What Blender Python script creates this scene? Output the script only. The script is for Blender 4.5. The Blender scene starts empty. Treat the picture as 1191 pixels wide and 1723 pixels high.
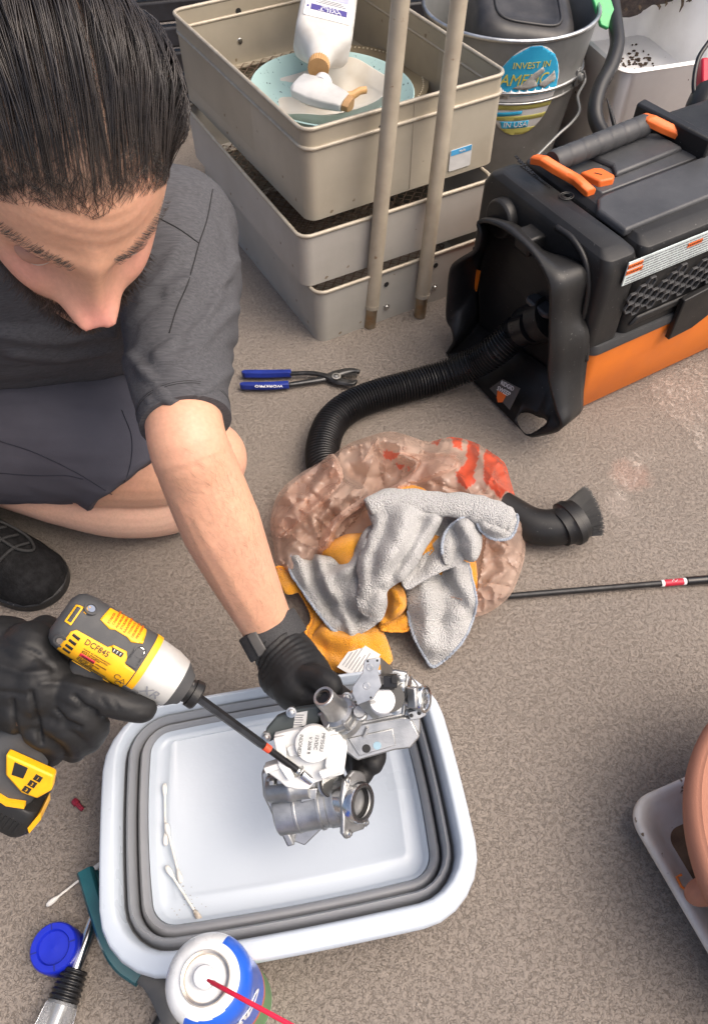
import bpy, math, random
import numpy as np
from mathutils import Vector, Matrix, noise
from mathutils.geometry import delaunay_2d_cdt
R = math.radians
PI = math.pi
rng = random.Random(7)
SC = bpy.context.scene
COL = SC.collection

# ---------------------------------------------------------------- camera, sky, sun, exposure
CAM_H, PITCH, FPX = 0.92, R(53), 1295.0
cam_d = bpy.data.cameras.new('camera'); cam = bpy.data.objects.new('camera', cam_d); COL.objects.link(cam)
cam.location = (0, 0, CAM_H); cam.rotation_euler = (R(90) - PITCH, 0, 0)
cam_d.sensor_fit = 'HORIZONTAL'; cam_d.sensor_width = 36; cam_d.lens = 36 * FPX / 1191
cam_d.clip_start = 0.02; cam_d.clip_end = 200
SC.camera = cam
SUN_EL, SUN_AZ = R(58), R(105)          # azimuth measured from +Y towards +X
wd = bpy.data.worlds.new('World'); SC.world = wd; wd.use_nodes = True
wn = wd.node_tree.nodes; wl = wd.node_tree.links
bg = wn['Background']; sky = wn.new('ShaderNodeTexSky'); sky.sky_type = 'NISHITA'; sky.sun_disc = False
sky.sun_elevation = SUN_EL; sky.sun_rotation = SUN_AZ; sky.dust_density = 7.0; sky.air_density = 0.8; sky.ozone_density = 0.6
wl.new(sky.outputs[0], bg.inputs[0]); bg.inputs[1].default_value = 0.12
sd = bpy.data.lights.new('sun', 'SUN'); sun = bpy.data.objects.new('sun', sd); COL.objects.link(sun)
sd.energy = 1.3; sd.angle = R(65); sd.color = (1.0, 0.90, 0.78)
_s = Vector((math.sin(SUN_AZ) * math.cos(SUN_EL), math.cos(SUN_AZ) * math.cos(SUN_EL), math.sin(SUN_EL)))
sun.rotation_euler = _s.to_track_quat('Z', 'Y').to_euler()
SC.view_settings.view_transform = 'Standard'; SC.view_settings.look = 'None'
SC.view_settings.gamma = 1.0; SC.view_settings.use_curve_mapping = False
SC.view_settings.exposure = 0.92
SC.render.engine = 'CYCLES'
SC.cycles.max_bounces = 8; SC.cycles.transparent_max_bounces = 16

# ---------------------------------------------------------------- geometry helpers
CT, ST = math.cos(PITCH), math.sin(PITCH)
CX = Vector((1, 0, 0)); CU = Vector((0, ST, CT)); CF = Vector((0, CT, -ST))   # right, up, forward of the view
EYE = Vector((0, 0, CAM_H))
def ray(px, py): return CX * ((px - 595.5) / FPX) + CU * ((861.5 - py) / FPX) + CF
def Z(px, py, z=0.0):                    # the point at height z seen at photo pixel (px, py)
    d = ray(px, py); return EYE + d * ((z - CAM_H) / d.z)
def D(px, py, dep): return EYE + ray(px, py) * dep
def frame(o, x, z):                      # matrix with origin o, X axis along x, Z axis near z
    x = Vector(x).normalized(); y = Vector(z).cross(x).normalized(); zz = x.cross(y)
    m = Matrix((x, y, zz)).transposed().to_4x4(); m.translation = Vector(o); return m
def zframe(o, z, x=(1, 0, 0)):           # Z axis exactly along z
    z = Vector(z).normalized(); x = Vector(x); x = (x - z * x.dot(z)).normalized(); y = z.cross(x)
    m = Matrix((x, y, z)).transposed().to_4x4(); m.translation = Vector(o); return m
def V(*a): return Vector(a)
def catmull(pts, n=8):
    P = [Vector(p) for p in pts]; P = [P[0] * 2 - P[1]] + P + [P[-1] * 2 - P[-2]]; out = []
    for i in range(1, len(P) - 2):
        for k in range(n):
            t = k / n; a, b, c, d = P[i - 1], P[i], P[i + 1], P[i + 2]
            out.append(0.5 * ((2 * b) + (c - a) * t + (2 * a - 5 * b + 4 * c - d) * t * t + (3 * b - a - 3 * c + d) * t ** 3))
    out.append(P[-2]); return out
def lerp(a, b, t): return a + (b - a) * t
def interp_list(vals, n):
    return list(np.interp(np.linspace(0, len(vals) - 1, n), range(len(vals)), vals))
def rrect(a, b, r, n=6, bulge=0.0):      # rounded rectangle outline, half sizes a, b
    out = []
    for cx, cy, s in ((a - r, b - r, 0), (-a + r, b - r, 1), (-a + r, -b + r, 2), (a - r, -b + r, 3)):
        for k in range(n + 1):
            t = (s + k / n) * PI / 2; out.append((cx + r * math.cos(t), cy + r * math.sin(t)))
    if bulge:
        dense = []
        for i, p in enumerate(out):
            q = out[(i + 1) % len(out)]; m = 8 if math.dist(p, q) > r * 0.6 else 1
            for k in range(m): dense.append((lerp(p[0], q[0], k / m), lerp(p[1], q[1], k / m)))
        out = [(x * (1 + bulge * (1 - (y / b) ** 2)), y * (1 + bulge * (1 - (x / a) ** 2))) for x, y in dense]
    return out

class MB:
    def __init__(s, M=None): s.v = []; s.f = []; s.m = []; s.M = M
    def add(s, vs, fs, M=None, mi=0):
        o = len(s.v); MM = M if M is not None else s.M
        s.v += [tuple(MM @ Vector(p)) for p in vs] if MM is not None else [tuple(p) for p in vs]
        s.f += [tuple(i + o for i in f) for f in fs]; s.m += [mi] * len(fs); return s
    def box(s, c, d, M=None, mi=0):
        x, y, z = c; a, b, h = d[0] / 2, d[1] / 2, d[2] / 2
        vs = [(x + i * a, y + j * b, z + k * h) for k in (-1, 1) for j in (-1, 1) for i in (-1, 1)]
        return s.add(vs, [(0, 2, 3, 1), (4, 5, 7, 6), (0, 1, 5, 4), (2, 6, 7, 3), (0, 4, 6, 2), (1, 3, 7, 5)], M, mi)
    def loft(s, rings, M=None, cap=True, closed=True, mi=0, loop=False):
        n = len(rings[0]); vs = [p for r in rings for p in r]; fs = []
        m = n if closed else n - 1; L = len(rings)
        for i in range(L if loop else L - 1):
            i2 = (i + 1) % L
            for j in range(m):
                k = (j + 1) % n; fs.append((i * n + j, i * n + k, i2 * n + k, i2 * n + j))
        if cap and closed and not loop:
            fs.append(tuple(range(n - 1, -1, -1))); fs.append(tuple((L - 1) * n + j for j in range(n)))
        return s.add(vs, fs, M, mi)
    def prism(s, poly, z0, z1, M=None, mi=0, taper=1.0):
        cx = sum(p[0] for p in poly) / len(poly); cy = sum(p[1] for p in poly) / len(poly)
        return s.loft([[(x, y, z0) for x, y in poly], [(cx + (x - cx) * taper, cy + (y - cy) * taper, z1) for x, y in poly]], M, mi=mi)
    def lathe(s, prof, n=32, M=None, mi=0, cap=True):
        return s.loft([[(r * math.cos(2 * PI * j / n), r * math.sin(2 * PI * j / n), z) for j in range(n)] for r, z in prof], M, cap, mi=mi)
    def tube(s, path, r, n=12, cap=True, mi=0, flat=None, loop=False):
        P = [Vector(p) for p in path]; rr = r if isinstance(r, (list, tuple)) else [r] * len(P)
        if len(rr) != len(P): rr = interp_list(rr, len(P))
        t0 = (P[1] - P[0]).normalized(); ref = Vector((0, 0, 1)) if abs(t0.z) < 0.9 else Vector((0, 1, 0))
        u = (ref - t0 * ref.dot(t0)).normalized(); rings = []
        for i, p in enumerate(P):
            t = (P[min(i + 1, len(P) - 1)] - P[max(i - 1, 0)]).normalized()
            u = (u - t * u.dot(t)).normalized(); w = t.cross(u)
            fu = flat if flat else 1.0
            rings.append([p + u * (rr[i] * fu * math.cos(2 * PI * j / n)) + w * (rr[i] * math.sin(2 * PI * j / n)) for j in range(n)])
        return s.loft(rings, None if s.M is None else s.M, cap, mi=mi, loop=loop)
    def ball(s, c, r, M=None, mi=0, n=14):
        c = Vector(c); r3 = r if isinstance(r, (tuple, list)) else (r, r, r); rings = []
        for i in range(1, n):
            t = PI * i / n
            rings.append([(c.x + r3[0] * math.sin(t) * math.cos(2 * PI * j / (2 * n)), c.y + r3[1] * math.sin(t) * math.sin(2 * PI * j / (2 * n)), c.z - r3[2] * math.cos(t)) for j in range(2 * n)])
        return s.loft(rings, M, mi=mi)
    def mesh(s, name):
        me = bpy.data.meshes.new(name); me.from_pydata(s.v, [], s.f); me.update(); return me
    def build(s, name, mat, parent=None, smooth=40, bevel=0.0, seg=2, sub=0, solid=0.0, fixn=True):
        me = s.mesh(name); mats = mat if isinstance(mat, (list, tuple)) else [mat]
        return finish(me, name, mats, parent, smooth, bevel, seg, sub, solid, fixn, s.m)
import bmesh
def finish(me, name, mats, parent=None, smooth=40, bevel=0.0, seg=2, sub=0, solid=0.0, fixn=True, mi=None):
    for m in mats: me.materials.append(m)
    if mi is not None and len(mats) > 1: me.polygons.foreach_set('material_index', mi)
    if parent is not None and not parent.get('_ident'):
        me.transform(parent.matrix_basis.inverted() if parent.parent is None else (parent.parent.matrix_basis @ parent.matrix_basis).inverted())
    if fixn:
        b = bmesh.new(); b.from_mesh(me); bmesh.ops.recalc_face_normals(b, faces=b.faces); b.to_mesh(me); b.free()
    if smooth:
        me.shade_smooth()
        if smooth < 180: me.set_sharp_from_angle(angle=R(smooth))
    o = bpy.data.objects.new(name, me); COL.objects.link(o)
    if parent is not None: o.parent = parent
    if solid:
        m = o.modifiers.new('solid', 'SOLIDIFY'); m.thickness = solid; m.offset = 0
    if bevel:
        m = o.modifiers.new('bevel', 'BEVEL'); m.width = bevel; m.segments = seg; m.limit_method = 'ANGLE'; m.angle_limit = R(35); m.harden_normals = False
    if sub:
        m = o.modifiers.new('sub', 'SUBSURF'); m.levels = sub; m.render_levels = sub
    return o
def tag(o, label=None, cat=None, group=None, kind=None):
    if label: o['label'] = label
    if cat: o['category'] = cat
    if group: o['group'] = group
    if kind: o['kind'] = kind
    return o
def thing(name, label, cat, M, group=None):
    o = bpy.data.objects.new(name, None); COL.objects.link(o); o.empty_display_size = 0.02
    o.matrix_basis = M if isinstance(M, Matrix) else Matrix.Translation(Vector(M)); return tag(o, label, cat, group)
def flat_text(s, size, M, align='CENTER', depth=0.0006, sx=1.0, shear=0.0):
    cu = bpy.data.curves.new('t', 'FONT'); cu.body = s; cu.size = size; cu.align_x = align; cu.align_y = 'CENTER'
    cu.extrude = depth; cu.shear = shear; cu.resolution_u = 3
    ob = bpy.data.objects.new('t', cu); COL.objects.link(ob)
    me = bpy.data.meshes.new_from_object(ob.evaluated_get(bpy.context.evaluated_depsgraph_get()))
    bpy.data.objects.remove(ob); me.transform(Matrix.Diagonal((sx, 1, 1, 1))); me.transform(M); return me
def lettering(s, size, M, mat, parent, name='lettering', **k):
    return finish(flat_text(s, size, M, **k), name, [mat], parent, smooth=0, fixn=False)
def remesh(mb, voxel, it=4):             # union of overlapping closed shapes -> one continuous skin
    ob = bpy.data.objects.new('tmp', mb if isinstance(mb, bpy.types.Mesh) else mb.mesh('tmp')); COL.objects.link(ob)
    b = bmesh.new(); b.from_mesh(ob.data); bmesh.ops.recalc_face_normals(b, faces=b.faces); b.to_mesh(ob.data); b.free()
    m = ob.modifiers.new('r', 'REMESH'); m.mode = 'VOXEL'; m.voxel_size = voxel
    m = ob.modifiers.new('s', 'SMOOTH'); m.factor = 0.5; m.iterations = it
    me = bpy.data.meshes.new_from_object(ob.evaluated_get(bpy.context.evaluated_depsgraph_get()))
    bpy.data.objects.remove(ob); return me
def co_of(me):
    a = np.empty(len(me.vertices) * 3, np.float32); me.vertices.foreach_get('co', a); return a.reshape(-1, 3)
def no_of(me):
    a = np.empty(len(me.vertices) * 3, np.float32); me.vertex_normals.foreach_get('vector', a); return a.reshape(-1, 3)
def set_co(me, a): me.vertices.foreach_set('co', np.ascontiguousarray(a, np.float32).ravel()); me.update()

from mathutils.bvhtree import BVHTree
def bvh_of(me): return BVHTree.FromPolygons([v.co.copy() for v in me.vertices], [tuple(p.vertices) for p in me.polygons])
def on_surface(bv, px, py, lift=0.0):    # where the view ray of a photo pixel meets a mesh
    h = bv.ray_cast(EYE, ray(px, py).normalized())
    return None if h[0] is None else h[0] + h[1] * lift * (1 if h[1].dot(EYE - h[0]) > 0 else -1)
def project(c):                          # photo pixel of world points
    c = np.asarray(c) - np.array(EYE); d = c @ np.array(CF); return 595.5 + FPX * (c @ np.array(CX)) / d, 861.5 - FPX * (c @ np.array(CU)) / d
# ---------------------------------------------------------------- materials
def nodes(name):
    m = bpy.data.materials.new(name); m.use_nodes = True; n = m.node_tree.nodes; l = m.node_tree.links
    return m, n, l, n['Principled BSDF']
def add(n, t, **k):
    x = n.new(t)
    for a, b in k.items():
        if a in x.inputs: x.inputs[a].default_value = b
        else: setattr(x, a, b)
    return x
def ramp(n, stops):
    r = n.new('ShaderNodeValToRGB'); e = r.color_ramp.elements
    while len(e) < len(stops): e.new(0.5)
    for i, (p, c) in enumerate(stops): e[i].position = p; e[i].color = (c[0], c[1], c[2], 1) if not isinstance(c, (int, float)) else (c, c, c, 1)
    return r
def pbr(name, col, rough=0.5, metal=0.0, col2=None, nscale=30.0, amt=0.5, bump=0.0, bscale=200.0, stretch=None, spots=None, sscale=120.0, sth=0.7, rvar=0.12, coat=0.0, sss=0.0, trans=0.0, spec=0.5, ior=1.45, bdist=0.002, detail=5.0):
    m, n, l, p = nodes(name)
    p.inputs['Roughness'].default_value = rough; p.inputs['Metallic'].default_value = metal
    p.inputs['Coat Weight'].default_value = coat; p.inputs['Specular IOR Level'].default_value = spec; p.inputs['IOR'].default_value = ior
    p.inputs['Transmission Weight'].default_value = trans
    if sss: p.inputs['Subsurface Weight'].default_value = sss; p.inputs['Subsurface Radius'].default_value = (1, 0.35, 0.2); p.inputs['Subsurface Scale'].default_value = 0.006
    tc = n.new('ShaderNodeTexCoord'); src = tc.outputs['Object']
    if stretch:
        mp = n.new('ShaderNodeMapping'); mp.inputs['Scale'].default_value = stretch; l.new(src, mp.inputs[0]); src = mp.outputs[0]
    c2 = col2 if col2 else tuple(c * 0.78 for c in col)
    nz = add(n, 'ShaderNodeTexNoise', Scale=nscale, Detail=detail, Roughness=0.62); l.new(src, nz.inputs[0])
    rp = ramp(n, [(0.5 - 0.3 * amt, c2), (0.5 + 0.22 * amt, col)]); l.new(nz.outputs[0], rp.inputs[0]); out = rp.outputs[0]
    if spots:
        n2 = add(n, 'ShaderNodeTexNoise', Scale=sscale, Detail=3.0); l.new(src, n2.inputs[0])
        r2 = ramp(n, [(sth, 0), (min(sth + 0.03, 1), 1)]); l.new(n2.outputs[0], r2.inputs[0])
        mx = add(n, 'ShaderNodeMix', data_type='RGBA'); l.new(r2.outputs[0], mx.inputs[0]); l.new(out, mx.inputs[6]); mx.inputs[7].default_value = (*spots, 1); out = mx.outputs[2]
    l.new(out, p.inputs['Base Color'])
    if rvar:
        mr = add(n, 'ShaderNodeMapRange'); mr.inputs[3].default_value = max(0.02, rough - rvar); mr.inputs[4].default_value = min(1, rough + rvar); l.new(nz.outputs[0], mr.inputs[0]); l.new(mr.outputs[0], p.inputs['Roughness'])
    if bump:
        nb = add(n, 'ShaderNodeTexNoise', Scale=bscale, Detail=4.0); l.new(src, nb.inputs[0])
        b = add(n, 'ShaderNodeBump', Strength=bump, Distance=bdist); l.new(nb.outputs[0], b.inputs['Height']); l.new(b.outputs[0], p.inputs['Normal'])
    return m
def metal(name, col, rough, **k): return pbr(name, col, rough, 1.0, **k)

M_black = pbr('black_plastic', (0.0125, 0.0125, 0.013), 0.42, spec=0.4, col2=(0.021, 0.0205, 0.020), nscale=14, bump=0.25, bscale=700, bdist=0.0006, spots=(0.10, 0.095, 0.09), sscale=260, sth=0.70)
M_blackgloss = pbr('black_gloss', (0.012, 0.012, 0.013), 0.25, nscale=20)
M_darkgrey = pbr('dark_grey_plastic', (0.045, 0.047, 0.05), 0.5, col2=(0.06, 0.06, 0.062), nscale=18, bump=0.2, bscale=600, bdist=0.0006, spots=(0.13, 0.125, 0.12), sscale=220, sth=0.73)
M_lid = pbr('scuffed_lid_plastic', (0.038, 0.040, 0.044), 0.46, col2=(0.062, 0.063, 0.066), nscale=9, bump=0.2, bscale=700, bdist=0.0006, spots=(0.22, 0.21, 0.2), sscale=170, sth=0.74)
M_orange = pbr('orange_plastic', (0.78, 0.20, 0.018), 0.45, col2=(0.66, 0.155, 0.014), nscale=6, bump=0.12, bscale=500, bdist=0.0006)
M_orange2 = pbr('orange_handle', (0.85, 0.17, 0.03), 0.5, nscale=10)
M_yellow = pbr('tool_yellow', (0.85, 0.44, 0.01), 0.42, col2=(0.74, 0.36, 0.01), nscale=40)
M_white = pbr('white_plastic', (0.64, 0.65, 0.66), 0.38, col2=(0.60, 0.61, 0.63), nscale=5)
M_offwhite = pbr('worn_white', (0.72, 0.69, 0.63), 0.5, col2=(0.60, 0.55, 0.48), nscale=18, spots=(0.35, 0.27, 0.18), sscale=40, sth=0.72)
M_greyrub = pbr('grey_silicone', (0.25, 0.258, 0.275), 0.40, col2=(0.22, 0.228, 0.245), nscale=6)
M_steel = metal('zinc_steel', (0.62, 0.62, 0.60), 0.33, col2=(0.48, 0.48, 0.46), nscale=60)
M_alu = metal('cast_aluminium', (0.50, 0.505, 0.50), 0.44, col2=(0.37, 0.375, 0.37), nscale=50, bump=0.4, bscale=900, bdist=0.0005)
M_alud = metal('machined_aluminium', (0.74, 0.74, 0.74), 0.22, nscale=90, stretch=(1, 1, 8))
M_chrome = metal('chrome', (0.72, 0.72, 0.72), 0.12, nscale=30)
M_paper = pbr('paper_label', (0.66, 0.66, 0.65), 0.6, nscale=20)
M_ink = pbr('black_ink', (0.02, 0.02, 0.02), 0.6)
M_inkgrey = pbr('grey_ink', (0.22, 0.23, 0.25), 0.6)
M_whiteink = pbr('white_ink', (0.8, 0.8, 0.8), 0.5)
M_red = pbr('red_plastic', (0.55, 0.02, 0.05), 0.45)
M_blue = pbr('blue_plastic', (0.008, 0.022, 0.42), 0.38, col2=(0.006, 0.016, 0.34), nscale=30)
M_terra = pbr('terracotta', (0.44, 0.20, 0.13), 0.8, col2=(0.35, 0.15, 0.095), nscale=9, amt=0.9, bump=0.15, bscale=300, stretch=(1, 1, 5))
M_dirt = pbr('dirt', (0.10, 0.07, 0.045), 0.95, col2=(0.05, 0.035, 0.025), nscale=80, bump=0.8, bscale=300)
def hollow(profile_out, profile_in): return profile_out + profile_in[::-1]

# ---------------------------------------------------------------- the ground
def ground_material():
    m, n, l, p = nodes('textured_deck_coating')
    tc = n.new('ShaderNodeTexCoord'); src = tc.outputs['Object']
    big = add(n, 'ShaderNodeTexNoise', Scale=3.5, Detail=5.0); l.new(src, big.inputs[0])
    base = ramp(n, [(0.3, (0.212, 0.181, 0.153)), (0.7, (0.245, 0.211, 0.180))]); l.new(big.outputs[0], base.inputs[0])
    w = add(n, 'ShaderNodeTexNoise', Scale=120.0, Detail=4.0); l.new(src, w.inputs[0])
    wm = add(n, 'ShaderNodeMixRGB', blend_type='ADD'); wm.inputs[0].default_value = 0.016; l.new(src, wm.inputs[1]); l.new(w.outputs['Color'], wm.inputs[2])
    v = add(n, 'ShaderNodeTexVoronoi', Scale=270.0, feature='DISTANCE_TO_EDGE'); l.new(wm.outputs[0], v.inputs[0])
    fine = add(n, 'ShaderNodeTexNoise', Scale=360.0, Detail=4.0, Roughness=0.7); l.new(src, fine.inputs[0])
    mid = add(n, 'ShaderNodeTexNoise', Scale=190.0, Detail=3.0, Roughness=0.6); l.new(src, mid.inputs[0])
    crk = ramp(n, [(0.0, 0.0), (0.12, 1.0)]); l.new(v.outputs['Distance'], crk.inputs[0])
    gate = ramp(n, [(0.45, 0.0), (0.58, 1.0)]); l.new(mid.outputs[0], gate.inputs[0])
    uncracked = add(n, 'ShaderNodeMath', operation='MAXIMUM'); l.new(crk.outputs[0], uncracked.inputs[0]); l.new(gate.outputs[0], uncracked.inputs[1])  # mask that keeps the base colour outside the dark crack lines
    mx = add(n, 'ShaderNodeMix', data_type='RGBA'); l.new(uncracked.outputs[0], mx.inputs[0]); mx.inputs[6].default_value = (0.158, 0.131, 0.107, 1); l.new(base.outputs[0], mx.inputs[7])
    pit = ramp(n, [(0.30, 0.68), (0.46, 1.0)]); l.new(fine.outputs[0], pit.inputs[0])
    mul = add(n, 'ShaderNodeMix', data_type='RGBA', blend_type='MULTIPLY'); mul.inputs[0].default_value = 1.0; l.new(mx.outputs[2], mul.inputs[6]); l.new(pit.outputs[0], mul.inputs[7])
    # dried spill stains near the vacuum
    out = mul.outputs[2]
    for (px, py, rx, ry, col, f) in ((1150, 670, 0.085, 0.10, (0.245, 0.20, 0.168), 0.7), (1060, 800, 0.05, 0.05, (0.30, 0.20, 0.16), 0.6), (1040, 850, 0.03, 0.04, (0.31, 0.265, 0.23), 0.5)):
        c = Z(px, py, 0); mp = n.new('ShaderNodeMapping'); mp.vector_type = 'TEXTURE'; mp.inputs['Location'].default_value = c; mp.inputs['Scale'].default_value = (rx, ry, 1); mp.inputs['Rotation'].default_value = (0, 0, 0.6)
        l.new(src, mp.inputs[0]); g = add(n, 'ShaderNodeTexGradient', gradient_type='SPHERICAL'); l.new(mp.outputs[0], g.inputs[0])
        nn = add(n, 'ShaderNodeTexNoise', Scale=42.0, Detail=5.0); l.new(src, nn.inputs[0])
        mm = add(n, 'ShaderNodeMath', operation='MULTIPLY'); l.new(g.outputs['Fac'], mm.inputs[0]); l.new(nn.outputs[0], mm.inputs[1])
        rr = ramp(n, [(0.12, 0.0), (0.3, f)]); l.new(mm.outputs[0], rr.inputs[0])
        q = add(n, 'ShaderNodeMix', data_type='RGBA'); l.new(rr.outputs[0], q.inputs[0]); l.new(out, q.inputs[6]); q.inputs[7].default_value = (*col, 1); out = q.outputs[2]
    l.new(out, p.inputs['Base Color']); p.inputs['Roughness'].default_value = 0.72
    s1 = add(n, 'ShaderNodeMath', operation='MULTIPLY'); l.new(uncracked.outputs[0], s1.inputs[0]); s1.inputs[1].default_value = 0.75
    s2 = add(n, 'ShaderNodeMath', operation='ADD'); l.new(s1.outputs[0], s2.inputs[0]); l.new(fine.outputs[0], s2.inputs[1])
    s3 = add(n, 'ShaderNodeMath', operation='ADD'); l.new(s2.outputs[0], s3.inputs[0]); l.new(mid.outputs[0], s3.inputs[1])
    b = add(n, 'ShaderNodeBump', Strength=0.8, Distance=0.0016); l.new(s3.outputs[0], b.inputs['Height']); l.new(b.outputs[0], p.inputs['Normal'])
    return m
g = MB(); g.add([(-30, -30, 0), (30, -30, 0), (30, 30, 0), (-30, 30, 0)], [(0, 1, 2, 3)])
tag(g.build('ground', ground_material(), smooth=0), kind='structure')

# ---------------------------------------------------------------- dark slatted planter behind the trays
M_slat = pbr('dark_painted_slat', (0.03, 0.03, 0.036), 0.5, col2=(0.02, 0.019, 0.02), nscale=20)
M_post = pbr('dark_brown_post', (0.05, 0.033, 0.028), 0.6)
t = thing('slatted_planter', 'dark blue black slatted planter box behind the metal tray stack', 'planter', Matrix.Translation((-0.22, 1.95, 0)) @ Matrix.Rotation(R(14), 4, 'Z'))
Mt = t.matrix_basis
for k in range(9):
    MB(Mt).box((0, -0.012, 0.03 + k * 0.052), (1.0, 0.024, 0.044)).build('slat', M_slat, t, bevel=0.006)
    MB(Mt).box((-0.49, 0.2, 0.03 + k * 0.052), (0.024, 0.38, 0.044)).build('slat', M_slat, t, bevel=0.006)
for x in (-0.47, -0.16, 0.16, 0.47):
    MB(Mt).box((x, 0.02, 0.24), (0.03, 0.036, 0.48)).build('post', M_post, t, bevel=0.004)
MB(Mt).box((0, 0.21, 0.43), (0.94, 0.34, 0.02)).build('soil', M_dirt, t)

# ---------------------------------------------------------------- stacked metal trays
TW, TL, TH = 0.372, 0.505, 0.105
M_tray = [pbr('tray_paint_' + k, c, 0.5, 0.25, col2=c2, nscale=7, amt=0.8, spots=(0.24, 0.19, 0.13), sscale=38, sth=0.70, bump=0.1, bscale=400) for k, c, c2 in
          (('tan', (0.47, 0.42, 0.325), (0.36, 0.315, 0.24)), ('beige', (0.50, 0.455, 0.365), (0.39, 0.35, 0.275)), ('silver', (0.51, 0.49, 0.45), (0.40, 0.38, 0.34)), ('grey', (0.48, 0.465, 0.42), (0.37, 0.355, 0.315)))]
M_rim = pbr('worn_tray_rim', (0.44, 0.40, 0.325), 0.5, 0.25, col2=(0.34, 0.29, 0.22), nscale=60, amt=0.9)
M_mesh = pbr('rusty_expanded_mesh', (0.16, 0.115, 0.085), 0.7, 0.3, col2=(0.10, 0.065, 0.045), nscale=60)
def mesh_floor(M, z):
    b = MB(M); px, py = 0.021, 0.0105
    ny = int((TL - 0.02) / py); nx = int((TW - 0.02) / (px / 2))
    for j in range(ny):
        y0 = 0.01 + j * py
        for i in range(nx):
            x0 = 0.01 + i * px / 2; a = (i + j) % 2
            p = Vector((x0, y0 + (0 if a else py), z)); q = Vector((x0 + px / 2, y0 + (py if a else 0), z))
            d = (q - p).normalized(); nrm = Vector((-d.y, d.x, 0)) * 0.0011
            b.add([p - nrm, p + nrm, q + nrm, q - nrm, p - nrm + V(0, 0, .0015), p + nrm + V(0, 0, .0015), q + nrm + V(0, 0, .0015), q - nrm + V(0, 0, .0015)], [(4, 5, 6, 7), (0, 1, 5, 4), (2, 3, 7, 6)])
    return b
def bolt(M, parent, r=0.0055, name='bolt', mat=None):
    b = MB(M); b.lathe([(r * 1.5, 0), (r * 1.5, 0.001), (r, 0.0012), (r * 0.8, 0.003), (0.0001, 0.0036)], 14)
    return b.build(name, mat or M_steel, parent, smooth=30)
def make_tray(org, ang, z, mat, label, mesh=True, h=TH):
    M = Matrix.Translation((org[0], org[1], z)) @ Matrix.Rotation(R(ang), 4, 'Z')
    t = thing('metal_tray', label, 'tray', M, 'stacked metal cart trays')
    out = [(x + TW / 2, y + TL / 2) for x, y in rrect(TW / 2, TL / 2, 0.02, 6)]
    inn = [(x + TW / 2, y + TL / 2) for x, y in rrect(TW / 2 - 0.002, TL / 2 - 0.002, 0.018, 6)]
    lip = [(x + TW / 2, y + TL / 2) for x, y in rrect(TW / 2 - 0.02, TL / 2 - 0.02, 0.01, 6)]
    b = MB(M)
    b.loft([[(x, y, 0.001) for x, y in lip], [(x, y, 0.0) for x, y in out], [(x, y, h) for x, y in out], [(x, y, h) for x, y in inn], [(x, y, 0.003) for x, y in inn], [(x, y, 0.003) for x, y in lip]], cap=False, loop=True)
    b.build('wall', mat, t, smooth=45)
    rb = MB(M); rb.tube([(x, y, h) for x, y in out], 0.0034, 8, loop=True); rb.build('rolled_rim', M_rim, t, smooth=180)
    if mesh: tag(mesh_floor(M, 0.004).build('expanded_mesh', M_mesh, t, smooth=0, fixn=False), kind='stuff')
    return t, M
t4, Mt4 = make_tray((-0.062, 1.071), 29.5, 0.0, M_tray[3], 'grey metal tray standing on the floor, bottom of the stack')
t3, Mt3 = make_tray((-0.084, 1.083), 28.8, 0.110, M_tray[2], 'silver metal tray second from the bottom, dark mesh floor showing at its front corner', h=0.094)
t2, Mt2 = make_tray((-0.073, 1.120), 30.4, 0.209, M_tray[1], 'beige metal tray with the small white and blue sticker on its face', mesh=False, h=0.118)
t1, Mt1 = make_tray((-0.0735, 1.1215), 30.5, 0.240, M_tray[0], 'tan metal tray on top of the stack, holding the bowls and spray bottle', h=0.116)
def on_plane(M, px, py, axis, off):      # hit of the view ray with the plane local[axis] = off of frame M, as local coords
    Mi = M.inverted(); e = Mi @ EYE; d = (Mi.to_3x3()) @ ray(px, py); k = (off - e[axis]) / d[axis]; return e + d * k
for px, py, M, t, nm in ((650, 478, Mt4, t4, 'hole'), (650, 516, Mt4, t4, 'bolt'), (733, 446, Mt4, t4, 'hole'), (731, 483, Mt4, t4, 'bolt'), (741, 182, Mt1, t1, 'hole'), (641, 214, Mt1, t1, 'hole')):
    p = on_plane(M, px, py, 1, -0.0005); Mb = M @ zframe(p, (0, -1, 0), (1, 0, 0))
    if nm == 'bolt': bolt(Mb, t, 0.0042)
    else: MB(Mb).lathe([(0.0048, 0), (0.0048, 0.0006), (0.0001, 0.0006)], 14).build('bolt_hole', M_ink, t)
for px, py, nm in ((401, 18, 'hole'), (403, 68, 'bolt')):
    p = on_plane(Mt1, px, py, 1, TL - 0.002); Mb = Mt1 @ zframe(p, (0, -1, 0), (1, 0, 0))
    if nm == 'bolt': bolt(Mb, t1, 0.0062)
    else: MB(Mb).lathe([(0.0058, 0), (0.0058, 0.0006), (0.0001, 0.0006)], 16).build('bolt_hole', M_ink, t1)
for M, t, h in ((Mt1, t1, 0.116), (Mt2, t2, 0.118)):
    p = on_plane(M, 694, 230, 1, 0); MB(M).box((p.x, -0.0004, h / 2), (0.0012, 0.0008, h - 0.006)).build('seam', M_rim, t)
p = on_plane(Mt2, 774, 265, 1, -0.001); Ms = Mt2 @ zframe(p, (0, -1, 0), (1, 0, 0))
stk = MB(Ms).prism(rrect(0.0225, 0.0185, 0.003), 0, 0.0008).build('sticker', M_paper, t2)
MB(Ms).box((0, 0.0135, 0.0011), (0.042, 0.009, 0.0007)).build('sticker_band', pbr('sticker_blue', (0.08, 0.36, 0.66), 0.5), stk)
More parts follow.
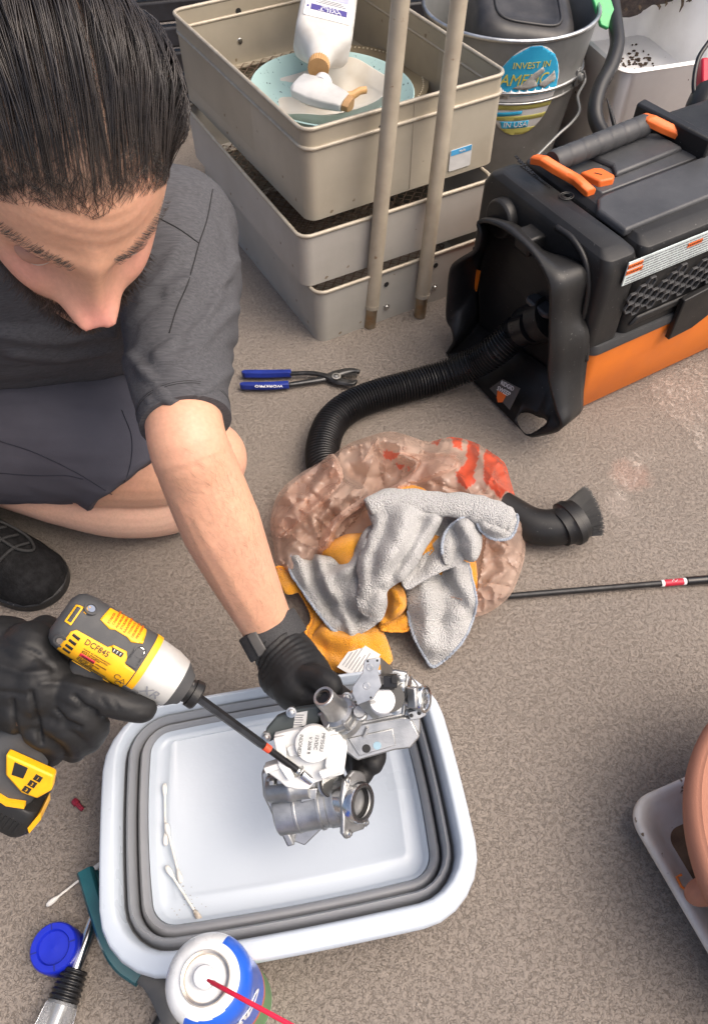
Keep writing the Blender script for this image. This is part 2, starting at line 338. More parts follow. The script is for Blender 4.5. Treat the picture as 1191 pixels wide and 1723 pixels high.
lettering('Hello', 0.006, Ms @ Matrix.Translation((0.002, 0.0135, 0.0018)), M_whiteink, stk, depth=0.0002)

# two poles leaning on the tray stack
M_pole = pbr('painted_pole', (0.47, 0.415, 0.32), 0.45, 0.2, col2=(0.40, 0.345, 0.265), nscale=25, spots=(0.27, 0.19, 0.12), sscale=60, sth=0.7)
for (px, py), (qx, qy), lab, sc in (((622, 548), (655.5, 195), 'tan metal pole leaning on the trays, nearer the spray bottle, rusty foot', 1.0), ((706, 529), (751, 165), 'tan metal pole leaning on the trays, the one nearer the bucket', 0.98)):
    a = Z(px, py, 0.0); c = Z(qx, qy, 0.365); dd = (c - a).normalized(); L = 1.02
    if lab.endswith('bucket'): a = a + V(0.0, -0.004, 0)
    t = thing('metal_pole', lab, 'pole', a, 'poles leaning on the trays')
    MB().tube([a + dd * 0.045, a + dd * 0.3, a + dd * 0.6, a + dd * L], 0.0128 * sc, 20).build('tube', M_pole, t, smooth=60)
    MB().tube([a, a + dd * 0.043], 0.0108 * sc, 20).build('foot', metal('pole_foot_' + str(px), (0.42, 0.38, 0.30), 0.5, col2=(0.34, 0.20, 0.09), nscale=55, amt=0.9), t, smooth=60)
    MB().tube([a + dd * 0.040, a + dd * 0.047], 0.0134 * sc, 20).build('collar', M_rim, t, smooth=60)
    MB().tube([a + dd * 0.62 + V(-0.012, -0.008, 0), a + dd * 0.62 + V(-0.017, -0.010, 0)], 0.004, 10).build('rivet', M_steel, t)

# ---------------------------------------------------------------- plate, bowls and bottle in the top tray
M_goldplate = pbr('tarnished_plate', (0.36, 0.30, 0.20), 0.42, 0.6, col2=(0.26, 0.21, 0.14), nscale=12)
c = Z(578, 138, 0.262); c = Vector((c.x, c.y, 0.250))
t = thing('perforated_plate', 'round brown metal plate with a dotted edge under the speckled bowl', 'plate', c)
MB(Matrix.Translation(c)).lathe([(0.0001, 0), (0.09, 0), (0.155, 0.012), (0.157, 0.0135), (0.155, 0.0145), (0.09, 0.003), (0.0001, 0.003)], 56).build('dish', M_goldplate, t, smooth=60)
hb = MB(Matrix.Translation(c))
for k in range(110):
    a = k * 2 * PI / 110; hb.ball((0.147 * math.cos(a), 0.147 * math.sin(a), 0.0136), 0.0018, n=5)
tag(hb.build('rim_dots', pbr('pale_dots', (0.6, 0.52, 0.38), 0.5), t), kind='stuff')
M_bowl = pbr('speckled_bowl', (0.36, 0.52, 0.515), 0.4, col2=(0.33, 0.48, 0.475), nscale=10, spots=(0.035, 0.05, 0.06), sscale=170, sth=0.665)
cb = Z(557, 153, 0.312); Mb = Matrix.Translation((cb.x, cb.y, 0.262)) @ Matrix.Rotation(R(3), 4, 'Y') @ Matrix.Diagonal((1.07, 1.07, 1.0, 1.0))
t = thing('speckled_bowl', 'pale turquoise bowl with dark speckles in the top metal tray', 'bowl', Mb)
MB(Mb).lathe([(0.0001, -0.004), (0.055, -0.004), (0.085, 0.010), (0.112, 0.030), (0.126, 0.053), (0.1285, 0.058), (0.127, 0.0595), (0.124, 0.0565), (0.108, 0.032), (0.08, 0.014), (0.05, 0.003), (0.0001, 0.002)], 72).build('bowl_shell', M_bowl, t, smooth=60)
# rounded square dish lying inside it
cs = Z(553, 142, 0.322); Ms = Matrix.Translation((cs.x, cs.y, 0.277)) @ Matrix.Rotation(R(-6), 4, 'Y') @ Matrix.Rotation(R(-4), 4, 'X') @ Matrix.Rotation(R(28), 4, 'Z')
t = thing('square_dish', 'worn cream white rounded square dish nested in the speckled bowl', 'dish', Ms)
def sq(a, z, e=3.0):
    return [(a * math.copysign(abs(math.cos(k * PI / 32)) ** (2 / e), math.cos(k * PI / 32)), a * math.copysign(abs(math.sin(k * PI / 32)) ** (2 / e), math.sin(k * PI / 32)), z + 0.010 * (abs(math.sin(2 * k * PI / 32)) ** 2 if a > 0.05 else 0)) for k in range(64)]
MB(Ms).loft([sq(0.04, -0.003), sq(0.062, 0.0), sq(0.092, 0.012), sq(0.103, 0.034), sq(0.105, 0.036), sq(0.1025, 0.036), sq(0.090, 0.015), sq(0.060, 0.004), sq(0.02, 0.002)]).build('dish_shell', pbr('cream_glaze', (0.58, 0.555, 0.50), 0.35, col2=(0.50, 0.45, 0.37), nscale=9), t, smooth=60)

# spray bottle
pa = Z(566, -75, 0.400); pb = D(537, 106, (Z(537, 106, 0.365) - EYE).dot(CF)); ax = (pb - pa).normalized()
up = (EYE - pa).normalized(); up = (up - ax * up.dot(ax)).normalized()
Mbt = zframe(pa, ax, ax.cross(up))      # local z along the bottle to the neck, local -y.. label side = up
yl = (Mbt.inverted().to_3x3() @ up); fl = 1 if yl.y > 0 else -1
t = thing('spray_bottle', 'white trigger spray bottle with purple label lying head down on the bowls', 'spray bottle', Mbt)
LB = (pb - pa).length
def rr3(a, b, r, z, oy=0): return [(x, y + oy, z) for x, y in rrect(a, b, r, 5)]
MB(Mbt).loft([rr3(0.040, 0.026, 0.012, 0), rr3(0.046, 0.031, 0.014, 0.006), rr3(0.047, 0.032, 0.014, LB * 0.55), rr3(0.047, 0.032, 0.015, LB * 0.82), rr3(0.045, 0.031, 0.018, LB * 0.855), rr3(0.036, 0.027, 0.0195, LB * 0.89), rr3(0.024, 0.022, 0.0205, LB * 0.925), rr3(0.017, 0.017, 0.0168, LB)]).build('bottle_body', M_offwhite if False else pbr('bottle_white', (0.60, 0.595, 0.565), 0.45, col2=(0.52, 0.49, 0.445), nscale=25), t, smooth=60, bevel=0)
Ml = Mbt @ Matrix.Translation((0, fl * 0.0325, 0)) @ frame((0, 0, 0), (-fl, 0, 0) if False else (1, 0, 0), (0, fl, 0))
# label frame: x across the bottle, y along the axis towards base or neck, z outwards
def LP(x, z): return Mbt @ Vector((x, fl * 0.0322, z))
Mlab = zframe(LP(0, LB * 0.66), Mbt.to_3x3() @ Vector((0, fl, 0)), Mbt.to_3x3() @ Vector((1, 0, 0)))
if (Mlab.to_3x3() @ Vector((1, 0, 0))).dot(CX) < 0: Mlab = Mlab @ Matrix.Rotation(PI, 4, 'Z')
sy = 1 if (Mlab.to_3x3() @ Vector((0, 1, 0))).dot(-ax) > 0 else -1
M_purple = pbr('label_purple', (0.07, 0.055, 0.24), 0.5); M_lilac = pbr('label_lilac', (0.42, 0.43, 0.62), 0.5)
blab = MB(Mlab).prism(rrect(0.038, LB * 0.145, 0.004), 0, 0.0007).build('label', M_paper, t)
yb = lambda fr: sy * -(fr - 0.66) * LB * (1 if sy > 0 else 1)
y1 = yb(0.725); y2 = yb(0.60)
MB(Mlab).box((0.002, y1, 0.0009), (0.060, 0.017, 0.0008)).build('label_band', M_purple, blab)
MB(Mlab).box((0.004, y2, 0.0009), (0.056, 0.024, 0.0008)).build('label_band', M_lilac, blab)
up180 = Matrix.Rotation(PI, 4, 'Z')
lettering('WILT', 0.013, Mlab @ Matrix.Translation((0.004, y1 - 0.003, 0.0015)) @ up180, M_whiteink, blab, depth=0.0002, sx=1.25)
lettering('STOP', 0.010, Mlab @ Matrix.Translation((0.004, y1 + 0.006, 0.0015)) @ up180, M_whiteink, blab, depth=0.0002, sx=1.2)
lb = MB(Mlab)
for k in range(3): lb.box((0.004, lerp(y1, y2, .5) - .005 + k * 0.005, 0.0009), (0.05 - 0.008 * k, 0.0016, 0.0008))
for k in range(8): lb.box((-0.010 + k * 0.0022, y2 + .003, 0.0015), (0.0009 + 0.0005 * (k % 3), 0.013, 0.0008))
lb.build('small_print', M_inkgrey, blab)
MB(Mlab).box((-0.033, y1, 0.0009), (0.003, 0.006, 0.0008)).build('small_mark', M_purple, blab)
# collar and trigger head
col = MB(Mbt); n = 28
for (z0, z1, r) in ((LB - 0.003, LB + 0.016, 0.0165),):
    rings = [[((r + (0.0009 if j % 2 else 0)) * math.cos(2 * PI * j / (2 * n)), (r + (0.0009 if j % 2 else 0)) * math.sin(2 * PI * j / (2 * n)), z) for j in range(2 * n)] for z in (z0, z1)]
    col.loft(rings)
col.build('collar', pbr('tan_plastic', (0.52, 0.30, 0.12), 0.5, col2=(0.44, 0.24, 0.09), nscale=40), t, smooth=20)
cz = pa + ax * (LB + 0.016); hd = (D(585, 180, (cz - EYE).dot(CF) - 0.012) - D(505, 150, (cz - EYE).dot(CF) + 0.004))
hx = hd.normalized(); hm = D(538, 158, (cz - EYE).dot(CF) - 0.006); Mh = zframe(hm, hx, ax) @ Matrix.Diagonal((1.25, 1.25, 1.12, 1))   # z along the head to the nozzle, x along bottle axis
def hr(x0, x1, w, z): return [(x, y, z) for x, y in ((x0 + .003, -w), (x1 - .006, -w * .8), (x1, -w * .4), (x1, w * .4), (x1 - .006, w * .8), (x0 + .003, w), (x0, w * .6), (x0, -w * .6))]
MB(Mh).loft([hr(-0.012, 0.012, 0.006, -0.041), hr(-0.017, 0.019, 0.011, -0.034), hr(-0.019, 0.022, 0.0125, -0.010), hr(-0.017, 0.020, 0.0115, 0.012), hr(-0.014, 0.014, 0.010, 0.034), hr(-0.013, 0.013, 0.009, 0.040)]).build('trigger_head', pbr('head_white', (0.60, 0.595, 0.57), 0.42, nscale=20), t, smooth=35, bevel=0.0015)
MB(Mh).loft([hr(-0.011, 0.011, 0.009, 0.0405), hr(-0.010, 0.010, 0.008, 0.050)]).build('nozzle', pbr('nozzle_tan', (0.45, 0.26, 0.11), 0.5), t, smooth=30, bevel=0.001)
MB(Mh).tube([(-0.010, 0, 0.030), (-0.022, 0.0, 0.040), (-0.036, 0, 0.043), (-0.043, 0, 0.050)], [0.006, 0.0055, 0.005, 0.0045], 10).build('trigger', pbr('trigger_tan', (0.56, 0.33, 0.13), 0.5), t, smooth=60)
MB(Mh).tube([(-0.014, 0, -0.008), (-0.026, 0, -0.010)], 0.0135, 18).build('neck', M_white, t)

# ---------------------------------------------------------------- shop vacuum
O = Z(955, 712, 0); VX = Vector((0.863, 0.505, 0)).normalized(); VY = Vector((-VX.y, VX.x, 0))
Mv = Matrix((VX, VY, Vector((0, 0, 1)))).transposed().to_4x4(); Mv.translation = O
vac = thing('shop_vacuum', 'black and orange portable shop vacuum standing on the floor with its hose plugged in', 'vacuum', Mv)
VL, VW = 0.56, 0.29
def ru(u0, u1, v0, v1, r, z): return [(x + (u0 + u1) / 2, y + (v0 + v1) / 2, z) for x, y in rrect((u1 - u0) / 2, (v1 - v0) / 2, r, 6)]
MB(Mv).loft([ru(0.02, VL - .02, 0.02, VW - .02, 0.02, 0.0), ru(0.010, VL - .01, 0.010, VW - .010, 0.025, 0.012), ru(0.002, VL, 0.001, VW - .001, 0.02, 0.10), ru(-0.001, VL, -0.002, VW + .002, 0.018, 0.146)]).build('tank', M_orange, vac, smooth=45)
MB(Mv).prism([(0.10, 0.02), (0.15, 0.05), (0.44, 0.05), (0.48, 0.02)], -0.0015, 0.004, Matrix.Identity(4) if False else Mv @ zframe((0, 0.0125, 0.0), (0, -1, 0.13), (1, 0, 0))).build('tank_panel', M_orange, vac, bevel=0.0015)
MB(Mv).loft([ru(-0.003, VL + .002, -0.005, VW + .005, 0.018, 0.144), ru(-0.004, VL + .002, -0.006, VW + .006, 0.018, 0.150), ru(-0.003, VL + .002, -0.004, VW + .004, 0.018, 0.160)]).build('tank_band', M_darkgrey, vac, smooth=45)
def hull(u0, u1, rn): return [ru(u0, u1, 0.000, VW, rn, 0.160), ru(u0, u1, 0.000, VW, rn, 0.172), ru(u0, u1, 0.003, VW - .003, rn, 0.283), ru(u0 + .004, u1 - .004, 0.012, VW - .012, rn, 0.300), ru(u0 + .012, u1 - .012, 0.030, VW - .030, max(rn - .004, .002), 0.3075)]
MB(Mv).loft(hull(-0.012, 0.052, 0.014)).build('front_cap', M_black, vac, smooth=35, bevel=0.002)
MB(Mv).loft(hull(0.054, VL, 0.014)).build('head', M_black, vac, smooth=35, bevel=0.002)
MB(Mv).box((-0.006, VW / 2 + 0.012, 0.085), (0.010, VW - 0.03, 0.165)).build('front_plate', M_black, vac, bevel=0.002)
MB(Mv).box((0.053, VW / 2, 0.225), (0.02, VW - 0.02, 0.12)).build('head_core', M_ink, vac)
def TP(px, py, z): p = on_plane(Mv, px, py, 2, z); return (p.x, p.y)
lid = [TP(*q, 0.308) for q in ((1003, 338), (1012, 331), (1191, 262), (1300, 222), (1345, 260), (1250, 310), (1059, 388), (1050, 392), (1003, 357))]
MB(Mv).prism(lid, 0.300, 0.3125, taper=0.985).build('lid_panel', M_lid, vac, bevel=0.004, seg=3)
slot = [TP(*q, 0.308) for q in ((925, 262), (1075, 205), (1180, 262), (1012, 326))]
MB(Mv).prism(slot, 0.302, 0.309, taper=0.99).build('handle_deck', M_lid, vac, bevel=0.003)
hump = [TP(*q, 0.312) for q in ((985, 262), (1070, 229), (1105, 225), (1150, 250), (1035, 296), (1028, 280))]
MB(Mv).prism(hump, 0.308, 0.316, taper=0.95).build('deck_hump', M_lid, vac, bevel=0.003)
# carry handle: ribbed grip, two orange brackets
ga, gb = on_plane(Mv, 929, 272, 2, 0.330), on_plane(Mv, 1086, 209, 2, 0.330)
n = 56; path = [ga.lerp(gb, k / n) for k in range(n + 1)]
MB(Mv).tube(path, [0.0162 + (-0.0016 if k % 8 == 0 else 0) for k in range(n + 1)], 18).build('handle_grip', M_darkgrey, vac, smooth=50)
def arm(pts, z0s, w, h, name):
    b = MB(Mv); rings = []
    for (px, py), z in zip(pts, z0s):
        p = on_plane(Mv, px, py, 2, z); rings.append([(p.x - w * .8, p.y, z - h), (p.x + w * .8, p.y, z - h), (p.x + w, p.y, z), (p.x + w * .6, p.y, z + 0.003), (p.x - w * .6, p.y, z + 0.003), (p.x - w, p.y, z)])
    return b.loft(rings).build(name, M_orange2, vac, smooth=40, bevel=0.0025)
arm([(899, 263), (916, 266), (938, 280), (960, 292), (972, 299), (984, 310), (996, 321)], [0.336, 0.342, 0.334, 0.324, 0.322, 0.321, 0.314], 0.0082, 0.010, 'handle_bracket')
arm([(1080, 194), (1098, 199), (1122, 211), (1148, 222), (1164, 228), (1178, 237), (1190, 245)], [0.338, 0.345, 0.336, 0.326, 0.324, 0.322, 0.315], 0.0115, 0.010, 'handle_bracket')
bt = [TP(*q, 0.318) for q in ((974, 289), (998, 281), (1012, 281), (1036, 294), (1034, 300), (1010, 305))]
MB(Mv).prism(bt, 0.305, 0.3185, taper=0.93).build('latch_button', M_orange2, vac, bevel=0.0025)
MB(Mv).tube([Vector((*TP(*q, 0.319), 0.3188)) for q in ((1000, 290), (1013, 293))], 0.0008, 6).build('button_slot', M_ink, vac)
# thick rear plate behind the handle
q = [TP(*a, 0.34) for a in ((1070, 172), (1084, 163), (1205, 228), (1197, 236))]
MB(Mv).prism(q, 0.20, 0.34, taper=0.99).build('rear_plate', M_black, vac, bevel=0.004)
# small moulded recycling ring on the front cap
p = on_plane(Mv, 953, 329, 2, 0.309); MB(Mv @ Matrix.Translation(p)).tube([(0.011 * math.cos(a), 0.009 * math.sin(a), 0) for a in np.linspace(0, 2 * PI, 25)[:-1]], 0.0009, 6, loop=True).tube([(0.007 * math.cos(a), 0.006 * math.sin(a), 0) for a in np.linspace(0.3, 5.4, 14)], 0.0007, 6).build('moulded_mark', M_black, vac)
em = MB(Mv)
for k in range(3):
    a = on_plane(Mv, 868 + k * 5, 262 + k * 8, 2, 0.3085); e2 = on_plane(Mv, 908 + k * 9, 300 + k * 7, 2, 0.3085)
    for j in range(14):
        if rng.random() < 0.75: q = a.lerp(e2, j / 13); em.box((q.x, q.y, 0.3078), (0.004, 0.003, 0.0012))
em.build('moulded_print', M_black, vac)
# side label strip with print, hexagon vents
def SP(px, py, v=-0.001): p = on_plane(Mv, px, py, 1, v); return (p.x, p.z)
Mside = Mv @ zframe((0, -0.0005, 0), (0, -1, 0), (1, 0, 0))    # x along the vacuum, y up, z outwards
a, b2, c2, d2 = SP(1058, 441), SP(1191, 388), SP(1191, 422), SP(1056, 474)
sl = (b2[1] - a[1]) / (b2[0] - a[0])
zt, zb = (a[1] + b2[1]) / 2 , (c2[1] + d2[1]) / 2
lx0, lx1 = a[0], a[0] + 0.22
wlab = MB(Mside).box(((lx0 + lx1) / 2, (zt + zb) / 2, 0.001), (lx1 - lx0, zt - zb, 0.0016)).build('warning_label', pbr('label_mint', (0.62, 0.70, 0.68), 0.45), vac)
hgt = zt - zb; pr = MB(Mside)
for r_ in range(8):
    y = zb + hgt * (r_ + 0.6) / 8.4; x = lx0 + (0.028 if 3 <= r_ else 0.004)
    while x < lx1 - 0.004:
        w = 0.003 + rng.random() * 0.008
        pr.box((min(x + w / 2, lx1 - 0.004), y, 0.0020), (w, hgt * 0.045, 0.0006)); x += w + 0.0018
tag(pr.build('small_print', M_inkgrey, wlab, smooth=0), kind='stuff')
for x, y, w in ((lx0 + 0.013, zb + hgt * 0.82, 0.026), (lx0 + 0.0145, zb + hgt * 0.56, 0.029), (lx0 + 0.125, zb + hgt * 0.70, 0.028)):
    MB(Mside).box((x, y, 0.0024), (w, hgt * 0.17, 0.0008)).build('warning_tag', M_orange2, wlab)
    lettering('WARNING', hgt * 0.13, Mside @ Matrix.Translation((x, y, 0.0030)), M_ink, wlab, depth=0.0001, sx=1.2)
hx0 = SP(1066, 488)[0]; hz1 = zb - 0.014; rad = 0.0098
hm = MB(); o6 = [(rad * math.cos(k * PI / 3), rad * math.sin(k * PI / 3)) for k in range(6)]; i6 = [(0.72 * x, 0.72 * y) for x, y in o6]
hm.loft([[(x, y, 0) for x, y in o6], [(x, y, 0.0032) for x, y in o6], [(x * .9, y * .9, 0.0040) for x, y in o6], [(x, y, 0.0032) for x, y in i6], [(x, y, 0.0) for x, y in i6]], cap=False)
hexme = hm.mesh('vent_hexagon'); hexme.materials.append(M_darkgrey); k = 0
for i in range(16):
    for j in range(3):
        if j == 0 and i % 4 in (0, 3): continue
        o = bpy.data.objects.new('vent_hexagon', hexme); COL.objects.link(o); o.parent = vac
        loc = Vector((hx0 + i * rad * 1.52, hz1 - j * rad * 1.75 - (i % 2) * rad * 0.875 , 0.0005))
        o.matrix_basis = Mv.inverted() @ Mside @ Matrix.Translation(loc)
MB(Mside).prism([(0.062, 0.176), (0.5, 0.176), (0.5, 0.190), (0.075, 0.190)], -0.002, 0.0045).build('side_ledge', M_black, vac, bevel=0.0035)
lt = [SP(*q, -0.014) for q in ((1152, 506), (1205, 478), (1210, 515), (1185, 535), (1163, 552), (1124, 572))]
MB(Mside).prism(lt, 0.004, 0.014).build('latch', M_black, vac, bevel=0.002)
# front: knob, clip, scoop round the hose port, port
def FP(cx, cy, u): p = on_plane(Mv, 720 + cx * 0.3955, 280 + cy * 0.3955, 0, u); return p
p = FP(325, 215, -0.014); Mk = Mv @ zframe(p, (-1, 0, 0), (0, 1, 0))
MB(Mk).lathe([(0.030, -0.004), (0.030, 0.010), (0.027, 0.014), (0.0001, 0.015)], 40).build('filter_knob', M_black, vac, smooth=40, bevel=0.001)
p = FP(455, 305, -0.014); MB(Mv).box((p.x - .008, p.y, p.z), (0.034, 0.036, 0.030)).build('release_clip', M_black, vac, bevel=0.004)
uF, uB = -0.078, -0.013
pairs = [((215, 238), (232, 226)), ((260, 232), (292, 236)), ((330, 262), (372, 262)), ((400, 318), (424, 316)), ((450, 370), (478, 368)), ((495, 445), (600, 395)), ((520, 520), (682, 450)), ((520, 640), (655, 620)), ((516, 780), (682, 720)),
         ((514, 900), (668, 860)), ((545, 1030), (655, 950)), ((565, 1108), (640, 1040)), ((480, 1142), (545, 905)), ((400, 1150), (500, 850)), ((360, 1105), (430, 800)), ((280, 1040), (350, 740)), ((200, 962), (290, 715)), ((84, 840), (240, 690)), ((84, 795), (215, 660)), ((112, 742), (212, 600)), ((100, 690), (210, 540)), ((80, 655), (212, 480)), ((84, 560), (215, 440)), ((97, 440), (225, 400)), ((140, 395), (235, 350)), ((200, 360), (240, 300)), ((222, 290), (240, 240))]
FF = [FP(*a, uF) for a, b in pairs]; BB = [FP(*b, uB) for a, b in pairs]
def smoothloop(P, n=4):
    N = len(P); out = []
    for i in range(N):
        a, b, c, d = P[i - 1], P[i], P[(i + 1) % N], P[(i + 2) % N]
        for k in range(n):
            t = k / n; out.append(0.5 * ((2 * b) + (c - a) * t + (2 * a - 5 * b + 4 * c - d) * t * t + (3 * b - a - 3 * c + d) * t ** 3))
    return out
F2, B2 = smoothloop(FF), smoothloop(BB)
for q in F2 + B2: q.z = max(q.z, 0.0035)
mid1 = [f.lerp(b, 0.35) + V(0.004, 0, 0) for f, b in zip(F2, B2)]; mid2 = [f.lerp(b, 0.7) + V(0.008, 0, 0) for f, b in zip(F2, B2)]
sh = MB(Mv).loft([F2, mid1, mid2, B2], cap=False).build('port_shroud', M_black, vac, smooth=180, solid=0.006)
MB(Mv).tube(catmull([on_plane(Mv, px, py, 0, -0.014) for px, py in ((936, 382), (963, 402), (984, 438), (990, 480), (984, 520), (978, 545), (986, 578), (985, 606))], 6), .0045, 8).build('shroud_flange', M_black, vac, smooth=180)
# oval finger hole through the foot of the shroud
cutc = Mv @ FP(452, 1040, uF + 0.012); cut = MB(Matrix.Translation((cutc.x, cutc.y, 0)) @ Mv.to_3x3().to_4x4()).prism([(0.013 * math.cos(a), 0.030 * math.sin(a)) for a in np.linspace(0, 2 * PI, 25)[:-1]], -0.05, 0.10).build('cut', M_black)
bm_ = sh.modifiers.new('b', 'BOOLEAN'); bm_.object = cut; bm_.operation = 'DIFFERENCE'
me = bpy.data.meshes.new_from_object(sh.evaluated_get(bpy.context.evaluated_depsgraph_get())); sh.modifiers.clear(); sh.data = me; bpy.data.objects.remove(cut)
# sticker on the foot
pc = FP(355, 975, uF + 0.012)
sa = Mv @ FP(330, 905, -0.060); sb = Mv @ FP(405, 945, -0.060); sc_ = Mv @ FP(360, 1035, -0.076); sdd = Mv @ FP(275, 945, -0.070)
st = MB(); nn_ = (sb - sdd).cross(sa - sc_).normalized(); nn_ = nn_ if nn_.z > 0 else -nn_
q4 = [sa, sb, sc_, sdd]
lift = 0.006
st.loft([[p + nn_ * lift for p in q4], [p + nn_ * (lift + .001) for p in q4]]); stk = st.build('sticker', pbr('sticker_dark', (0.10, 0.095, 0.09), 0.4), vac)
xd = (sb - sdd).normalized(); Mst = zframe((sa + sb + sc_ + sdd) / 4 + nn_ * (lift + .0015), nn_, (sb - sa).normalized())
MB(Mst).prism([(-0.017, -0.004), (0.006, -0.004), (0.002, -0.018), (-0.008, -0.022), (-0.014, -0.016)], 0, 0.0004).build('sticker_mark', M_orange2, stk)
lettering('RIDGID', 0.010, Mst @ Matrix.Translation((0.002, 0.010, 0.0005)), M_whiteink, stk, depth=0.0002)
lettering('SWEEP', 0.011, Mst @ Matrix.Translation((-0.003, -0.001, 0.0008)), M_whiteink, stk, depth=0.0002, shear=0.2)
# orange glimpse on the left wing
p = FP(200, 470, -0.02); MB(Mv).prism([(-0.012, -0.02), (0.008, -0.014), (0.010, 0.010), (-0.010, 0.022)], 0, 0.002, zframe(p, (-1, -0.4, 0), (0, 1, 0)) if False else Mv @ zframe(p, (-1, 0, 0), (0, 1, 0))).build('side_mark', M_orange, vac)
# hose port and ribbed hose
pp = FP(470, 660, -0.016)
port = Mv @ pp
hpts = [port + V(0.03, 0.017, 0.0), port + V(-0.012, -0.010, -0.001)]
for px, py, z in ((868, 560, 0.118), (835, 588, 0.088), (795, 612, 0.055), (745, 633, 0.034), (690, 649, 0.028), (640, 663, 0.027), (592, 682, 0.027), (560, 708, 0.027), (545, 742, 0.027), (543, 778, 0.027), (560, 810, 0.027), (600, 850, 0.027)):
    hpts.append(Z(px, py, z))
M_hose = pbr('ribbed_hose_plastic', (0.013, 0.013, 0.014), 0.30, nscale=30, spots=(0.09, 0.09, 0.09), sscale=300, sth=0.75)
fine = catmull(hpts[1:], 14); seg = [0.0]
for a, b in zip(fine, fine[1:]): seg.append(seg[-1] + (b - a).length)
L = seg[-1]; pitch = 0.0052; NN = int(L / pitch * 6); path = []; rad_ = []
arr = np.array([tuple(q) for q in fine])
for k in range(NN + 1):
    s_ = L * k / NN; path.append(Vector([np.interp(s_, seg, arr[:, i]) for i in range(3)]))
    ph = (s_ / pitch) % 1.0; rad_.append(0.0245 + 0.0024 * math.sin(ph * 2 * PI) if s_ > 0.03 else 0.0250)
hose = MB().tube(path, rad_, 28).build('ribbed_hose', M_hose, vac, smooth=60)
hd = (fine[6] - fine[0]).normalized()
MB().tube([port - hd * 0.03, port - hd * 0.003, port - hd * 0.002, port + hd * 0.018, port + hd * 0.019, port + hd * 0.034], [0.034, 0.034, 0.0315, 0.0315, 0.029, 0.029], 32).build('hose_cuff', M_black, hose, smooth=35)
for k in range(3):
    q = port + hd * (0.021 + 0.0045 * k); MB().tube([q, q + hd * 0.0022], 0.0305, 32).build('cuff_rib', M_black, hose, smooth=35)
Mlv = zframe(port + V(-0.004, -0.006, 0.034) , V(0, 0, 1), VY); MB(Mlv).prism(rrect(0.026, 0.012, 0.008), -0.004, 0.006).build('cuff_lever', M_darkgrey, hose, bevel=0.003)

# ---------------------------------------------------------------- galvanised bucket with pot inside
bc = Vector((0.305, 1.69, 0)); BH, BR, BB0 = 0.32, 0.170, 0.128
M_galv = pbr('galvanised_steel', (0.27, 0.275, 0.27), 0.5, 0.5, col2=(0.17, 0.175, 0.172), nscale=13, amt=0.9, spots=(0.42, 0.43, 0.43), sscale=60, sth=0.7)
M_galvl = metal('worn_galvanised_rim', (0.60, 0.61, 0.60), 0.38, col2=(0.42, 0.42, 0.41), nscale=40)
t = thing('steel_bucket', 'galvanised steel bucket with a torn round sticker beside the trays', 'bucket', bc)
Mb = Matrix.Translation(bc)
def br(z): return lerp(BB0, BR, z / BH)
prof = [(0.0001, 0.004), (BB0 - .004, 0.004), (BB0, 0.0)] + [(br(z) + dz, z) for z, dz in ((0.02, 0), (0.196, 0), (0.203, .003), (0.210, 0), (0.216, 0), (0.224, .005), (0.232, 0.0), (0.26, 0), (BH, 0))] + [(br(BH) - .002, BH), (BB0 - .003, 0.008), (0.0001, 0.008)]
MB(Mb).lathe(prof, 96, cap=False).build('pail', M_galv, t, smooth=50)
MB(Mb).tube([(br(BH) * math.cos(a), br(BH) * math.sin(a), BH) for a in np.linspace(0, 2 * PI, 97)[:-1]], 0.0042, 8, loop=True).build('rolled_rim', M_galvl, t, smooth=180)
for zz, rr_ in ((0.2245, 0.0036), (0.2035, 0.0024)):
    MB(Mb).tube([((br(zz) + 0.003) * math.cos(a), (br(zz) + .003) * math.sin(a), zz) for a in np.linspace(0, 2 * PI, 97)[:-1]], rr_, 8, loop=True).build('bead', M_galvl, t, smooth=180)
# sticker wraps the front of the pail
def on_pail(px, py, lift=0.0012):
    d = ray(px, py); k = 1.0
    for _ in range(40):
        q = EYE + d * k; rr_ = math.hypot(q.x - bc.x, q.y - bc.y); k += (rr_ - (br(q.z) + lift)) / d.length * 0.8
    return EYE + d * k
q = on_pail(885, 155); th0 = math.atan2(q.y - bc.y, q.x - bc.x); z0 = q.z
def pail(sx, sz, lift=0.0012):          # sticker coordinates in metres: sx to the right seen from outside, sz up
    z = z0 + sz; r_ = br(z) + lift + (0.003 * max(0, 1 - abs(z - 0.2245) / 0.006)); a = th0 + sx / r_; return bc + V(r_ * math.cos(a), r_ * math.sin(a), z)
SA, SB = 0.066, 0.088
def wrap(poly_pts, lift, name, mat, step=0.006):
    P = [Vector((x, y)) for x, y in poly_pts]; dense = []
    for i in range(len(P)):
        a, b = P[i], P[(i + 1) % len(P)]; m = max(1, int((b - a).length / step)); dense += [a.lerp(b, k / m) for k in range(m)]
    n0 = len(dense); xs = [p.x for p in dense]; ys = [p.y for p in dense]; pts = list(dense)
    y = min(ys)
    while y < max(ys):
        x = min(xs)
        while x < max(xs): pts.append(Vector((x + 0.0003, y + 0.0003))); x += step
        y += step
    r = delaunay_2d_cdt(pts, [(i, (i + 1) % n0) for i in range(n0)], [tuple(range(n0))], 1, 1e-6)
    b = MB(); b.add([pail(p.x, p.y, lift) for p in r[0]], [tuple(f) for f in r[2]]); return b.build(name, mat, t, smooth=60, solid=0.0005)
def wrap_text(s, size, x, y, mat, lift, sx=1.0, shear=0.0):
    me = flat_text(s, size, Matrix.Translation((x, y, 0)), depth=0, sx=1.0, shear=shear); a = co_of(me); x0 = x
    a = np.array([tuple(pail(x0 + (p[0] - x0) * sx, p[1], lift)) for p in a]); set_co(me, a); finish(me, 'lettering', [mat], t, smooth=0, fixn=False, solid=0.0005)
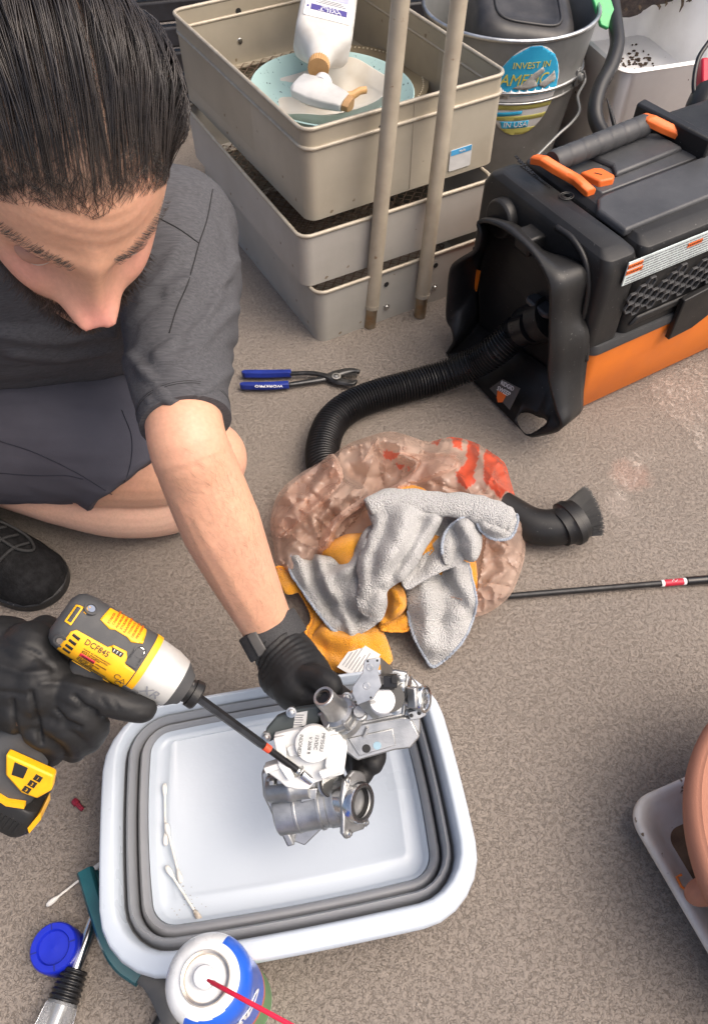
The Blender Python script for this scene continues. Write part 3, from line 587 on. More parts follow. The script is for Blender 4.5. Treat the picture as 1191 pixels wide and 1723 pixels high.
ell = [(SA * math.cos(a) * (1 + 0.02 * math.sin(5 * a)), SB * math.sin(a)) for a in np.linspace(0, 2 * PI, 61)[:-1]]
M_sblue = pbr('sticker_sky_blue', (0.03, 0.36, 0.62), 0.45, col2=(0.04, 0.42, 0.66), nscale=30); M_syel = pbr('sticker_yellow', (0.72, 0.62, 0.10), 0.5); M_solive = pbr('sticker_olive', (0.50, 0.47, 0.13), 0.5)
bst = wrap([(x, y) for x, y in ell], 0.0010, 'sticker', M_paper)
tb_, t = t, bst
up_ = [p for p in ell if p[1] > -0.012]
def clipy(y0, y1, x0=-1, x1=1):
    pts = []
    for y in np.linspace(y0, y1, 6): w = SA * math.sqrt(max(0, 1 - (y / SB) ** 2)); pts.append((min(w * 0.995, x1), y))
    for y in np.linspace(y1, y0, 6): w = SA * math.sqrt(max(0, 1 - (y / SB) ** 2)); pts.append((max(-w * 0.995, x0), y))
    return pts
wrap(clipy(-0.006, 0.087), 0.0018, 'sticker_sky', M_sblue)
wrap(clipy(-0.034, -0.024), 0.0018, 'sticker_stripe', M_solive); wrap(clipy(-0.056, -0.047), 0.0018, 'sticker_stripe', M_solive); wrap(clipy(-0.0865, -0.073), 0.0018, 'sticker_stripe', M_solive)
wrap([(-0.052, -0.040), (0.000, -0.036), (0.000, -0.043), (-0.050, -0.048)], 0.0024, 'sticker_band', M_sblue)
wrap([(-0.040, -0.058), (0.018, -0.058), (0.018, -0.072), (-0.034, -0.072)], 0.0024, 'sticker_band', M_sblue)
wrap_text('INVEST IN', 0.0165, 0.0, 0.052, M_syel, 0.0030)
wrap_text('AMERICA', 0.031, 0.0, 0.024, M_syel, 0.0030, sx=0.86, shear=0.15)
wrap_text('IN USA', 0.0155, -0.008, -0.065, M_whiteink, 0.0030)
for k in range(7):
    cx_ = -0.046 + k * 0.0155; wrap([(cx_ + (0.006 if j % 2 == 0 else 0.0025) * math.sin(j * PI / 5), 0.002 + (0.006 if j % 2 == 0 else 0.0025) * math.cos(j * PI / 5)) for j in range(10)], 0.0030, 'sticker_star', M_whiteink, step=0.02)
for poly in ([(-0.030, 0.010), (-0.012, 0.018), (0.004, 0.036), (0.022, 0.048), (0.028, 0.040), (0.012, 0.024), (0.020, 0.012), (-0.004, 0.006)], [(-0.060, 0.006), (-0.035, 0.002), (-0.030, -0.010), (-0.058, -0.010)], [(0.020, 0.014), (0.050, 0.036), (0.058, 0.020), (0.036, 0.006)]):
    wrap(poly, 0.0036, 'torn_patch', pbr('torn_paper', (0.55, 0.54, 0.50), 0.7, col2=(0.16, 0.15, 0.14), nscale=70, amt=0.9))
t = tb_
# ear and wire bail
qe = on_pail(972, 128, 0.004); ae = math.atan2(qe.y - bc.y, qe.x - bc.x); Me = zframe(qe, V(math.cos(ae), math.sin(ae), 0.1), V(0, 0, 1))
MB(Me).box((0, 0, 0), (0.030, 0.020, 0.006)).lathe([(0.009, 0.002), (0.009, 0.010), (0.005, 0.012), (0.0001, 0.012)], 16).build('ear', M_galv, t, bevel=0.001)
bp = [Me @ V(0.012, 0.0, 0.010), Me @ V(-0.006, 0.002, 0.016)] + [EYE + ray(px, py) * k for px, py, k in ((985, 108, 1.52), (977, 132, 1.51), (972, 160, 1.49), (975, 185, 1.47), (962, 205, 1.455), (940, 225, 1.44), (915, 250, 1.43), (880, 285, 1.425))][2:]
MB().tube(catmull(bp, 6), 0.0028, 8)  .build('bail', M_galv, t, smooth=60)
# black plastic pot standing upside down in the bucket
M_pot = pbr('black_pot_plastic', (0.022, 0.022, 0.024), 0.42, col2=(0.05, 0.047, 0.045), nscale=16, spots=(0.30, 0.26, 0.20), sscale=150, sth=0.755)
Mp = Matrix.Translation((0.318, 1.735, 0.17)) @ Matrix.Rotation(R(12), 4, 'X') @ Matrix.Rotation(R(8), 4, 'Y')
t = thing('nursery_pot', 'black plastic pot upside down inside the steel bucket', 'plant pot', Mp)
def sqc(a, z, e=4.2, n=56): return [(a * math.copysign(abs(math.cos(2 * PI * k / n)) ** (2 / e), math.cos(2 * PI * k / n)), a * math.copysign(abs(math.sin(2 * PI * k / n)) ** (2 / e), math.sin(2 * PI * k / n)), z) for k in range(n)]
MB(Mp).loft([sqc(0.108, -0.10), sqc(0.105, 0.09), sqc(0.102, 0.125), sqc(0.094, 0.145), sqc(0.080, 0.152), sqc(0.060, 0.153), sqc(0.056, 0.149), sqc(0.030, 0.149)]).build('pot_shell', M_pot, t, smooth=60)
MB(Mp).tube([Vector(p) for p in sqc(0.066, 0.1535)], 0.003, 8, loop=True).build('base_ridge', M_pot, t, smooth=180)

# ---------------------------------------------------------------- white bin, its contents and the hose beside it
bo = Z(1050, 124, 0.245); Mn = Matrix.Translation((bo.x, bo.y, 0)) @ Matrix.Rotation(R(17), 4, 'Z')
t = thing('white_bin', 'open white plastic storage bin sprinkled with dry soil at the back', 'bin', Mn)
M_bin = pbr('frosted_white_plastic', (0.84, 0.84, 0.83), 0.45, col2=(0.76, 0.755, 0.745), nscale=10, spots=(0.10, 0.07, 0.05), sscale=75, sth=0.735)
BW, BL, BZ = 0.46, 0.60, 0.245
def bn(i, z, r=0.03): return [(x + BW / 2, y + BL / 2, z) for x, y in rrect(BW / 2 - i, BL / 2 - i, r, 6)]
MB(Mn).loft([bn(0.012, 0.0), bn(0.008, 0.004), bn(0.002, BZ - .004), bn(-0.002, BZ), bn(0.004, BZ + .004), bn(0.008, BZ - 0.002), bn(0.018, 0.05), bn(0.04, 0.045)]).build('bin_shell', M_bin, t, smooth=50)
cr = MB(); r2 = random.Random(3)
for k in range(75):
    px, py = r2.gauss(1070, 28), r2.gauss(92, 20)
    if k < 35: px, py = r2.gauss(1078, 20), r2.gauss(100, 6)
    p = Z(px, py, 0.05); l_ = Mn.inverted() @ p
    if 0.05 < l_.x < BW - .05 and 0.05 < l_.y < BL - .05: cr.ball((p.x, p.y, 0.0475), (0.002 + r2.random() * .004, 0.002 + r2.random() * .003, 0.002), n=4)
tag(tag(cr.build('soil_crumbs', M_dirt, None, smooth=0), 'loose dark soil crumbs scattered on the white bin floor', 'soil'), kind='stuff')
Mq = Matrix.Translation((bo.x + 0.14, bo.y + 0.60, 0.225)) @ Matrix.Rotation(R(17), 4, 'Z')
t = thing('soil_block', 'ragged black root block hanging over the back of the white bin', 'root ball', Mq)
b = MB(); b.ball((0, 0, 0), (0.20, 0.11, 0.085), n=26); me = b.mesh('m'); a = co_of(me)
a = np.array([tuple(Vector(p) * (1 + 0.16 * noise.noise(Vector(p) * 22) + 0.10 * noise.noise(Vector(p) * 60))) for p in a]); a[:, 0] = np.clip(a[:, 0], -.17, .17); set_co(me, a); me.transform(Mq)
finish(me, 'root_mass', [pbr('black_soil', (0.022, 0.017, 0.016), 0.9, col2=(0.05, 0.035, 0.03), nscale=90, bump=0.9, bscale=260)], t, smooth=180)
rt = MB(); r2 = random.Random(5)
for k in range(17):
    x = -0.17 + 0.34 * r2.random(); p = Mq @ V(x, -0.085 - 0.02 * r2.random(), -0.045); q = p + V(r2.gauss(0, .006), -0.004, -0.004 - r2.random() * (0.03 if k in (3, 15) else 0.008)); rt.tube([p, p.lerp(q, .5) + V(.003, 0, 0), q], [0.004, 0.003, 0.001], 6)
tag(rt.build('hanging_roots', M_dirt, t), kind='stuff')
# black tube
hp = [D(px, py, d) for px, py, d in ((1024, -60, 1.56), (1030, 0, 1.53), (1036, 45, 1.50), (1038, 75, 1.485), (1028, 110, 1.47), (1010, 145, 1.455), (1001, 180, 1.445), (1006, 210, 1.44), (1030, 250, 1.43), (1050, 300, 1.44))]
t = tag(MB().tube(catmull(hp, 8), 0.0142, 16).build('black_tube', pbr('black_rubber_tube', (0.02, 0.02, 0.021), 0.38, nscale=30, spots=(0.16, 0.15, 0.14), sscale=120, sth=0.72), None, smooth=180), 'curved black rubber tube standing in front of the white bin', 'tube')
pt = D(1018, 22, 1.50); Mg = zframe(pt, -CF + CX * 0.25, CX * 0.95 + CU * 0.35)
t = tag(MB(Mg).prism([(-0.018, 0.05), (0.020, 0.056), (0.020, -0.010), (-0.006, -0.030), (-0.020, -0.020)], -0.004, 0.004).build('green_tag', pbr('green_plastic', (0.06, 0.42, 0.14), 0.4, col2=(0.05, 0.34, 0.11), nscale=40), None, bevel=0.002), 'bright green plastic tag clipped by the black tube', 'tag')
a, b2 = D(1021, 165, 1.43), D(1037, 222, 1.42)
tag(MB().tube([a, a.lerp(b2, .5), b2, D(1046, 262, 1.43)], [0.001, 0.0035, 0.0045, 0.0045], 8).build('plant_spike', M_black, None, smooth=60), 'thin black pointed spike beside the black tube', 'spike')
# red and black blower with cable at the right edge
Mr = frame(D(1192, 170, 1.42), CX, V(0, 0, 1)); t = thing('corded_tool', 'red and black corded power tool at the right edge behind the vacuum', 'power tool', Mr)
MB().tube(catmull([D(px, py, d) for px, py, d in ((1215, 160, 1.40), (1192, 168, 1.39), (1180, 190, 1.38), (1178, 215, 1.38), (1190, 240, 1.38), (1225, 250, 1.40))], 6), [0.03, 0.034, 0.030, 0.022, 0.022, 0.024], 16).build('tool_body', M_black, t, smooth=60)
MB(frame(D(1170, 203, 1.385), CX, -CF)).box((0, 0, 0), (0.026, 0.028, 0.03)).build('red_housing', M_red, t, bevel=0.005)
MB(frame(D(1181, 125, 1.44), CX, -CF)).box((0, 0, 0), (0.014, 0.05, 0.03)).build('red_panel', M_red, t, bevel=0.004)
MB().tube(catmull([D(px, py, d) for px, py, d in ((1215, 40, 1.40), (1191, 72, 1.39), (1174, 100, 1.385), (1167, 140, 1.38), (1172, 170, 1.375), (1185, 190, 1.37), (1215, 210, 1.37))], 8), 0.0042, 10).build('cable', M_blackgloss, t, smooth=180)
MB(frame(D(1188, 228, 1.33), CX, -CF)).tube([(0.012 * math.cos(a), 0.014 * math.sin(a), 0) for a in np.linspace(0, 2 * PI, 21)[:-1]], 0.002, 8, loop=True).build('ring', M_steel, t)

# ---------------------------------------------------------------- collapsible wash basin
BA = 0.172
def bas(i, z, n=6):                      # outline of the basin at inset i from the rim edge
    s = min(max(i / 0.041, -0.2), 1.6); cx, cy = lerp(-0.0745, -0.0785, s), lerp(0.243, 0.262, s) - (0.0 if s < 1 else 0)
    pts = rrect(lerp(0.187, 0.146, s), lerp(0.135, 0.1035, s), max(0.006, lerp(0.066, 0.022, s)), n, lerp(0.026, 0.040, min(s, 1.2)))
    c, sn = math.cos(BA), math.sin(BA); return [(cx + c * x - sn * y, cy + sn * x + c * y, z) for x, y in pts]
MBas = Matrix.Translation((-0.076, 0.25, 0))
basin = thing('wash_basin', 'white collapsible wash basin with grey folded walls under the metal valve', 'basin', MBas)
M_bas = pbr('basin_white', (0.485, 0.54, 0.605), 0.30, col2=(0.455, 0.51, 0.575), nscale=4, bump=0.08, bscale=150)
MB().loft([bas(.003, .058), bas(0, .060), bas(-.0015, .073), bas(0.0, .0792), bas(.0012, .0808), bas(.0035, .0814), bas(.0120, .0822), bas(.0142, .0815), bas(.0155, .0795), bas(.0180, .066), bas(.0190, .050), bas(.0165, .050), bas(.0135, .070), bas(.008, .074), bas(.004, .072)], cap=False, loop=True).build('rim', M_bas, basin, smooth=50)
MB().loft([bas(.0185, .056), bas(.0200, .046), bas(.0215, .052), bas(.0235, .0605), bas(.0262, .0620), bas(.0282, .057), bas(.0290, .040), bas(.0295, .020), bas(.0278, .020), bas(.0268, .048), bas(.0245, .052), bas(.0210, .036), bas(.0180, .040)], cap=False, loop=True).build('silicone_ring', M_greyrub, basin, smooth=60)
MB().loft([bas(.0292, .026), bas(.0305, .032), bas(.0325, .0405), bas(.0350, .042), bas(.0375, .040), bas(.0400, .034), bas(.0408, .016), bas(.0408, .008), bas(.030, .008), bas(.029, .02)], cap=False, loop=True).build('silicone_ring', M_greyrub, basin, smooth=60)
fb = MB(); fr_ = [bas(.0405, .026), bas(.0412, .0280), bas(.0425, .0265), bas(.0450, .0175), bas(.0480, .0145), bas(.0590, .0135), bas(.0604, .0146), bas(.0635, .0146), bas(.0647, .0136)]; fb.loft(fr_, cap=False); fb.f.append(tuple(range(len(fb.v) - len(fr_[0]), len(fb.v)))); fb.m.append(0)
fb.build('base', M_bas, basin, smooth=60)
MB().loft([bas(.034, .0), bas(.036, .0075), bas(.062, .0075)]).build('foot', M_bas, basin)
# cotton swabs
M_cot = pbr('cotton', (0.74, 0.73, 0.70), 0.9, bump=0.6, bscale=900, bdist=0.001); M_stick = pbr('paper_stick', (0.76, 0.74, 0.69), 0.6)
M_cotd = pbr('soiled_cotton', (0.62, 0.57, 0.50), 0.9, col2=(0.22, 0.17, 0.12), nscale=300, amt=0.9)
def swab(p, q, label, dirty=False, group='used cotton swabs'):
    t = thing('cotton_swab', label, 'cotton swab', p, group); d = (q - p).normalized(); L = (q - p).length
    MB().tube([p + d * 0.006, p.lerp(q, 0.5) + V(0, 0, 0.0006), q - d * 0.006], 0.0013, 10).build('stick', M_stick, t, smooth=60)
    for a, s, m in ((p, d, M_cot), (q, -d, M_cotd if dirty else M_cot)):
        MB().tube([a, a + s * 0.0012, a + s * 0.004, a + s * 0.008, a + s * 0.012, a + s * 0.015], [0.0008, 0.0021, 0.0029, 0.0029, 0.0022, 0.0013], 12).build('cotton_tip', m, t, smooth=180)
swab(Z(277, 1318, .020), Z(279, 1424, .018), 'upright cotton swab at the top of the three lying in the basin')
swab(Z(279, 1385, .023), Z(305, 1487, .018), 'middle cotton swab in the basin, crossing the end of the upper one')
swab(Z(279, 1457, .020), Z(339, 1552, .018), 'lowest cotton swab in the basin with a soiled brown tip', True)
swab(Z(78, 1525, .004), Z(172, 1452, .004), 'cotton swab lying on the floor outside the basin')
# teal handled scraper tucked under the basin edge
t = thing('scraper', 'teal handled scraper with dark neck lying against the lower left basin edge', 'scraper', Z(200, 1560, .02))
M_teal = pbr('teal_plastic', (0.012, 0.085, 0.105), 0.42, col2=(0.010, 0.07, 0.088), nscale=40)
def strip(pts, ws, zs, th, name, mat):
    P = catmull([Z(px, py, z) for (px, py), z in zip(pts, zs)], 5); W = interp_list(ws, len(P)); rings = []
    for i, p in enumerate(P):
        d = (P[min(i + 1, len(P) - 1)] - P[max(i - 1, 0)]).normalized(); w = V(-d.y, d.x, 0).normalized() * W[i] / 2; h = V(0, 0, th)
        rings.append([p - w, p + w, p + w + h * .7, p + w * .7 + h, p - w * .7 + h, p - w + h * .7])
    return MB().loft(rings).build(name, mat, t, smooth=45)
strip([(146, 1468), (156, 1502), (170, 1547), (187, 1594), (208, 1626), (238, 1648)], [.017, .0165, .016, .016, .016, .016], [.034, .036, .036, .034, .03, .026], .012, 'handle', M_teal)
strip([(158, 1472), (170, 1505), (186, 1550), (204, 1590)], [.012, .011, .010, .006], [.026, .026, .026, .024], .010, 'handle_spine', M_teal)
strip([(238, 1638), (262, 1650), (278, 1675), (292, 1705), (305, 1716)], [.018, .026, .026, .026, .03], [.028, .024, .02, .016, .012], .008, 'neck', M_darkgrey)
a, b = Z(282, 1702, .012), Z(258, 1740, .010); MB().tube([a, b], 0.0065, 12).build('shaft', M_black, t)
# blue cap
cp = Z(90, 1595, .030); cp.z = 0; t = thing('blue_cap', 'round blue plastic cap lying beside the screwdriver', 'cap', cp); Mc = Matrix.Translation(cp)
n = 60; prof = [(0.0225, 0.0), (0.0240, 0.004), (0.0238, 0.028), (0.0232, 0.0305), (0.0220, 0.0320), (0.0165, 0.0320), (0.0155, 0.0305), (0.0150, 0.0280), (0.0030, 0.0278), (0.0001, 0.0282)]
MB(Mc).lathe(prof, n).build('cap_shell', M_blue, t, smooth=35)
for k in range(4): MB(Mc @ Matrix.Rotation(k * PI / 2 + 0.3, 4, 'Z')).box((0.0192, 0, 0.0321), (0.006, 0.0014, 0.0006)).build('notch', pbr('notch_blue', (0.004, 0.012, 0.2), 0.5), t)
# small red nut driver bit
a, b = Z(124, 1347, .005), Z(139, 1363, .004); d = (b - a); t = thing('red_wire_connector', 'tiny dark red plastic connector on the floor left of the basin', 'connector', a)
MB().tube([a, a + d * .1, a + d * .38, a + d * .4, b], [.0036, .0042, .0042, .003, .0026], 8).build('connector_body', pbr('maroon_plastic', (0.22, 0.012, 0.03), 0.45), t, smooth=30)
# screwdriver
a, c = Z(161, 1542, .014), Z(123, 1642, .016); d = (c - a).normalized()
t = thing('screwdriver', 'screwdriver with chrome shaft, black collar and clear handle on the floor', 'screwdriver', c)
MB().tube([a, a + d * .003, a + d * .060], [.0055, .0068, .0068], 24).build('shaft', M_chrome, t, smooth=40)
MB().tube([a + d * -.001, a + d * .0008], .0042, 12).build('socket', M_ink, t)
n = 60; P = [a + d * (.050 + .029 * k / n) for k in range(n + 1)]
MB().tube(P, [(.0125 + .003 * k / n) + .0008 * math.sin(k / n * PI * 12) for k in range(n + 1)], 24).build('collar', M_blackgloss, t, smooth=60)
m_, n_, l_, p_ = nodes('clear_handle'); p_.inputs['Base Color'].default_value = (0.86, 0.88, 0.9, 1); p_.inputs['Transmission Weight'].default_value = 0.85; p_.inputs['Roughness'].default_value = 0.12; p_.inputs['IOR'].default_value = 1.45
hr_ = MB(); rings = []; o = a + d * .078; w = V(-d.y, d.x, 0).normalized(); u = d.cross(w)
for k, (s, r_) in enumerate(((0, .0145), (.008, .0165), (.03, .0185), (.07, .0175), (.11, .019), (.115, .015))):
    rings.append([o + d * s + (w * math.cos(j * PI / 12) + u * math.sin(j * PI / 12)) * r_ * (1 if j % 4 else .90) for j in range(24)])
hr_.loft(rings).build('handle', m_, t, smooth=40)
MB().tube([o + d * .002, o + d * .06], .0048, 12).build('tang', M_steel, t)
MB().tube([o + d * .001, o + d * .004], .0125, 20).build('inner_disc', M_darkgrey, t)
# air can with red straw
can = V(-0.118, 0.072, 0); CR, CZ = 0.0355, 0.186; Mc = Matrix.Translation(can)
t = thing('spray_can', 'white and blue spray can with red straw standing at the bottom edge', 'spray can', can)
prof = [(0.0001, 0.0), (CR - .002, 0.0), (CR, .003), (CR, .006), (CR, .080), (CR, .092), (CR, .15), (CR, .16), (CR, .168), (CR, .174), (CR, .180), (CR, CZ)]
prof += [(0.0185 + (CR - .0185) * math.cos(k * PI / 2 / 10) ** 0.9, CZ + 0.021 * math.sin(k * PI / 2 / 10)) for k in np.arange(.35, 10, .35)] + [(0.0185, CZ + 0.0213)]
b = MB(Mc); NA = 240; b.lathe(prof, NA); b.m = []
def blue_at(px, py): return None
for f in b.f:
    c3 = Vector((0, 0, 0))
    for i in f: c3 += Vector(b.v[i])
    c3 = c3 / len(f) - can; az = math.degrees(math.atan2(c3.y, c3.x)); r_ = math.hypot(c3.x, c3.y)
    s = (az + 118) % 360        # 0 at the near left edge of the print, growing to the right
    lim = CZ + 0.0120 + 0.0030 * min(1, s / 90) if s < 186 else -1
    b.m.append(1 if (s < 186 and (c3.z < CZ or r_ > lerp(.0295, .0265, min(1, s / 90))) and c3.z > 0.092) else (2 if s < 186 and c3.z <= 0.092 and c3.z > 0.080 else (3 if s < 186 and c3.z <= 0.080 and c3.z > .02 else 0)))
M_canw = pbr('can_white', (0.74, 0.76, 0.76), 0.28, coat=0.3); M_canb = pbr('can_blue', (0.015, 0.11, 0.60), 0.3, coat=0.3, nscale=10)
b.build('can_body', [M_canw, M_canb, pbr('can_red', (0.55, 0.11, 0.05), 0.35), pbr('can_green', (0.10, 0.25, 0.10), 0.35)], t, smooth=60)
CZ2 = CZ + .0045
MB(Mc).lathe([(0.0188, CZ2 + .0160), (0.0200, CZ2 + .0185), (0.0192, CZ2 + .0205), (0.0172, CZ2 + .0200), (0.0160, CZ2 + .0150), (0.0140, CZ2 + .0085), (0.0100, CZ2 + .0075), (0.0078, CZ2 + .0085), (0.0060, CZ2 + .014), (.0001, CZ2 + .014)], 48).build('valve_cup', metal('valve_cup_metal', (0.62, 0.57, 0.50), 0.28, col2=(0.5, 0.42, 0.34), nscale=60), t, smooth=50)
Mz = Matrix.Translation(can + V(0, 0, CZ2)) @ Matrix.Rotation(R(-35), 4, 'Z')
MB(Mz).lathe([(.0085, .012), (.0088, .016), (.0086, .0265), (.0076, .028), (.0001, .0283)], 30).tube([(0, 0, .022), (.0085, 0, .0225)], .0042, 14).build('nozzle', M_white, t, smooth=40, bevel=.0006)
s0 = Mz @ V(.004, 0, .0265); s1 = Z(512, 1738, CZ2 + .034)
MB().tube([s0, s0.lerp(s1, .5) + V(0, 0, .001), s1, s1 + (s1 - s0) * .5], 0.0019, 10).build('straw', pbr('red_straw', (0.72, 0.02, 0.06), 0.35), t, smooth=180)
for k, ch in enumerate('AUTO'):
    az = R(-78 + k * 19); p = can + V(math.cos(az), math.sin(az), 0) * (CR + .0004) + V(0, 0, 0.157)
    lettering(ch, 0.030, zframe(p, V(math.cos(az), math.sin(az), 0), V(-math.sin(az), math.cos(az), 0)), M_whiteink, t, depth=.0003)
# terracotta pot in a white tray
def corner_frame(px, py, qx, qy, z):
    a, b = Z(px, py, z), Z(qx, qy, z); return a, (b - a).normalized()
tc_, tu = corner_frame(1048, 1352, 1186, 1588, .045); tv = V(-tu.y, tu.x, 0)
if tv.x < 0: tv = -tv
SAU = (0.44, 0.40)
Mt_ = Matrix((tu, tv, V(0, 0, 1))).transposed().to_4x4(); Mt_.translation = V(tc_.x, tc_.y, 0)
t = thing('plant_saucer', 'white plastic tray with dirt in its well under the terracotta pot', 'saucer', Mt_)
def sau(i, z, r): return [(x + SAU[0] / 2, y + SAU[1] / 2, z) for x, y in rrect(SAU[0] / 2 - i, SAU[1] / 2 - i, r, 8)]
M_sau = pbr('weathered_white_tray', (0.68, 0.655, 0.61), 0.5, col2=(0.50, 0.44, 0.36), nscale=16, amt=0.8, spots=(0.15, 0.10, 0.06), sscale=60, sth=0.665)
MB(Mt_).loft([sau(.020, 0, .02), sau(.004, .030, .03), sau(0, .038, .032), sau(.0005, .044, .032), sau(.003, .046, .031), sau(.007, .0455, .028), sau(.012, .041, .026), sau(.026, .026, .022), sau(.040, .012, .016)]).build('saucer_shell', M_sau, t, smooth=60)
MB(Mt_).loft([sau(.039, .0125, .015), sau(.046, .0130, .012)]).build('dirty_well', pbr('wet_dirt', (0.22, 0.14, 0.08), 0.6, col2=(0.09, 0.055, 0.03), nscale=30), t)
p = Mt_ @ V(.085, .012, .0455); MB(zframe(p, V(0, 0, 1), tu)).tube([(0, .004, 0), (0, -.002, 0), (.010, -.003, 0), (.014, 0, 0)], .0014, 6).build('rust_mark', M_orange, t)
pc = Vector((0.5085, 0.1840, 0)); t = thing('terracotta_pot', 'large terracotta plant pot cut off by the right edge, standing in its white tray', 'plant pot', pc + V(0, 0, .014)); Mp = Matrix.Translation(pc + V(0, 0, .014))
MB(Mp).lathe([(.0001, 0), (.112, 0), (.118, .004), (.160, .080), (.1605, .082), (.176, .100), (.1835, .108), (.1850, .116), (.1840, .124), (.178, .1320), (.1774, .1321), (.1740, .1348), (.1733, .1347), (.168, .1374), (.1672, .1372), (.160, .1395), (.150, .140), (.146, .136), (.142, .10), (.0001, .095)], 120).build('pot_shell', M_terra, t, smooth=45)
MB(Mp).lathe([(.0001, .1), (.142, .1), (.142, .106), (.0001, .112)], 48).build('soil', M_dirt, t)
pk = Z(1168, 1500, .10) ; dk = (V(pc.x, pc.y, 0) - V(pk.x, pk.y, 0)).normalized()
MB(frame(V(pk.x, pk.y, .085) + dk * .014, dk, V(0, 0, 1))).ball((0, 0, 0), (.016, .013, .026)).build('side_lug', M_terra, t, smooth=180)
def pot_at(px, py, off=0.0015):
    d = ray(px, py); k = 0.3
    while k < 1.2:
        q = EYE + d * k; z = q.z - .014; r_ = np.interp(z, [0, .004, .080, .100], [.112, .118, .160, .176]) + off
        if math.hypot(q.x - pc.x, q.y - pc.y) < r_: return q
        k += .0005
    return EYE + d * .7
qq = pot_at(1186, 1540); az = math.atan2(qq.y - pc.y, qq.x - pc.x); Mq = zframe(pc + V(math.cos(az), math.sin(az), 0) * .146 + V(0, 0, .062), V(math.cos(az), math.sin(az), -.5), V(-math.sin(az), math.cos(az), 0))
MB(Mq).prism(rrect(.02, .024, .003), -.004, .0015).build('sticker', M_paper, t); MB(Mq).box((-.002, -.004, .0020), (.030, .014, .001)).build('sticker_band', pbr('sticker_navy', (.03, .10, .28), .5), t)
# telescopic rod with red band
a, b = Z(820, 1006, .008), Z(1240, 971, .008); t = thing('extension_rod', 'thin black rod with a red band running out to the right edge', 'rod', a)
MB().tube([a, b], .0042, 12).build('shaft', pbr('black_oxide_steel', (.03, .03, .031), .45, .6, col2=(.05, .05, .05), nscale=60), t)
e0, e1 = Z(1116, 981.5, .008), Z(1150, 978.5, .008); MB().tube([e0, e1], .0049, 14).build('red_band', M_red, t); d = (e1 - e0)
for s in (-.12, .96): MB().tube([e0 + d * s, e0 + d * (s + .14)], .0050, 14).build('white_band', M_whiteink, t)
MB(zframe((e0 + e1) / 2 + V(0, 0, .0049), V(0, -.4, 1), d)).tube([(-.004, -.001, 0), (-.001, .002, 0), (.001, -.002, 0), (.004, .001, 0)], .0005, 5).build('white_mark', M_whiteink, t)
MB().tube([Z(1155, 978, .008), b], .0062, 14).build('sleeve', M_blackgloss, t)
# dust brush
t = thing('dust_brush', 'black vacuum dust brush with elbow poking out from the plastic bag', 'brush', Z(930, 890, 0))
el = catmull([Z(px, py, z) for px, py, z in ((820, 840, .028), (860, 865, .028), (895, 884, .029), (930, 888, .031), (958, 880, .035))], 8)
MB().tube(el, [.0255, .0258, .0262, .0268, .0275], 28).build('elbow', M_black, t, smooth=60)
ca, cb_ = Z(950, 885, .036), Z(992, 862, .042); dd = (cb_ - ca).normalized(); Mcol = zframe(ca, dd, V(0, 0, 1))
def oval(a, b, z, n=36): return [(a * math.cos(2 * PI * k / n), b * math.sin(2 * PI * k / n), z) for k in range(n)]
MB(Mcol).loft([oval(.027, .027, -.010), oval(.0275, .029, 0), oval(.028, .034, .004), oval(.030, .035, .005), oval(.030, .035, .014), oval(.028, .033, .015), oval(.027, .031, .024)]).build('collar', M_black, t, smooth=40)
br_ = MB(); r2 = random.Random(11)
for k in range(2600):
    a = r2.random() * 2 * PI; rr_ = math.sqrt(r2.random()); x, y = .026 * rr_ * math.cos(a), .0305 * rr_ * math.sin(a)
    p = Mcol @ V(x, y, .022); q = Mcol @ V(x * 1.14 + r2.gauss(0, .0010), y * 1.24 + r2.gauss(0, .0010), .049 + r2.gauss(0, .0007) - 0.010 * (y / .031))
    s = CX * .00045; u_ = CU * .00045; br_.add([p - s, p + s, p + u_, q - s * .6, q + s * .6, q + u_ * .6], [(0, 1, 4, 3), (1, 2, 5, 4), (2, 0, 3, 5), (3, 4, 5)])
tag(br_.build('bristles', pbr('black_bristle', (.02, .02, .021), .5, rvar=0), t, smooth=0, fixn=False), kind='stuff')
# groove joint pliers
t = thing('pliers', 'groove joint pliers with blue handles lying beside the hose', 'pliers', Z(500, 635, 0))
M_blgrip = pbr('dipped_blue_grip', (.012, .028, .22), .42, col2=(.009, .02, .16), nscale=40); M_ox = metal('dark_plier_steel', (.10, .10, .10), .42, col2=(.06, .06, .06), nscale=80)
def bar(pts, ws, z, th, name, mat, bev=.0015):
    P = catmull([Z(px, py, z) for px, py in pts], 5); W = interp_list(ws, len(P)); rings = []
    for i, p in enumerate(P):
        d = (P[min(i + 1, len(P) - 1)] - P[max(i - 1, 0)]).normalized(); w = V(-d.y, d.x, 0).normalized() * W[i] / 2; h = V(0, 0, th)
        rings.append([p - w, p - w * .6 - h * .4, p + w * .6 - h * .4, p + w, p + w * .6 + h * .6, p - w * .6 + h * .6])
    return MB().loft(rings).build(name, mat, t, smooth=50, bevel=bev)
bar([(408, 631), (414, 630), (450, 630), (490, 629)], [.005, .0145, .015, .013], .009, .012, 'handle_grip', M_blgrip)
bar([(404, 650), (412, 650), (450, 650), (486, 648)], [.005, .0145, .015, .014], .009, .012, 'handle_grip', M_blgrip)
bar([(488, 629), (520, 628), (545, 632), (568, 640), (592, 645), (600, 641)], [.009, .009, .012, .018, .012, .005], .011, .006, 'arm', M_ox)
bar([(484, 648), (515, 643), (545, 637), (566, 629), (590, 624), (605, 626)], [.009, .011, .014, .018, .014, .007], .008, .007, 'arm', M_ox)
p = Z(566, 633, .0165); bolt(Matrix.Translation(p), t, .0052, 'pivot_bolt'); MB(Matrix.Translation(p)).box((0, 0, .0036), (.0075, .0012, .001)).build('slot', M_ink, t)
teeth = MB()
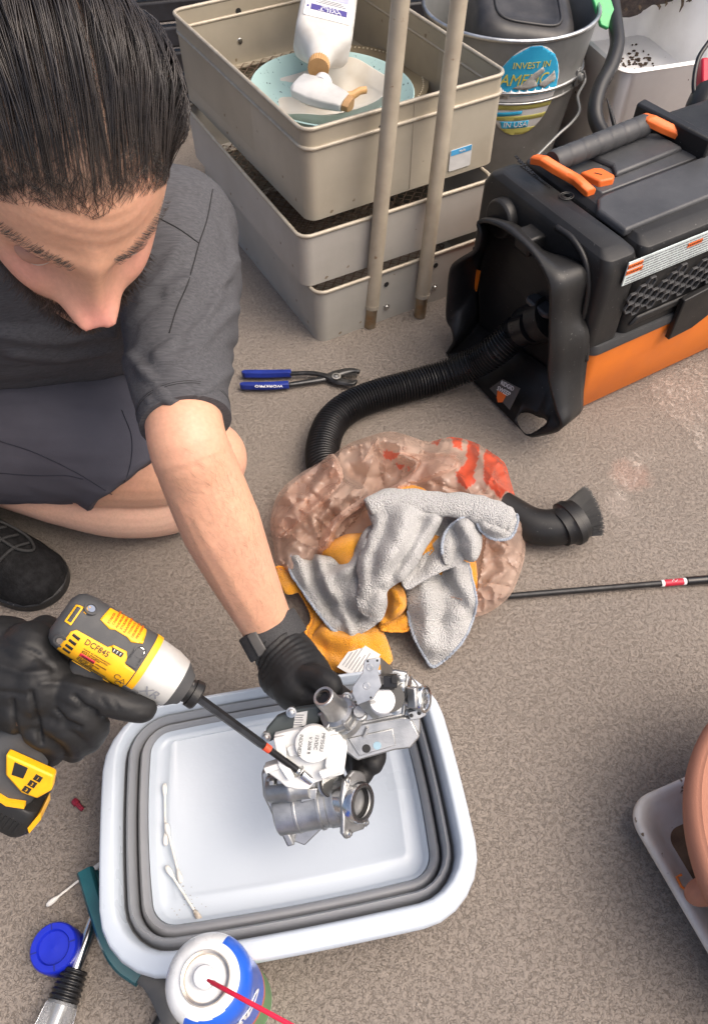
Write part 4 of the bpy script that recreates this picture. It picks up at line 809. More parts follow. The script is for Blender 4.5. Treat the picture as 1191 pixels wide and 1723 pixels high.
for k in range(7): q = Z(580 + 3.2 * k, 634 - .4 * k, .012); teeth.box(q, (.0018, .007, .007))
teeth.build('jaw_teeth', M_ox, t)
pq = Z(452, 649.5, .0172); lettering('WORKPRO', .0078, zframe(pq, V(0, 0, 1), V(-1, 0, 0)), M_whiteink, t, depth=.0003, sx=1.2)

# ---------------------------------------------------------------- crumpled bag and cloths
def crop(pts, k=0.3946, ox=430, oy=720): return [(ox + x * k, oy + y * k) for x, y in pts]
def seg_d(P, a, b):
    a, b = np.array(a, float), np.array(b, float); d = b - a; tt = np.clip(((P - a) @ d) / max(d @ d, 1e-9), 0, 1); return np.hypot(*(P - (a + tt[:, None] * d)).T)
def poly_d(P, pl, closed=False):
    pl = list(pl); E = list(zip(pl, pl[1:] + (pl[:1] if closed else []))) if closed else list(zip(pl, pl[1:]))
    return np.min([seg_d(P, a, b) for a, b in E], axis=0)
def smooth2(poly, n=5): return [(p.x, p.y) for p in catmull_closed(poly, n)]
def catmull_closed(poly, n):
    return smoothloop([V(x, y, 0) for x, y in poly], n)
def patch(poly, zf, ridges=(), step=4.0, dome=0.0, dw=20.0, noise_amp=0.0, nsc=0.03, extra=None, smooth_n=4, seed=0):
    """a cloth or film sheet: outline and folds where the photo shows them, lifted to real heights"""
    B = smooth2(poly, smooth_n); dens = []
    for i, a in enumerate(B):
        b = B[(i + 1) % len(B)]; m = max(1, int(math.dist(a, b) / step)); dens += [(lerp(a[0], b[0], k / m), lerp(a[1], b[1], k / m)) for k in range(m)]
    n0 = len(dens); xs = [p[0] for p in dens]; ys = [p[1] for p in dens]; r2 = random.Random(seed); pts = list(dens); y = min(ys); row = 0
    BP = np.array(dens); G = []
    while y < max(ys):
        x = min(xs) + (step / 2 if row % 2 else 0)
        while x < max(xs): G.append((x + r2.gauss(0, step * .12), y + r2.gauss(0, step * .12))); x += step
        y += step * 0.87; row += 1
    G = np.array(G); dmin = np.array([np.min(np.hypot(*(BP - g_).T)) for g_ in G]); pts += [tuple(g_) for g_ in G[dmin > step * .55]]
    rr_ = delaunay_2d_cdt([Vector(p) for p in pts], [(i, (i + 1) % n0) for i in range(n0)], [tuple(range(n0))], 1, 1e-5)
    P = np.array([tuple(v) for v in rr_[0]]); h = np.array([zf(x, y) for x, y in P]); de = poly_d(P, B[::2], True)
    if dome: h = h + dome * (1 - np.exp(-(de / dw) ** 2))
    for pl, w, amp in ridges: h = h + amp * np.exp(-(poly_d(P, pl) / w) ** 2)
    if noise_amp: h = h + noise_amp * np.array([noise.noise((x * nsc, y * nsc, seed * 7.3)) + .5 * noise.noise((x * nsc * 2.3, y * nsc * 2.3, seed)) for x, y in P])
    if extra is not None: h = h + extra(P, de)
    h = np.maximum(h, .0022)
    co = [Z(x, y, z) for (x, y), z in zip(P, h)]
    edge = [Z(x, y, max(.0022, 0)) for x, y in dens]
    return co, [tuple(f) for f in rr_[2]], P, n0
def idw(ctrl):                            # base heights from scattered control points
    C = np.array(ctrl, float)
    def f(x, y):
        w = 1 / ((C[:, 0] - x) ** 2 + (C[:, 1] - y) ** 2 + 150) ** 1.4; return float((w * C[:, 2]).sum() / w.sum())
    return f
# --- the bag
m, n, l, p = nodes('thin_brown_film')
at = n.new('ShaderNodeAttribute'); at.attribute_name = 'print'
tc = n.new('ShaderNodeTexCoord'); nz = add(n, 'ShaderNodeTexNoise', Scale=30.0, Detail=4.0); l.new(tc.outputs['Object'], nz.inputs[0])
rb = ramp(n, [(.3, (.85, .61, .49)), (.7, (.90, .68, .56))]); l.new(nz.outputs[0], rb.inputs[0])
mx = add(n, 'ShaderNodeMix', data_type='RGBA'); l.new(at.outputs['Fac'], mx.inputs[0]); l.new(rb.outputs[0], mx.inputs[6]); mx.inputs[7].default_value = (.80, .11, .05, 1)
l.new(mx.outputs[2], p.inputs['Base Color']); p.inputs['Roughness'].default_value = .16; p.inputs['Specular IOR Level'].default_value = .9; p.inputs['Coat Weight'].default_value = .5; p.inputs['Coat Roughness'].default_value = .08
nb = add(n, 'ShaderNodeTexNoise', Scale=75.0, Detail=3.0, Distortion=1.5); l.new(tc.outputs['Object'], nb.inputs[0]); bu = add(n, 'ShaderNodeBump', Strength=.45, Distance=.0022); l.new(nb.outputs[0], bu.inputs['Height']); l.new(bu.outputs[0], p.inputs['Normal'])
tl = n.new('ShaderNodeBsdfTranslucent'); l.new(mx.outputs[2], tl.inputs[0]); m1 = add(n, 'ShaderNodeMixShader'); m1.inputs[0].default_value = .28; l.new(p.outputs[0], m1.inputs[1]); l.new(tl.outputs[0], m1.inputs[2])
tr = n.new('ShaderNodeBsdfTransparent'); tr.inputs[0].default_value = (.93, .80, .72, 1); m2 = add(n, 'ShaderNodeMixShader')
mr = add(n, 'ShaderNodeMapRange'); mr.inputs[3].default_value = .56; mr.inputs[4].default_value = .22; l.new(at.outputs['Fac'], mr.inputs[0]); l.new(mr.outputs[0], m2.inputs[0]); l.new(m1.outputs[0], m2.inputs[1]); l.new(tr.outputs[0], m2.inputs[2])
l.new(m2.outputs[0], n['Material Output'].inputs[0]); M_bag = m
bagp = crop([(62, 400), (100, 275), (200, 188), (325, 118), (385, 72), (480, 36), (570, 14), (650, 32), (740, 58), (830, 38), (930, 60), (1010, 108), (1062, 150), (1085, 220), (1112, 310), (1140, 400), (1150, 500), (1140, 580), (1100, 690), (1050, 750), (965, 800), (880, 800), (700, 740), (450, 720), (240, 640), (100, 600), (78, 500)])
zb = idw([(x, y, .034 if y < 830 else .014) for x, y in bagp[::2]] + [(x, y, z) for (x, y), z in zip(crop([(330, 300), (480, 160), (600, 70), (560, 400), (800, 200), (980, 220), (1050, 450), (1000, 620), (700, 450), (250, 330), (200, 480), (450, 560), (880, 400)]), (.100, .080, .080, .085, .100, .085, .062, .045, .082, .078, .050, .070, .078))])
Cr = lambda *a: crop(a)
bag_r = [(Cr((330, 115), (365, 235), (290, 300), (120, 460)), 6, .026), (Cr((615, 115), (690, 145), (655, 240), (480, 310), (350, 400), (300, 500)), 6, .028), (Cr((480, 80), (570, 60), (690, 90), (800, 110), (870, 150)), 9, .012),
         (Cr((430, 200), (540, 250)), 22, -.035), (Cr((400, 330), (330, 420)), 20, -.02), (Cr((560, 130), (600, 180)), 22, -.028), (Cr((380, 90), (480, 60), (570, 40)), 6, .010),
         (Cr((860, 160), (900, 270), (1010, 330)), 7, .010), (Cr((940, 80), (1000, 200), (1090, 300)), 6, .010), (Cr((1000, 560), (1090, 520)), 6, .007), (Cr((950, 740), (1010, 640), (1080, 600)), 6, .008), (Cr((150, 290), (240, 300), (330, 240)), 6, .010), (Cr((130, 520), (250, 420), (330, 330)), 6, .010), (Cr((200, 560), (290, 480)), 6, .009)]
under = crop([(270, 560), (380, 440), (500, 310), (800, 310), (1000, 360), (940, 700), (700, 740), (300, 700)])
def inside(x, y, pl):
    c = False; j = len(pl) - 1
    for i in range(len(pl)):
        if (pl[i][1] > y) != (pl[j][1] > y) and x < (pl[j][0] - pl[i][0]) * (y - pl[i][1]) / (pl[j][1] - pl[i][1]) + pl[i][0]: c = not c
        j = i
    return c
crs = []; r3 = random.Random(21)
for k in range(120):
    an = r3.uniform(0, 2 * PI); rd = r3.uniform(60, 215); x0, y0 = 680 + rd * math.cos(an), 900 + rd * .8 * math.sin(an); dr = an + PI / 2 * r3.choice((0, 1, 1)) + r3.gauss(0, .5); ln = r3.uniform(30, 120); kx = r3.gauss(0, 12)
    crs.append((np.array([(x0, y0), (x0 + math.cos(dr) * ln * .5 - math.sin(dr) * kx, y0 + math.sin(dr) * ln * .5 + math.cos(dr) * kx), (x0 + math.cos(dr) * ln, y0 + math.sin(dr) * ln)]), r3.uniform(1.6, 3.6), r3.choice((1, 1, -1)) * r3.uniform(.0020, .0085)))
def crumple(P, de):
    out = np.zeros(len(P))
    for i, (x, y) in enumerate(P):
        wv = noise.voronoi((x * .014 + .5 * noise.noise((x * .03, y * .03, 2)), y * .014 + .5 * noise.noise((x * .03, y * .03, 8)), 1.7))[0]; out[i] = .024 * (1 - min(1, (wv[1] - wv[0]) * 1.15)) + .004 * noise.noise((x * .05, y * .05, 3))
    for pl, w, amp in crs:
        lo, hi = pl.min(0) - 16, pl.max(0) + 16; mk = np.all((P > lo) & (P < hi), 1)
        if mk.any(): out[mk] += amp * np.exp(-np.abs(poly_d(P[mk], [tuple(q) for q in pl]) / w) ** 1.3)
    out += np.array([r3.gauss(0, .0003) for _ in out])
    out *= np.array([.12 if inside(x, y, under) else 1.0 for x, y in P])
    return out * np.clip(de / 6, .15, 1)
co, fs, P, n0 = patch(bagp, zb, bag_r, step=3.3, extra=crumple, smooth_n=3, seed=3)
t = thing('plastic_bag', 'crumpled translucent brown plastic bag with red print under the cloths', 'plastic bag', Z(660, 950, 0))
b = MB(); b.add(co, fs); o = b.build('film', M_bag, t, smooth=50, fixn=True)
redp = [smooth2(crop(q), 2) for q in ([(742, 60), (830, 34), (935, 58), (1062, 148), (1114, 312), (1040, 300), (960, 215), (900, 262), (850, 196), (905, 130), (850, 80), (780, 75)], [(512, 92), (612, 108), (575, 142)], [(590, 150), (660, 170), (640, 195)])]
def inside(x, y, pl):
    c = False; j = len(pl) - 1
    for i in range(len(pl)):
        if (pl[i][1] > y) != (pl[j][1] > y) and x < (pl[j][0] - pl[i][0]) * (y - pl[i][1]) / (pl[j][1] - pl[i][1]) + pl[i][0]: c = not c
        j = i
    return c
ca_ = o.data.color_attributes.new('print', 'FLOAT_COLOR', 'POINT')
gapn = lambda x, y: noise.noise((x * .06, y * .022, 9)) > .30
ca_.data.foreach_set('color', np.array([[1.0 if (any(inside(x, y, q) for q in redp) and not gapn(x, y)) else 0.0] * 3 + [1.0] for x, y in P], np.float32).ravel())
# second loose layer: the folded back mouth of the bag
mouth = crop([(330, 110), (372, 190), (360, 240), (300, 310), (200, 400), (110, 470), (64, 420), (90, 330), (160, 240), (260, 160)])
co, fs, P2, n0 = patch(mouth, idw([(x, y, z) for (x, y), z in zip(mouth, (.09, .10, .10, .09, .085, .055, .03, .035, .04, .06))]), [(Cr((330, 150), (230, 280), (110, 400)), 9, .016), (Cr((280, 170), (170, 280)), 6, -.008)], step=3.4, extra=lambda P, de: crumple(P, de) * .8, seed=5)
b = MB(); b.add(co, fs); b.build('mouth_fold', M_bag, t, smooth=50)
mouth2 = crop([(610, 105), (700, 110), (830, 110), (870, 160), (760, 215), (650, 250), (480, 320), (360, 410), (310, 510), (270, 500), (330, 390), (470, 290), (600, 240), (690, 150)])
co, fs, P2, n0 = patch(mouth2, lambda x, y: zb(x, y) + .028, (), step=3.4, extra=lambda P, de: crumple(P, de) * .8, seed=6)
b = MB(); b.add(co, fs); b.build('mouth_fold', M_bag, t, smooth=50)
# --- cloths
def terry(name, col, col2, sc=620, bs=.9, emboss=.0022, dk=.78):
    m, n, l, p = nodes(name); tc = n.new('ShaderNodeTexCoord')
    v = add(n, 'ShaderNodeTexVoronoi', Scale=sc); l.new(tc.outputs['Object'], v.inputs[0]); nz = add(n, 'ShaderNodeTexNoise', Scale=16.0, Detail=4.0); l.new(tc.outputs['Object'], nz.inputs[0])
    r1 = ramp(n, [(.3, col2), (.68, col)]); l.new(nz.outputs[0], r1.inputs[0]); r2 = ramp(n, [(.15, 1.0), (.75, dk)]); l.new(v.outputs['Distance'], r2.inputs[0])
    q = add(n, 'ShaderNodeMix', data_type='RGBA', blend_type='MULTIPLY'); q.inputs[0].default_value = 1; l.new(r1.outputs[0], q.inputs[6]); l.new(r2.outputs[0], q.inputs[7]); l.new(q.outputs[2], p.inputs['Base Color'])
    p.inputs['Roughness'].default_value = .95; p.inputs['Specular IOR Level'].default_value = .15; p.inputs['Sheen Weight'].default_value = .25
    b = add(n, 'ShaderNodeBump', Strength=bs, Distance=emboss, invert=True); l.new(v.outputs['Distance'], b.inputs['Height']); l.new(b.outputs[0], p.inputs['Normal']); return m
M_grey = terry('grey_microfibre', (.64, .635, .625), (.55, .545, .535), sc=540, dk=.66, bs=1.0, emboss=.0028); M_yel = terry('orange_microfibre', (.95, .43, .03), (.88, .34, .02), sc=750)
M_hem = pbr('blue_grey_thread', (.34, .38, .44), .9, col2=(.24, .27, .32), nscale=700); M_hem2 = pbr('orange_thread', (.80, .34, .04), .9)
class Cloth:
    def __init__(s, name, label, cat, px, py, mat, hemmat): s.t = thing(name, label, cat, Z(px, py, 0)); s.b = MB(); s.h = MB(); s.mat = mat; s.hm = hemmat
    def wrinkle(s, P, de): return np.array([.0016 * max(0, 1 - abs(noise.noise((x * .022 + y * .012, y * .010 - x * .006, 2.2))) * 4.0) - .0012 * max(0, 1 - abs(noise.noise((x * .034, y * .018, 6.1))) * 4.5) for x, y in P]) * np.clip(de / 8, 0, 1)
    def patch(s, poly, zf, ridges=(), hem=None, **k):
        k.setdefault('extra', s.wrinkle)
        ex = k.pop('lift', 0.0); co, fs, P, n0 = patch(poly, zf, ridges, **k); s.b.add(co, fs)
        if hem:
            bd = {}
            pts = [(tuple(P[i]), co[i]) for i in range(len(P))]
            for a, c in hem:                                   # hem between two outline points
                B = smooth2(poly, 4); i0 = min(range(len(B)), key=lambda i: math.dist(B[i], a)); i1 = min(range(len(B)), key=lambda i: math.dist(B[i], c)); idx = [(i0 + k2) % len(B) for k2 in range(((i1 - i0) % len(B)) + 1)]
                path = []; 
                for i in idx:
                    j = int(np.argmin(np.hypot(P[:, 0] - B[i][0], P[:, 1] - B[i][1]))); path.append(co[j] + V(0, 0, .0008))
                path = catmull(path, 6) if len(path) > 2 else path
                path = [q + V(.0006 * math.sin(k3 * 1.9), .0006 * math.cos(k3 * 2.3), .0008 * math.sin(k3 * 1.57)) for k3, q in enumerate(path)]
                s.h.tube(path, .0019, 6)
    def done(s, th=.0016):
        s.b.build('fabric', s.mat, s.t, smooth=180, solid=th)
        if s.h.v: tag(s.h.build('hem', s.hm, s.t, smooth=0), kind='stuff')
# orange cloth first (lies under the grey one)
yc = Cloth('orange_cloth', 'bright orange yellow microfibre cloth spread beneath the grey towel', 'cloth', 600, 1080, M_yel, M_hem2)
yc.patch(crop([(266, 540), (300, 500), (370, 462), (440, 450), (700, 440), (900, 520), (938, 575), (944, 690), (920, 760), (700, 740), (500, 700), (380, 620)]), lambda x, y: zb(x, y) + .012, [(Cr((300, 520), (400, 480)), 12, .006)], step=6, dome=.006, dw=10, seed=1)
yc.patch(crop([(600, 262), (650, 242), (730, 268), (700, 330), (620, 320)]), lambda x, y: zb(x, y) + .030, (), step=6, seed=2)
yc.patch(crop([(88, 600), (130, 603), (200, 640), (300, 700), (300, 740), (210, 700), (140, 712), (110, 680)]), idw([(*q, z) for q, z in zip(crop([(90, 610), (200, 660), (290, 720)]), (.03, .03, .03))]), (), step=5, dome=.005, dw=8, hem=[(crop([(88, 600)])[0], crop([(300, 700)])[0])], seed=3)
yc.patch(crop([(150, 655), (180, 660), (240, 740), (300, 830), (310, 850), (262, 880), (240, 940), (222, 905), (215, 870), (240, 810), (200, 720)]), idw([(*q, z) for q, z in zip(crop([(160, 660), (250, 780), (235, 900)]), (.028, .022, .016))]), (), step=5, dome=.006, dw=8, hem=[(crop([(222, 905)])[0], crop([(150, 655)])[0])], seed=4)
yc.patch(crop([(232, 905), (262, 860), (300, 830), (400, 860), (520, 840), (548, 880), (575, 950), (580, 1000), (520, 1040), (420, 1050), (290, 1030), (240, 980), (222, 950)]), idw([(*q, z) for q, z in zip(crop([(240, 940), (300, 860), (400, 880), (530, 880), (570, 980), (450, 1020), (300, 1000)]), (.014, .03, .034, .03, .016, .016, .012))]), [(Cr((250, 960), (350, 1000), (440, 1010)), 9, .006), (Cr((330, 900), (450, 930)), 16, .006), (Cr((270, 900), (300, 980)), 8, -.004)], step=5, dome=.006, dw=8, noise_amp=.002, hem=[(crop([(290, 1030)])[0], crop([(232, 905)])[0])], seed=5)
yc.patch(crop([(560, 670), (610, 668), (640, 715), (638, 770), (600, 810), (545, 835), (530, 820), (548, 760)]), idw([(*q, z) for q, z in zip(crop([(600, 690), (630, 760), (545, 820)]), (.078, .060, .048))]), [(Cr((615, 735), (630, 760), (585, 800)), 5, .008), (Cr((570, 720), (560, 790)), 8, -.012)], step=4, dome=.008, dw=9, seed=6)
yc.patch(crop([(530, 825), (610, 800), (648, 770), (655, 855), (600, 868), (535, 860)]), idw([(*q, z) for q, z in zip(crop([(540, 840), (640, 800), (640, 860)]), (.036, .036, .026))]), (), step=5, dome=.005, dw=8, hem=[(crop([(655, 855)])[0], crop([(535, 860)])[0])], seed=7)
tq = [Z(px, py, z) for px, py, z in ((567, 1123, .030), (600, 1078, .036), (640, 1102, .036), (612, 1148, .030))]
nn_ = (tq[1] - tq[0]).cross(tq[3] - tq[0]).normalized(); nn_ = nn_ if nn_.z > 0 else -nn_
MB().loft([tq, [q + nn_ * .0006 for q in tq]]).build('care_tag', M_paper, yc.t)
pr = MB()
for k in range(7):
    a, b_ = tq[0].lerp(tq[3], .12 + .11 * k), tq[1].lerp(tq[2], .12 + .11 * k); a, b_ = a.lerp(b_, .12), a.lerp(b_, .62 + .25 * (k % 3) / 2); d = (tq[3] - tq[0]).normalized() * .0005
    pr.add([a - d + nn_ * .0011, b_ - d + nn_ * .0011, b_ + d + nn_ * .0011, a + d + nn_ * .0011], [(0, 1, 2, 3)])
pr.build('small_print', M_inkgrey, yc.t, smooth=0)
yc.done()
gc = Cloth('grey_towel', 'grey microfibre towel bunched up on top of the orange cloth and bag', 'towel', 640, 1000, M_grey, M_hem)
# left wing, curled
gc.patch(crop([(145, 570), (165, 535), (230, 535), (330, 552), (400, 560), (470, 430), (560, 420), (600, 560), (560, 720), (540, 800), (500, 850), (410, 892), (340, 870), (290, 820), (230, 740), (180, 665), (150, 620)]),
         idw([(*q, z) for q, z in zip(crop([(150, 590), (180, 545), (260, 600), (330, 560), (400, 600), (480, 480), (300, 780), (400, 880), (500, 830), (350, 720), (220, 700), (440, 700)]), (.045, .055, .052, .066, .082, .105, .035, .030, .042, .058, .040, .080))]),
         [(Cr((270, 560), (300, 660), (380, 790), (410, 880)), 8, .014), (Cr((240, 560), (250, 650), (330, 800)), 7, -.012), (Cr((330, 740), (380, 770), (440, 800)), 10, -.016), (Cr((180, 560), (215, 660)), 8, .008), (Cr((330, 640), (420, 580), (480, 480)), 12, .010), (Cr((310, 600), (390, 580)), 6, -.008)], step=4, dome=.006, dw=8, noise_amp=.002, hem=[(crop([(410, 892)])[0], crop([(165, 535)])[0])], seed=11)
# right drape
gc.patch(crop([(735, 480), (800, 520), (870, 560), (905, 580), (920, 640), (940, 730), (930, 800), (900, 880), (850, 950), (760, 1020), (720, 975), (670, 880), (648, 780), (640, 700), (620, 660), (660, 600), (700, 540)]),
         idw([(*q, z) for q, z in zip(crop([(740, 500), (860, 560), (920, 680), (900, 860), (760, 1010), (660, 850), (650, 700), (760, 700), (780, 860), (830, 760)]), (.092, .094, .066, .026, .008, .030, .062, .070, .036, .050))]),
         [(Cr((790, 560), (810, 650), (870, 720), (915, 800)), 13, -.012), (Cr((760, 560), (800, 760), (770, 900)), 15, -.010), (Cr((700, 600), (720, 760), (760, 940)), 16, .010), (Cr((850, 640), (900, 760), (880, 860)), 14, .010)], step=4, dome=.005, dw=8, noise_amp=.002, hem=[(crop([(905, 580)])[0], crop([(648, 780)])[0])], seed=12)
# inner shadowed fold between the roll and the drape
gc.patch(crop([(690, 340), (800, 340), (905, 380), (890, 560), (800, 610), (720, 650), (640, 690), (620, 600), (690, 480)]), lambda x, y: .097, [(Cr((800, 380), (760, 480), (690, 600)), 14, -.014), (Cr((740, 500), (800, 490)), 7, .010), (Cr((760, 380), (800, 420)), 6, .008)], step=5, seed=13)
# right upper fold with its S shaped hem
gc.patch(crop([(800, 470), (830, 420), (890, 382), (940, 400), (962, 440), (960, 520), (930, 570), (870, 560), (815, 585), (795, 540)]),
         idw([(*q, z) for q, z in zip(crop([(800, 480), (890, 390), (950, 480), (880, 560), (880, 470)]), (.112, .122, .106, .092, .110))]), [(Cr((880, 420), (930, 480), (920, 550)), 11, .012), (Cr((850, 440), (860, 540)), 9, -.010)], step=4, dome=.006, dw=8, hem=[(crop([(795, 540)])[0], crop([(890, 382)])[0])], seed=14)
# central sweep
gc.patch(crop([(478, 350), (520, 300), (600, 280), (720, 320), (800, 350), (790, 400), (760, 460), (720, 520), (690, 580), (640, 640), (600, 665), (560, 700), (560, 760), (525, 830), (450, 790), (430, 740), (440, 660), (430, 590), (450, 520), (480, 450), (500, 420)]),
         idw([(*q, z) for q, z in zip(crop([(500, 350), (600, 320), (780, 370), (740, 480), (640, 620), (570, 680), (520, 800), (450, 700), (440, 560), (560, 520), (620, 450)]), (.112, .122, .116, .104, .098, .088, .058, .084, .102, .122, .126))]),
         [(Cr((640, 380), (600, 500), (540, 620), (510, 760)), 20, .014), (Cr((760, 400), (690, 520), (620, 640)), 10, .010), (Cr((520, 400), (470, 540), (450, 680)), 12, .009), (Cr((700, 400), (650, 520), (580, 620)), 9, -.007), (Cr((530, 690), (470, 740)), 9, -.010), (Cr((560, 400), (510, 520), (490, 620)), 9, -.006)], step=4, dome=.010, dw=9, noise_amp=.002, seed=15)
# rolled top edge
rollp = [(480, 330), (560, 302), (680, 305), (790, 318), (900, 325), (985, 350), (1060, 378), (1095, 392)]
P3 = catmull([Z(x, y, .128) for x, y in crop(rollp)], 8); W3 = interp_list([.012, .017, .018, .0175, .019, .021, .020, .013], len(P3)); rings = []
for i, q in enumerate(P3):
    d = (P3[min(i + 1, len(P3) - 1)] - P3[max(i - 1, 0)]).normalized(); w = V(-d.y, d.x, 0).normalized(); wob = 1 + .06 * math.sin(i * .9)
    rings.append([q + w * (W3[i] * math.cos(2 * PI * j / 20) * wob) + V(0, 0, W3[i] * .62 * math.sin(2 * PI * j / 20) - .004) for j in range(20)])
gc.b.loft(rings)
gc.patch(crop([(960, 350), (1010, 330), (1060, 360), (1112, 372), (1112, 420), (1085, 470), (1030, 478), (985, 462), (945, 410)]), idw([(*q, z) for q, z in zip(crop([(970, 370), (1100, 380), (1090, 460), (1000, 460)]), (.122, .118, .108, .112))]), [(Cr((960, 420), (1050, 440)), 7, .006)], step=4, dome=.010, dw=8, hem=[(crop([(1112, 372)])[0], crop([(945, 410)])[0])], seed=16)
gc.done()

# thin clear film scraps and grit on the floor
m, n, l, p = nodes('clear_film'); p.inputs['Base Color'].default_value = (.75, .66, .58, 1); p.inputs['Roughness'].default_value = .18
tr = n.new('ShaderNodeBsdfTransparent'); mx = add(n, 'ShaderNodeMixShader'); tc = n.new('ShaderNodeTexCoord'); nz = add(n, 'ShaderNodeTexNoise', Scale=55.0, Detail=5.0, Distortion=2.0); l.new(tc.outputs['Object'], nz.inputs[0]); rp = ramp(n, [(.5, .975), (.74, .70)]); l.new(nz.outputs[0], rp.inputs[0])
bu = add(n, 'ShaderNodeBump', Strength=.9, Distance=.002); l.new(nz.outputs[0], bu.inputs['Height']); l.new(bu.outputs[0], p.inputs['Normal'])
l.new(rp.outputs[0], mx.inputs[0]); l.new(p.outputs[0], mx.inputs[1]); l.new(tr.outputs[0], mx.inputs[2]); l.new(mx.outputs[0], n['Material Output'].inputs[0]); M_film = m
def film(poly, label, seed):
    co, fs, P, n0 = patch(poly, lambda x, y: .004, (), step=5, noise_amp=.005, nsc=.05, seed=seed)
    b = MB(); b.add(co, fs); tag(b.build('clear_film', M_film, None, smooth=50), label, 'plastic film')
film([(1092, 650), (1130, 628), (1191, 608), (1240, 612), (1240, 740), (1191, 770), (1150, 720), (1118, 690)], 'wrinkled clear plastic film on the floor along the orange vacuum tank', 31)
film([(1022, 800), (1050, 768), (1090, 756), (1104, 772), (1076, 800), (1058, 838), (1040, 842)], 'small scrap of clear plastic film between the vacuum and the brush', 32)
gr = MB(); r2 = random.Random(9)
for k in range(130):
    q = Z(r2.uniform(0, 1191), r2.uniform(380, 1723), 0); s_ = r2.uniform(.0006, .0016); gr.ball((q.x, q.y, s_ * .5), (s_, s_ * r2.uniform(.5, 1), s_ * .6), n=4)
for k in range(26):
    q = Z(r2.gauss(318, 14), r2.gauss(1525, 16), .0150); s_ = r2.uniform(.0003, .0008); gr.ball((q.x, q.y, .0150), (s_, s_ * .8, s_ * .6), n=4)
tag(tag(gr.build('floor_grit', pbr('pale_grit', (.40, .36, .31), .9, col2=(.08, .06, .05), nscale=14, amt=1.0), None, smooth=0), 'loose pale and dark grit scattered over the floor', 'grit'), kind='stuff')

# ---------------------------------------------------------------- the gas valve held over the basin
def cam_frame(o): m = Matrix((CX, CU, -CF)).transposed().to_4x4(); m.translation = o; return m
VD = 0.76; VS = VD / FPX; MV = cam_frame(D(580, 1260, VD))
valve = thing('gas_valve', 'cast aluminium gas valve with white round motor held over the basin', 'gas valve', MV)
def vp(px, py, z=0.0): return Vector(((px - 580) * VS, (1260 - py) * VS, z))
def vpoly(pts): return [(vp(*q).x, vp(*q).y) for q in pts]
def vprism(pts, z0, z1, name, mat, bevel=.0012, taper=1.0): return MB(MV).prism(vpoly(pts), z0, z1, taper=taper).build(name, mat, valve, bevel=bevel, smooth=35)
def vtube(a, b, prof, name, mat, n=32, smooth=35):
    a, b = vp(*a), vp(*b); return MB(MV).tube([a.lerp(b, t) for t, r in prof], [r for t, r in prof], n).build(name, mat, valve, smooth=smooth)
# lower casting
vtube((466, 1374, -.010), (574, 1350, -.003), [(0, .0215), (.02, .0228), (.30, .0228), (.31, .0234), (.34, .0234), (.35, .0228), (.66, .0228), (.67, .0242), (.71, .0242), (.72, .0228), (.80, .0228), (.82, .0238), (.90, .0238), (.92, .0242), (1, .0235)], 'lower_casting', M_alu)
vprism([(441, 1303), (439, 1340), (455, 1374), (478, 1424), (511, 1436), (546, 1402), (541, 1392), (505, 1394), (484, 1352), (472, 1300)], -.026, -.016, 'end_plate', M_alu, .0016)
vprism([(438, 1306), (436, 1342), (452, 1377), (474, 1427), (509, 1439), (540, 1410), (478, 1352), (468, 1304)], -.031, -.027, 'dark_gap_plate', M_ink, .0005)  # black plate standing in for shade in the gap behind the end plate
vprism([(440, 1298), (452, 1296), (462, 1345), (484, 1392), (497, 1420), (484, 1424), (462, 1378), (443, 1338)], -.018, .004, 'side_wall', M_alu, .002)
vprism([(447, 1304), (520, 1296), (541, 1308), (538, 1338), (512, 1346), (498, 1338), (470, 1345), (452, 1334)], -.014, .010, 'upper_block', M_alu, .003)
vtube((452, 1328, .004), (522, 1316, .010), [(0, .011), (.05, .0122), (.45, .0122), (.5, .0135), (.6, .0135), (.65, .0122), (1, .0122)], 'damper_barrel', M_alu)
vprism([(504, 1322), (535, 1318), (533, 1337), (508, 1343)], .010, .014, 'square_boss', M_alu, .001)
for q in ((492, 1302), (472, 1306), (459, 1308)): vprism([(q[0] - 4, q[1] - 3), (q[0] + 5, q[1] - 4), (q[0] + 5, q[1] + 5), (q[0] - 4, q[1] + 6)], .008, .0155, 'rib', M_alu, .001)
for q, w in (((494, 1408), 6), ((466, 1333), 4)): vprism([(q[0] - w, q[1] - 14), (q[0] + w, q[1] - 18), (q[0] + w - 4, q[1] + 10), (q[0] - w - 4, q[1] + 14)], -.018, -.006, 'rib', M_alu, .0015)
# outlet flange, facing right and towards the viewer
ax1 = Vector((.78, .08, .60)).normalized(); Mf = MV @ zframe(vp(600, 1342, .012), ax1, (0, 1, 0))
ofl = MB(Mf).prism([(.026, -.012), (.030, 0), (.024, .014), (.008, .020), (-.010, .020), (-.024, .022), (-.031, .016), (-.028, .006), (-.030, -.010), (-.024, -.019), (-.010, -.016), (.008, -.020), (.022, -.018)], -.006, -.001).build('outlet_flange', M_alu, valve, bevel=.0015)
MB(Mf).lathe([(.0145, -.018), (.0145, .0065), (.0155, .0075), (.0185, .0075), (.0195, .006), (.020, -.002), (.020, -.022), (.021, -.034)], 44, cap=False).build('outlet_ring', M_alud, ofl, smooth=35)
MB(Mf).lathe([(.0144, .003), (.0138, .0035), (.0134, .002), (.0134, -.007), (.0001, -.0075)], 44, cap=False).build('outlet_bore', M_black, ofl, smooth=40)
MB(Mf).tube([(.0150 * math.cos(a), .0150 * math.sin(a), .0072) for a in np.linspace(0, 2 * PI, 41)[:-1]], .0012, 8, loop=True).build('o_ring', M_ink, valve, smooth=180)
for q in ((-.026, .014), (-.024, -.013), (.023, .010)): bolt(Mf @ Matrix.Translation((q[0], q[1], -.001)), ofl, .0026)
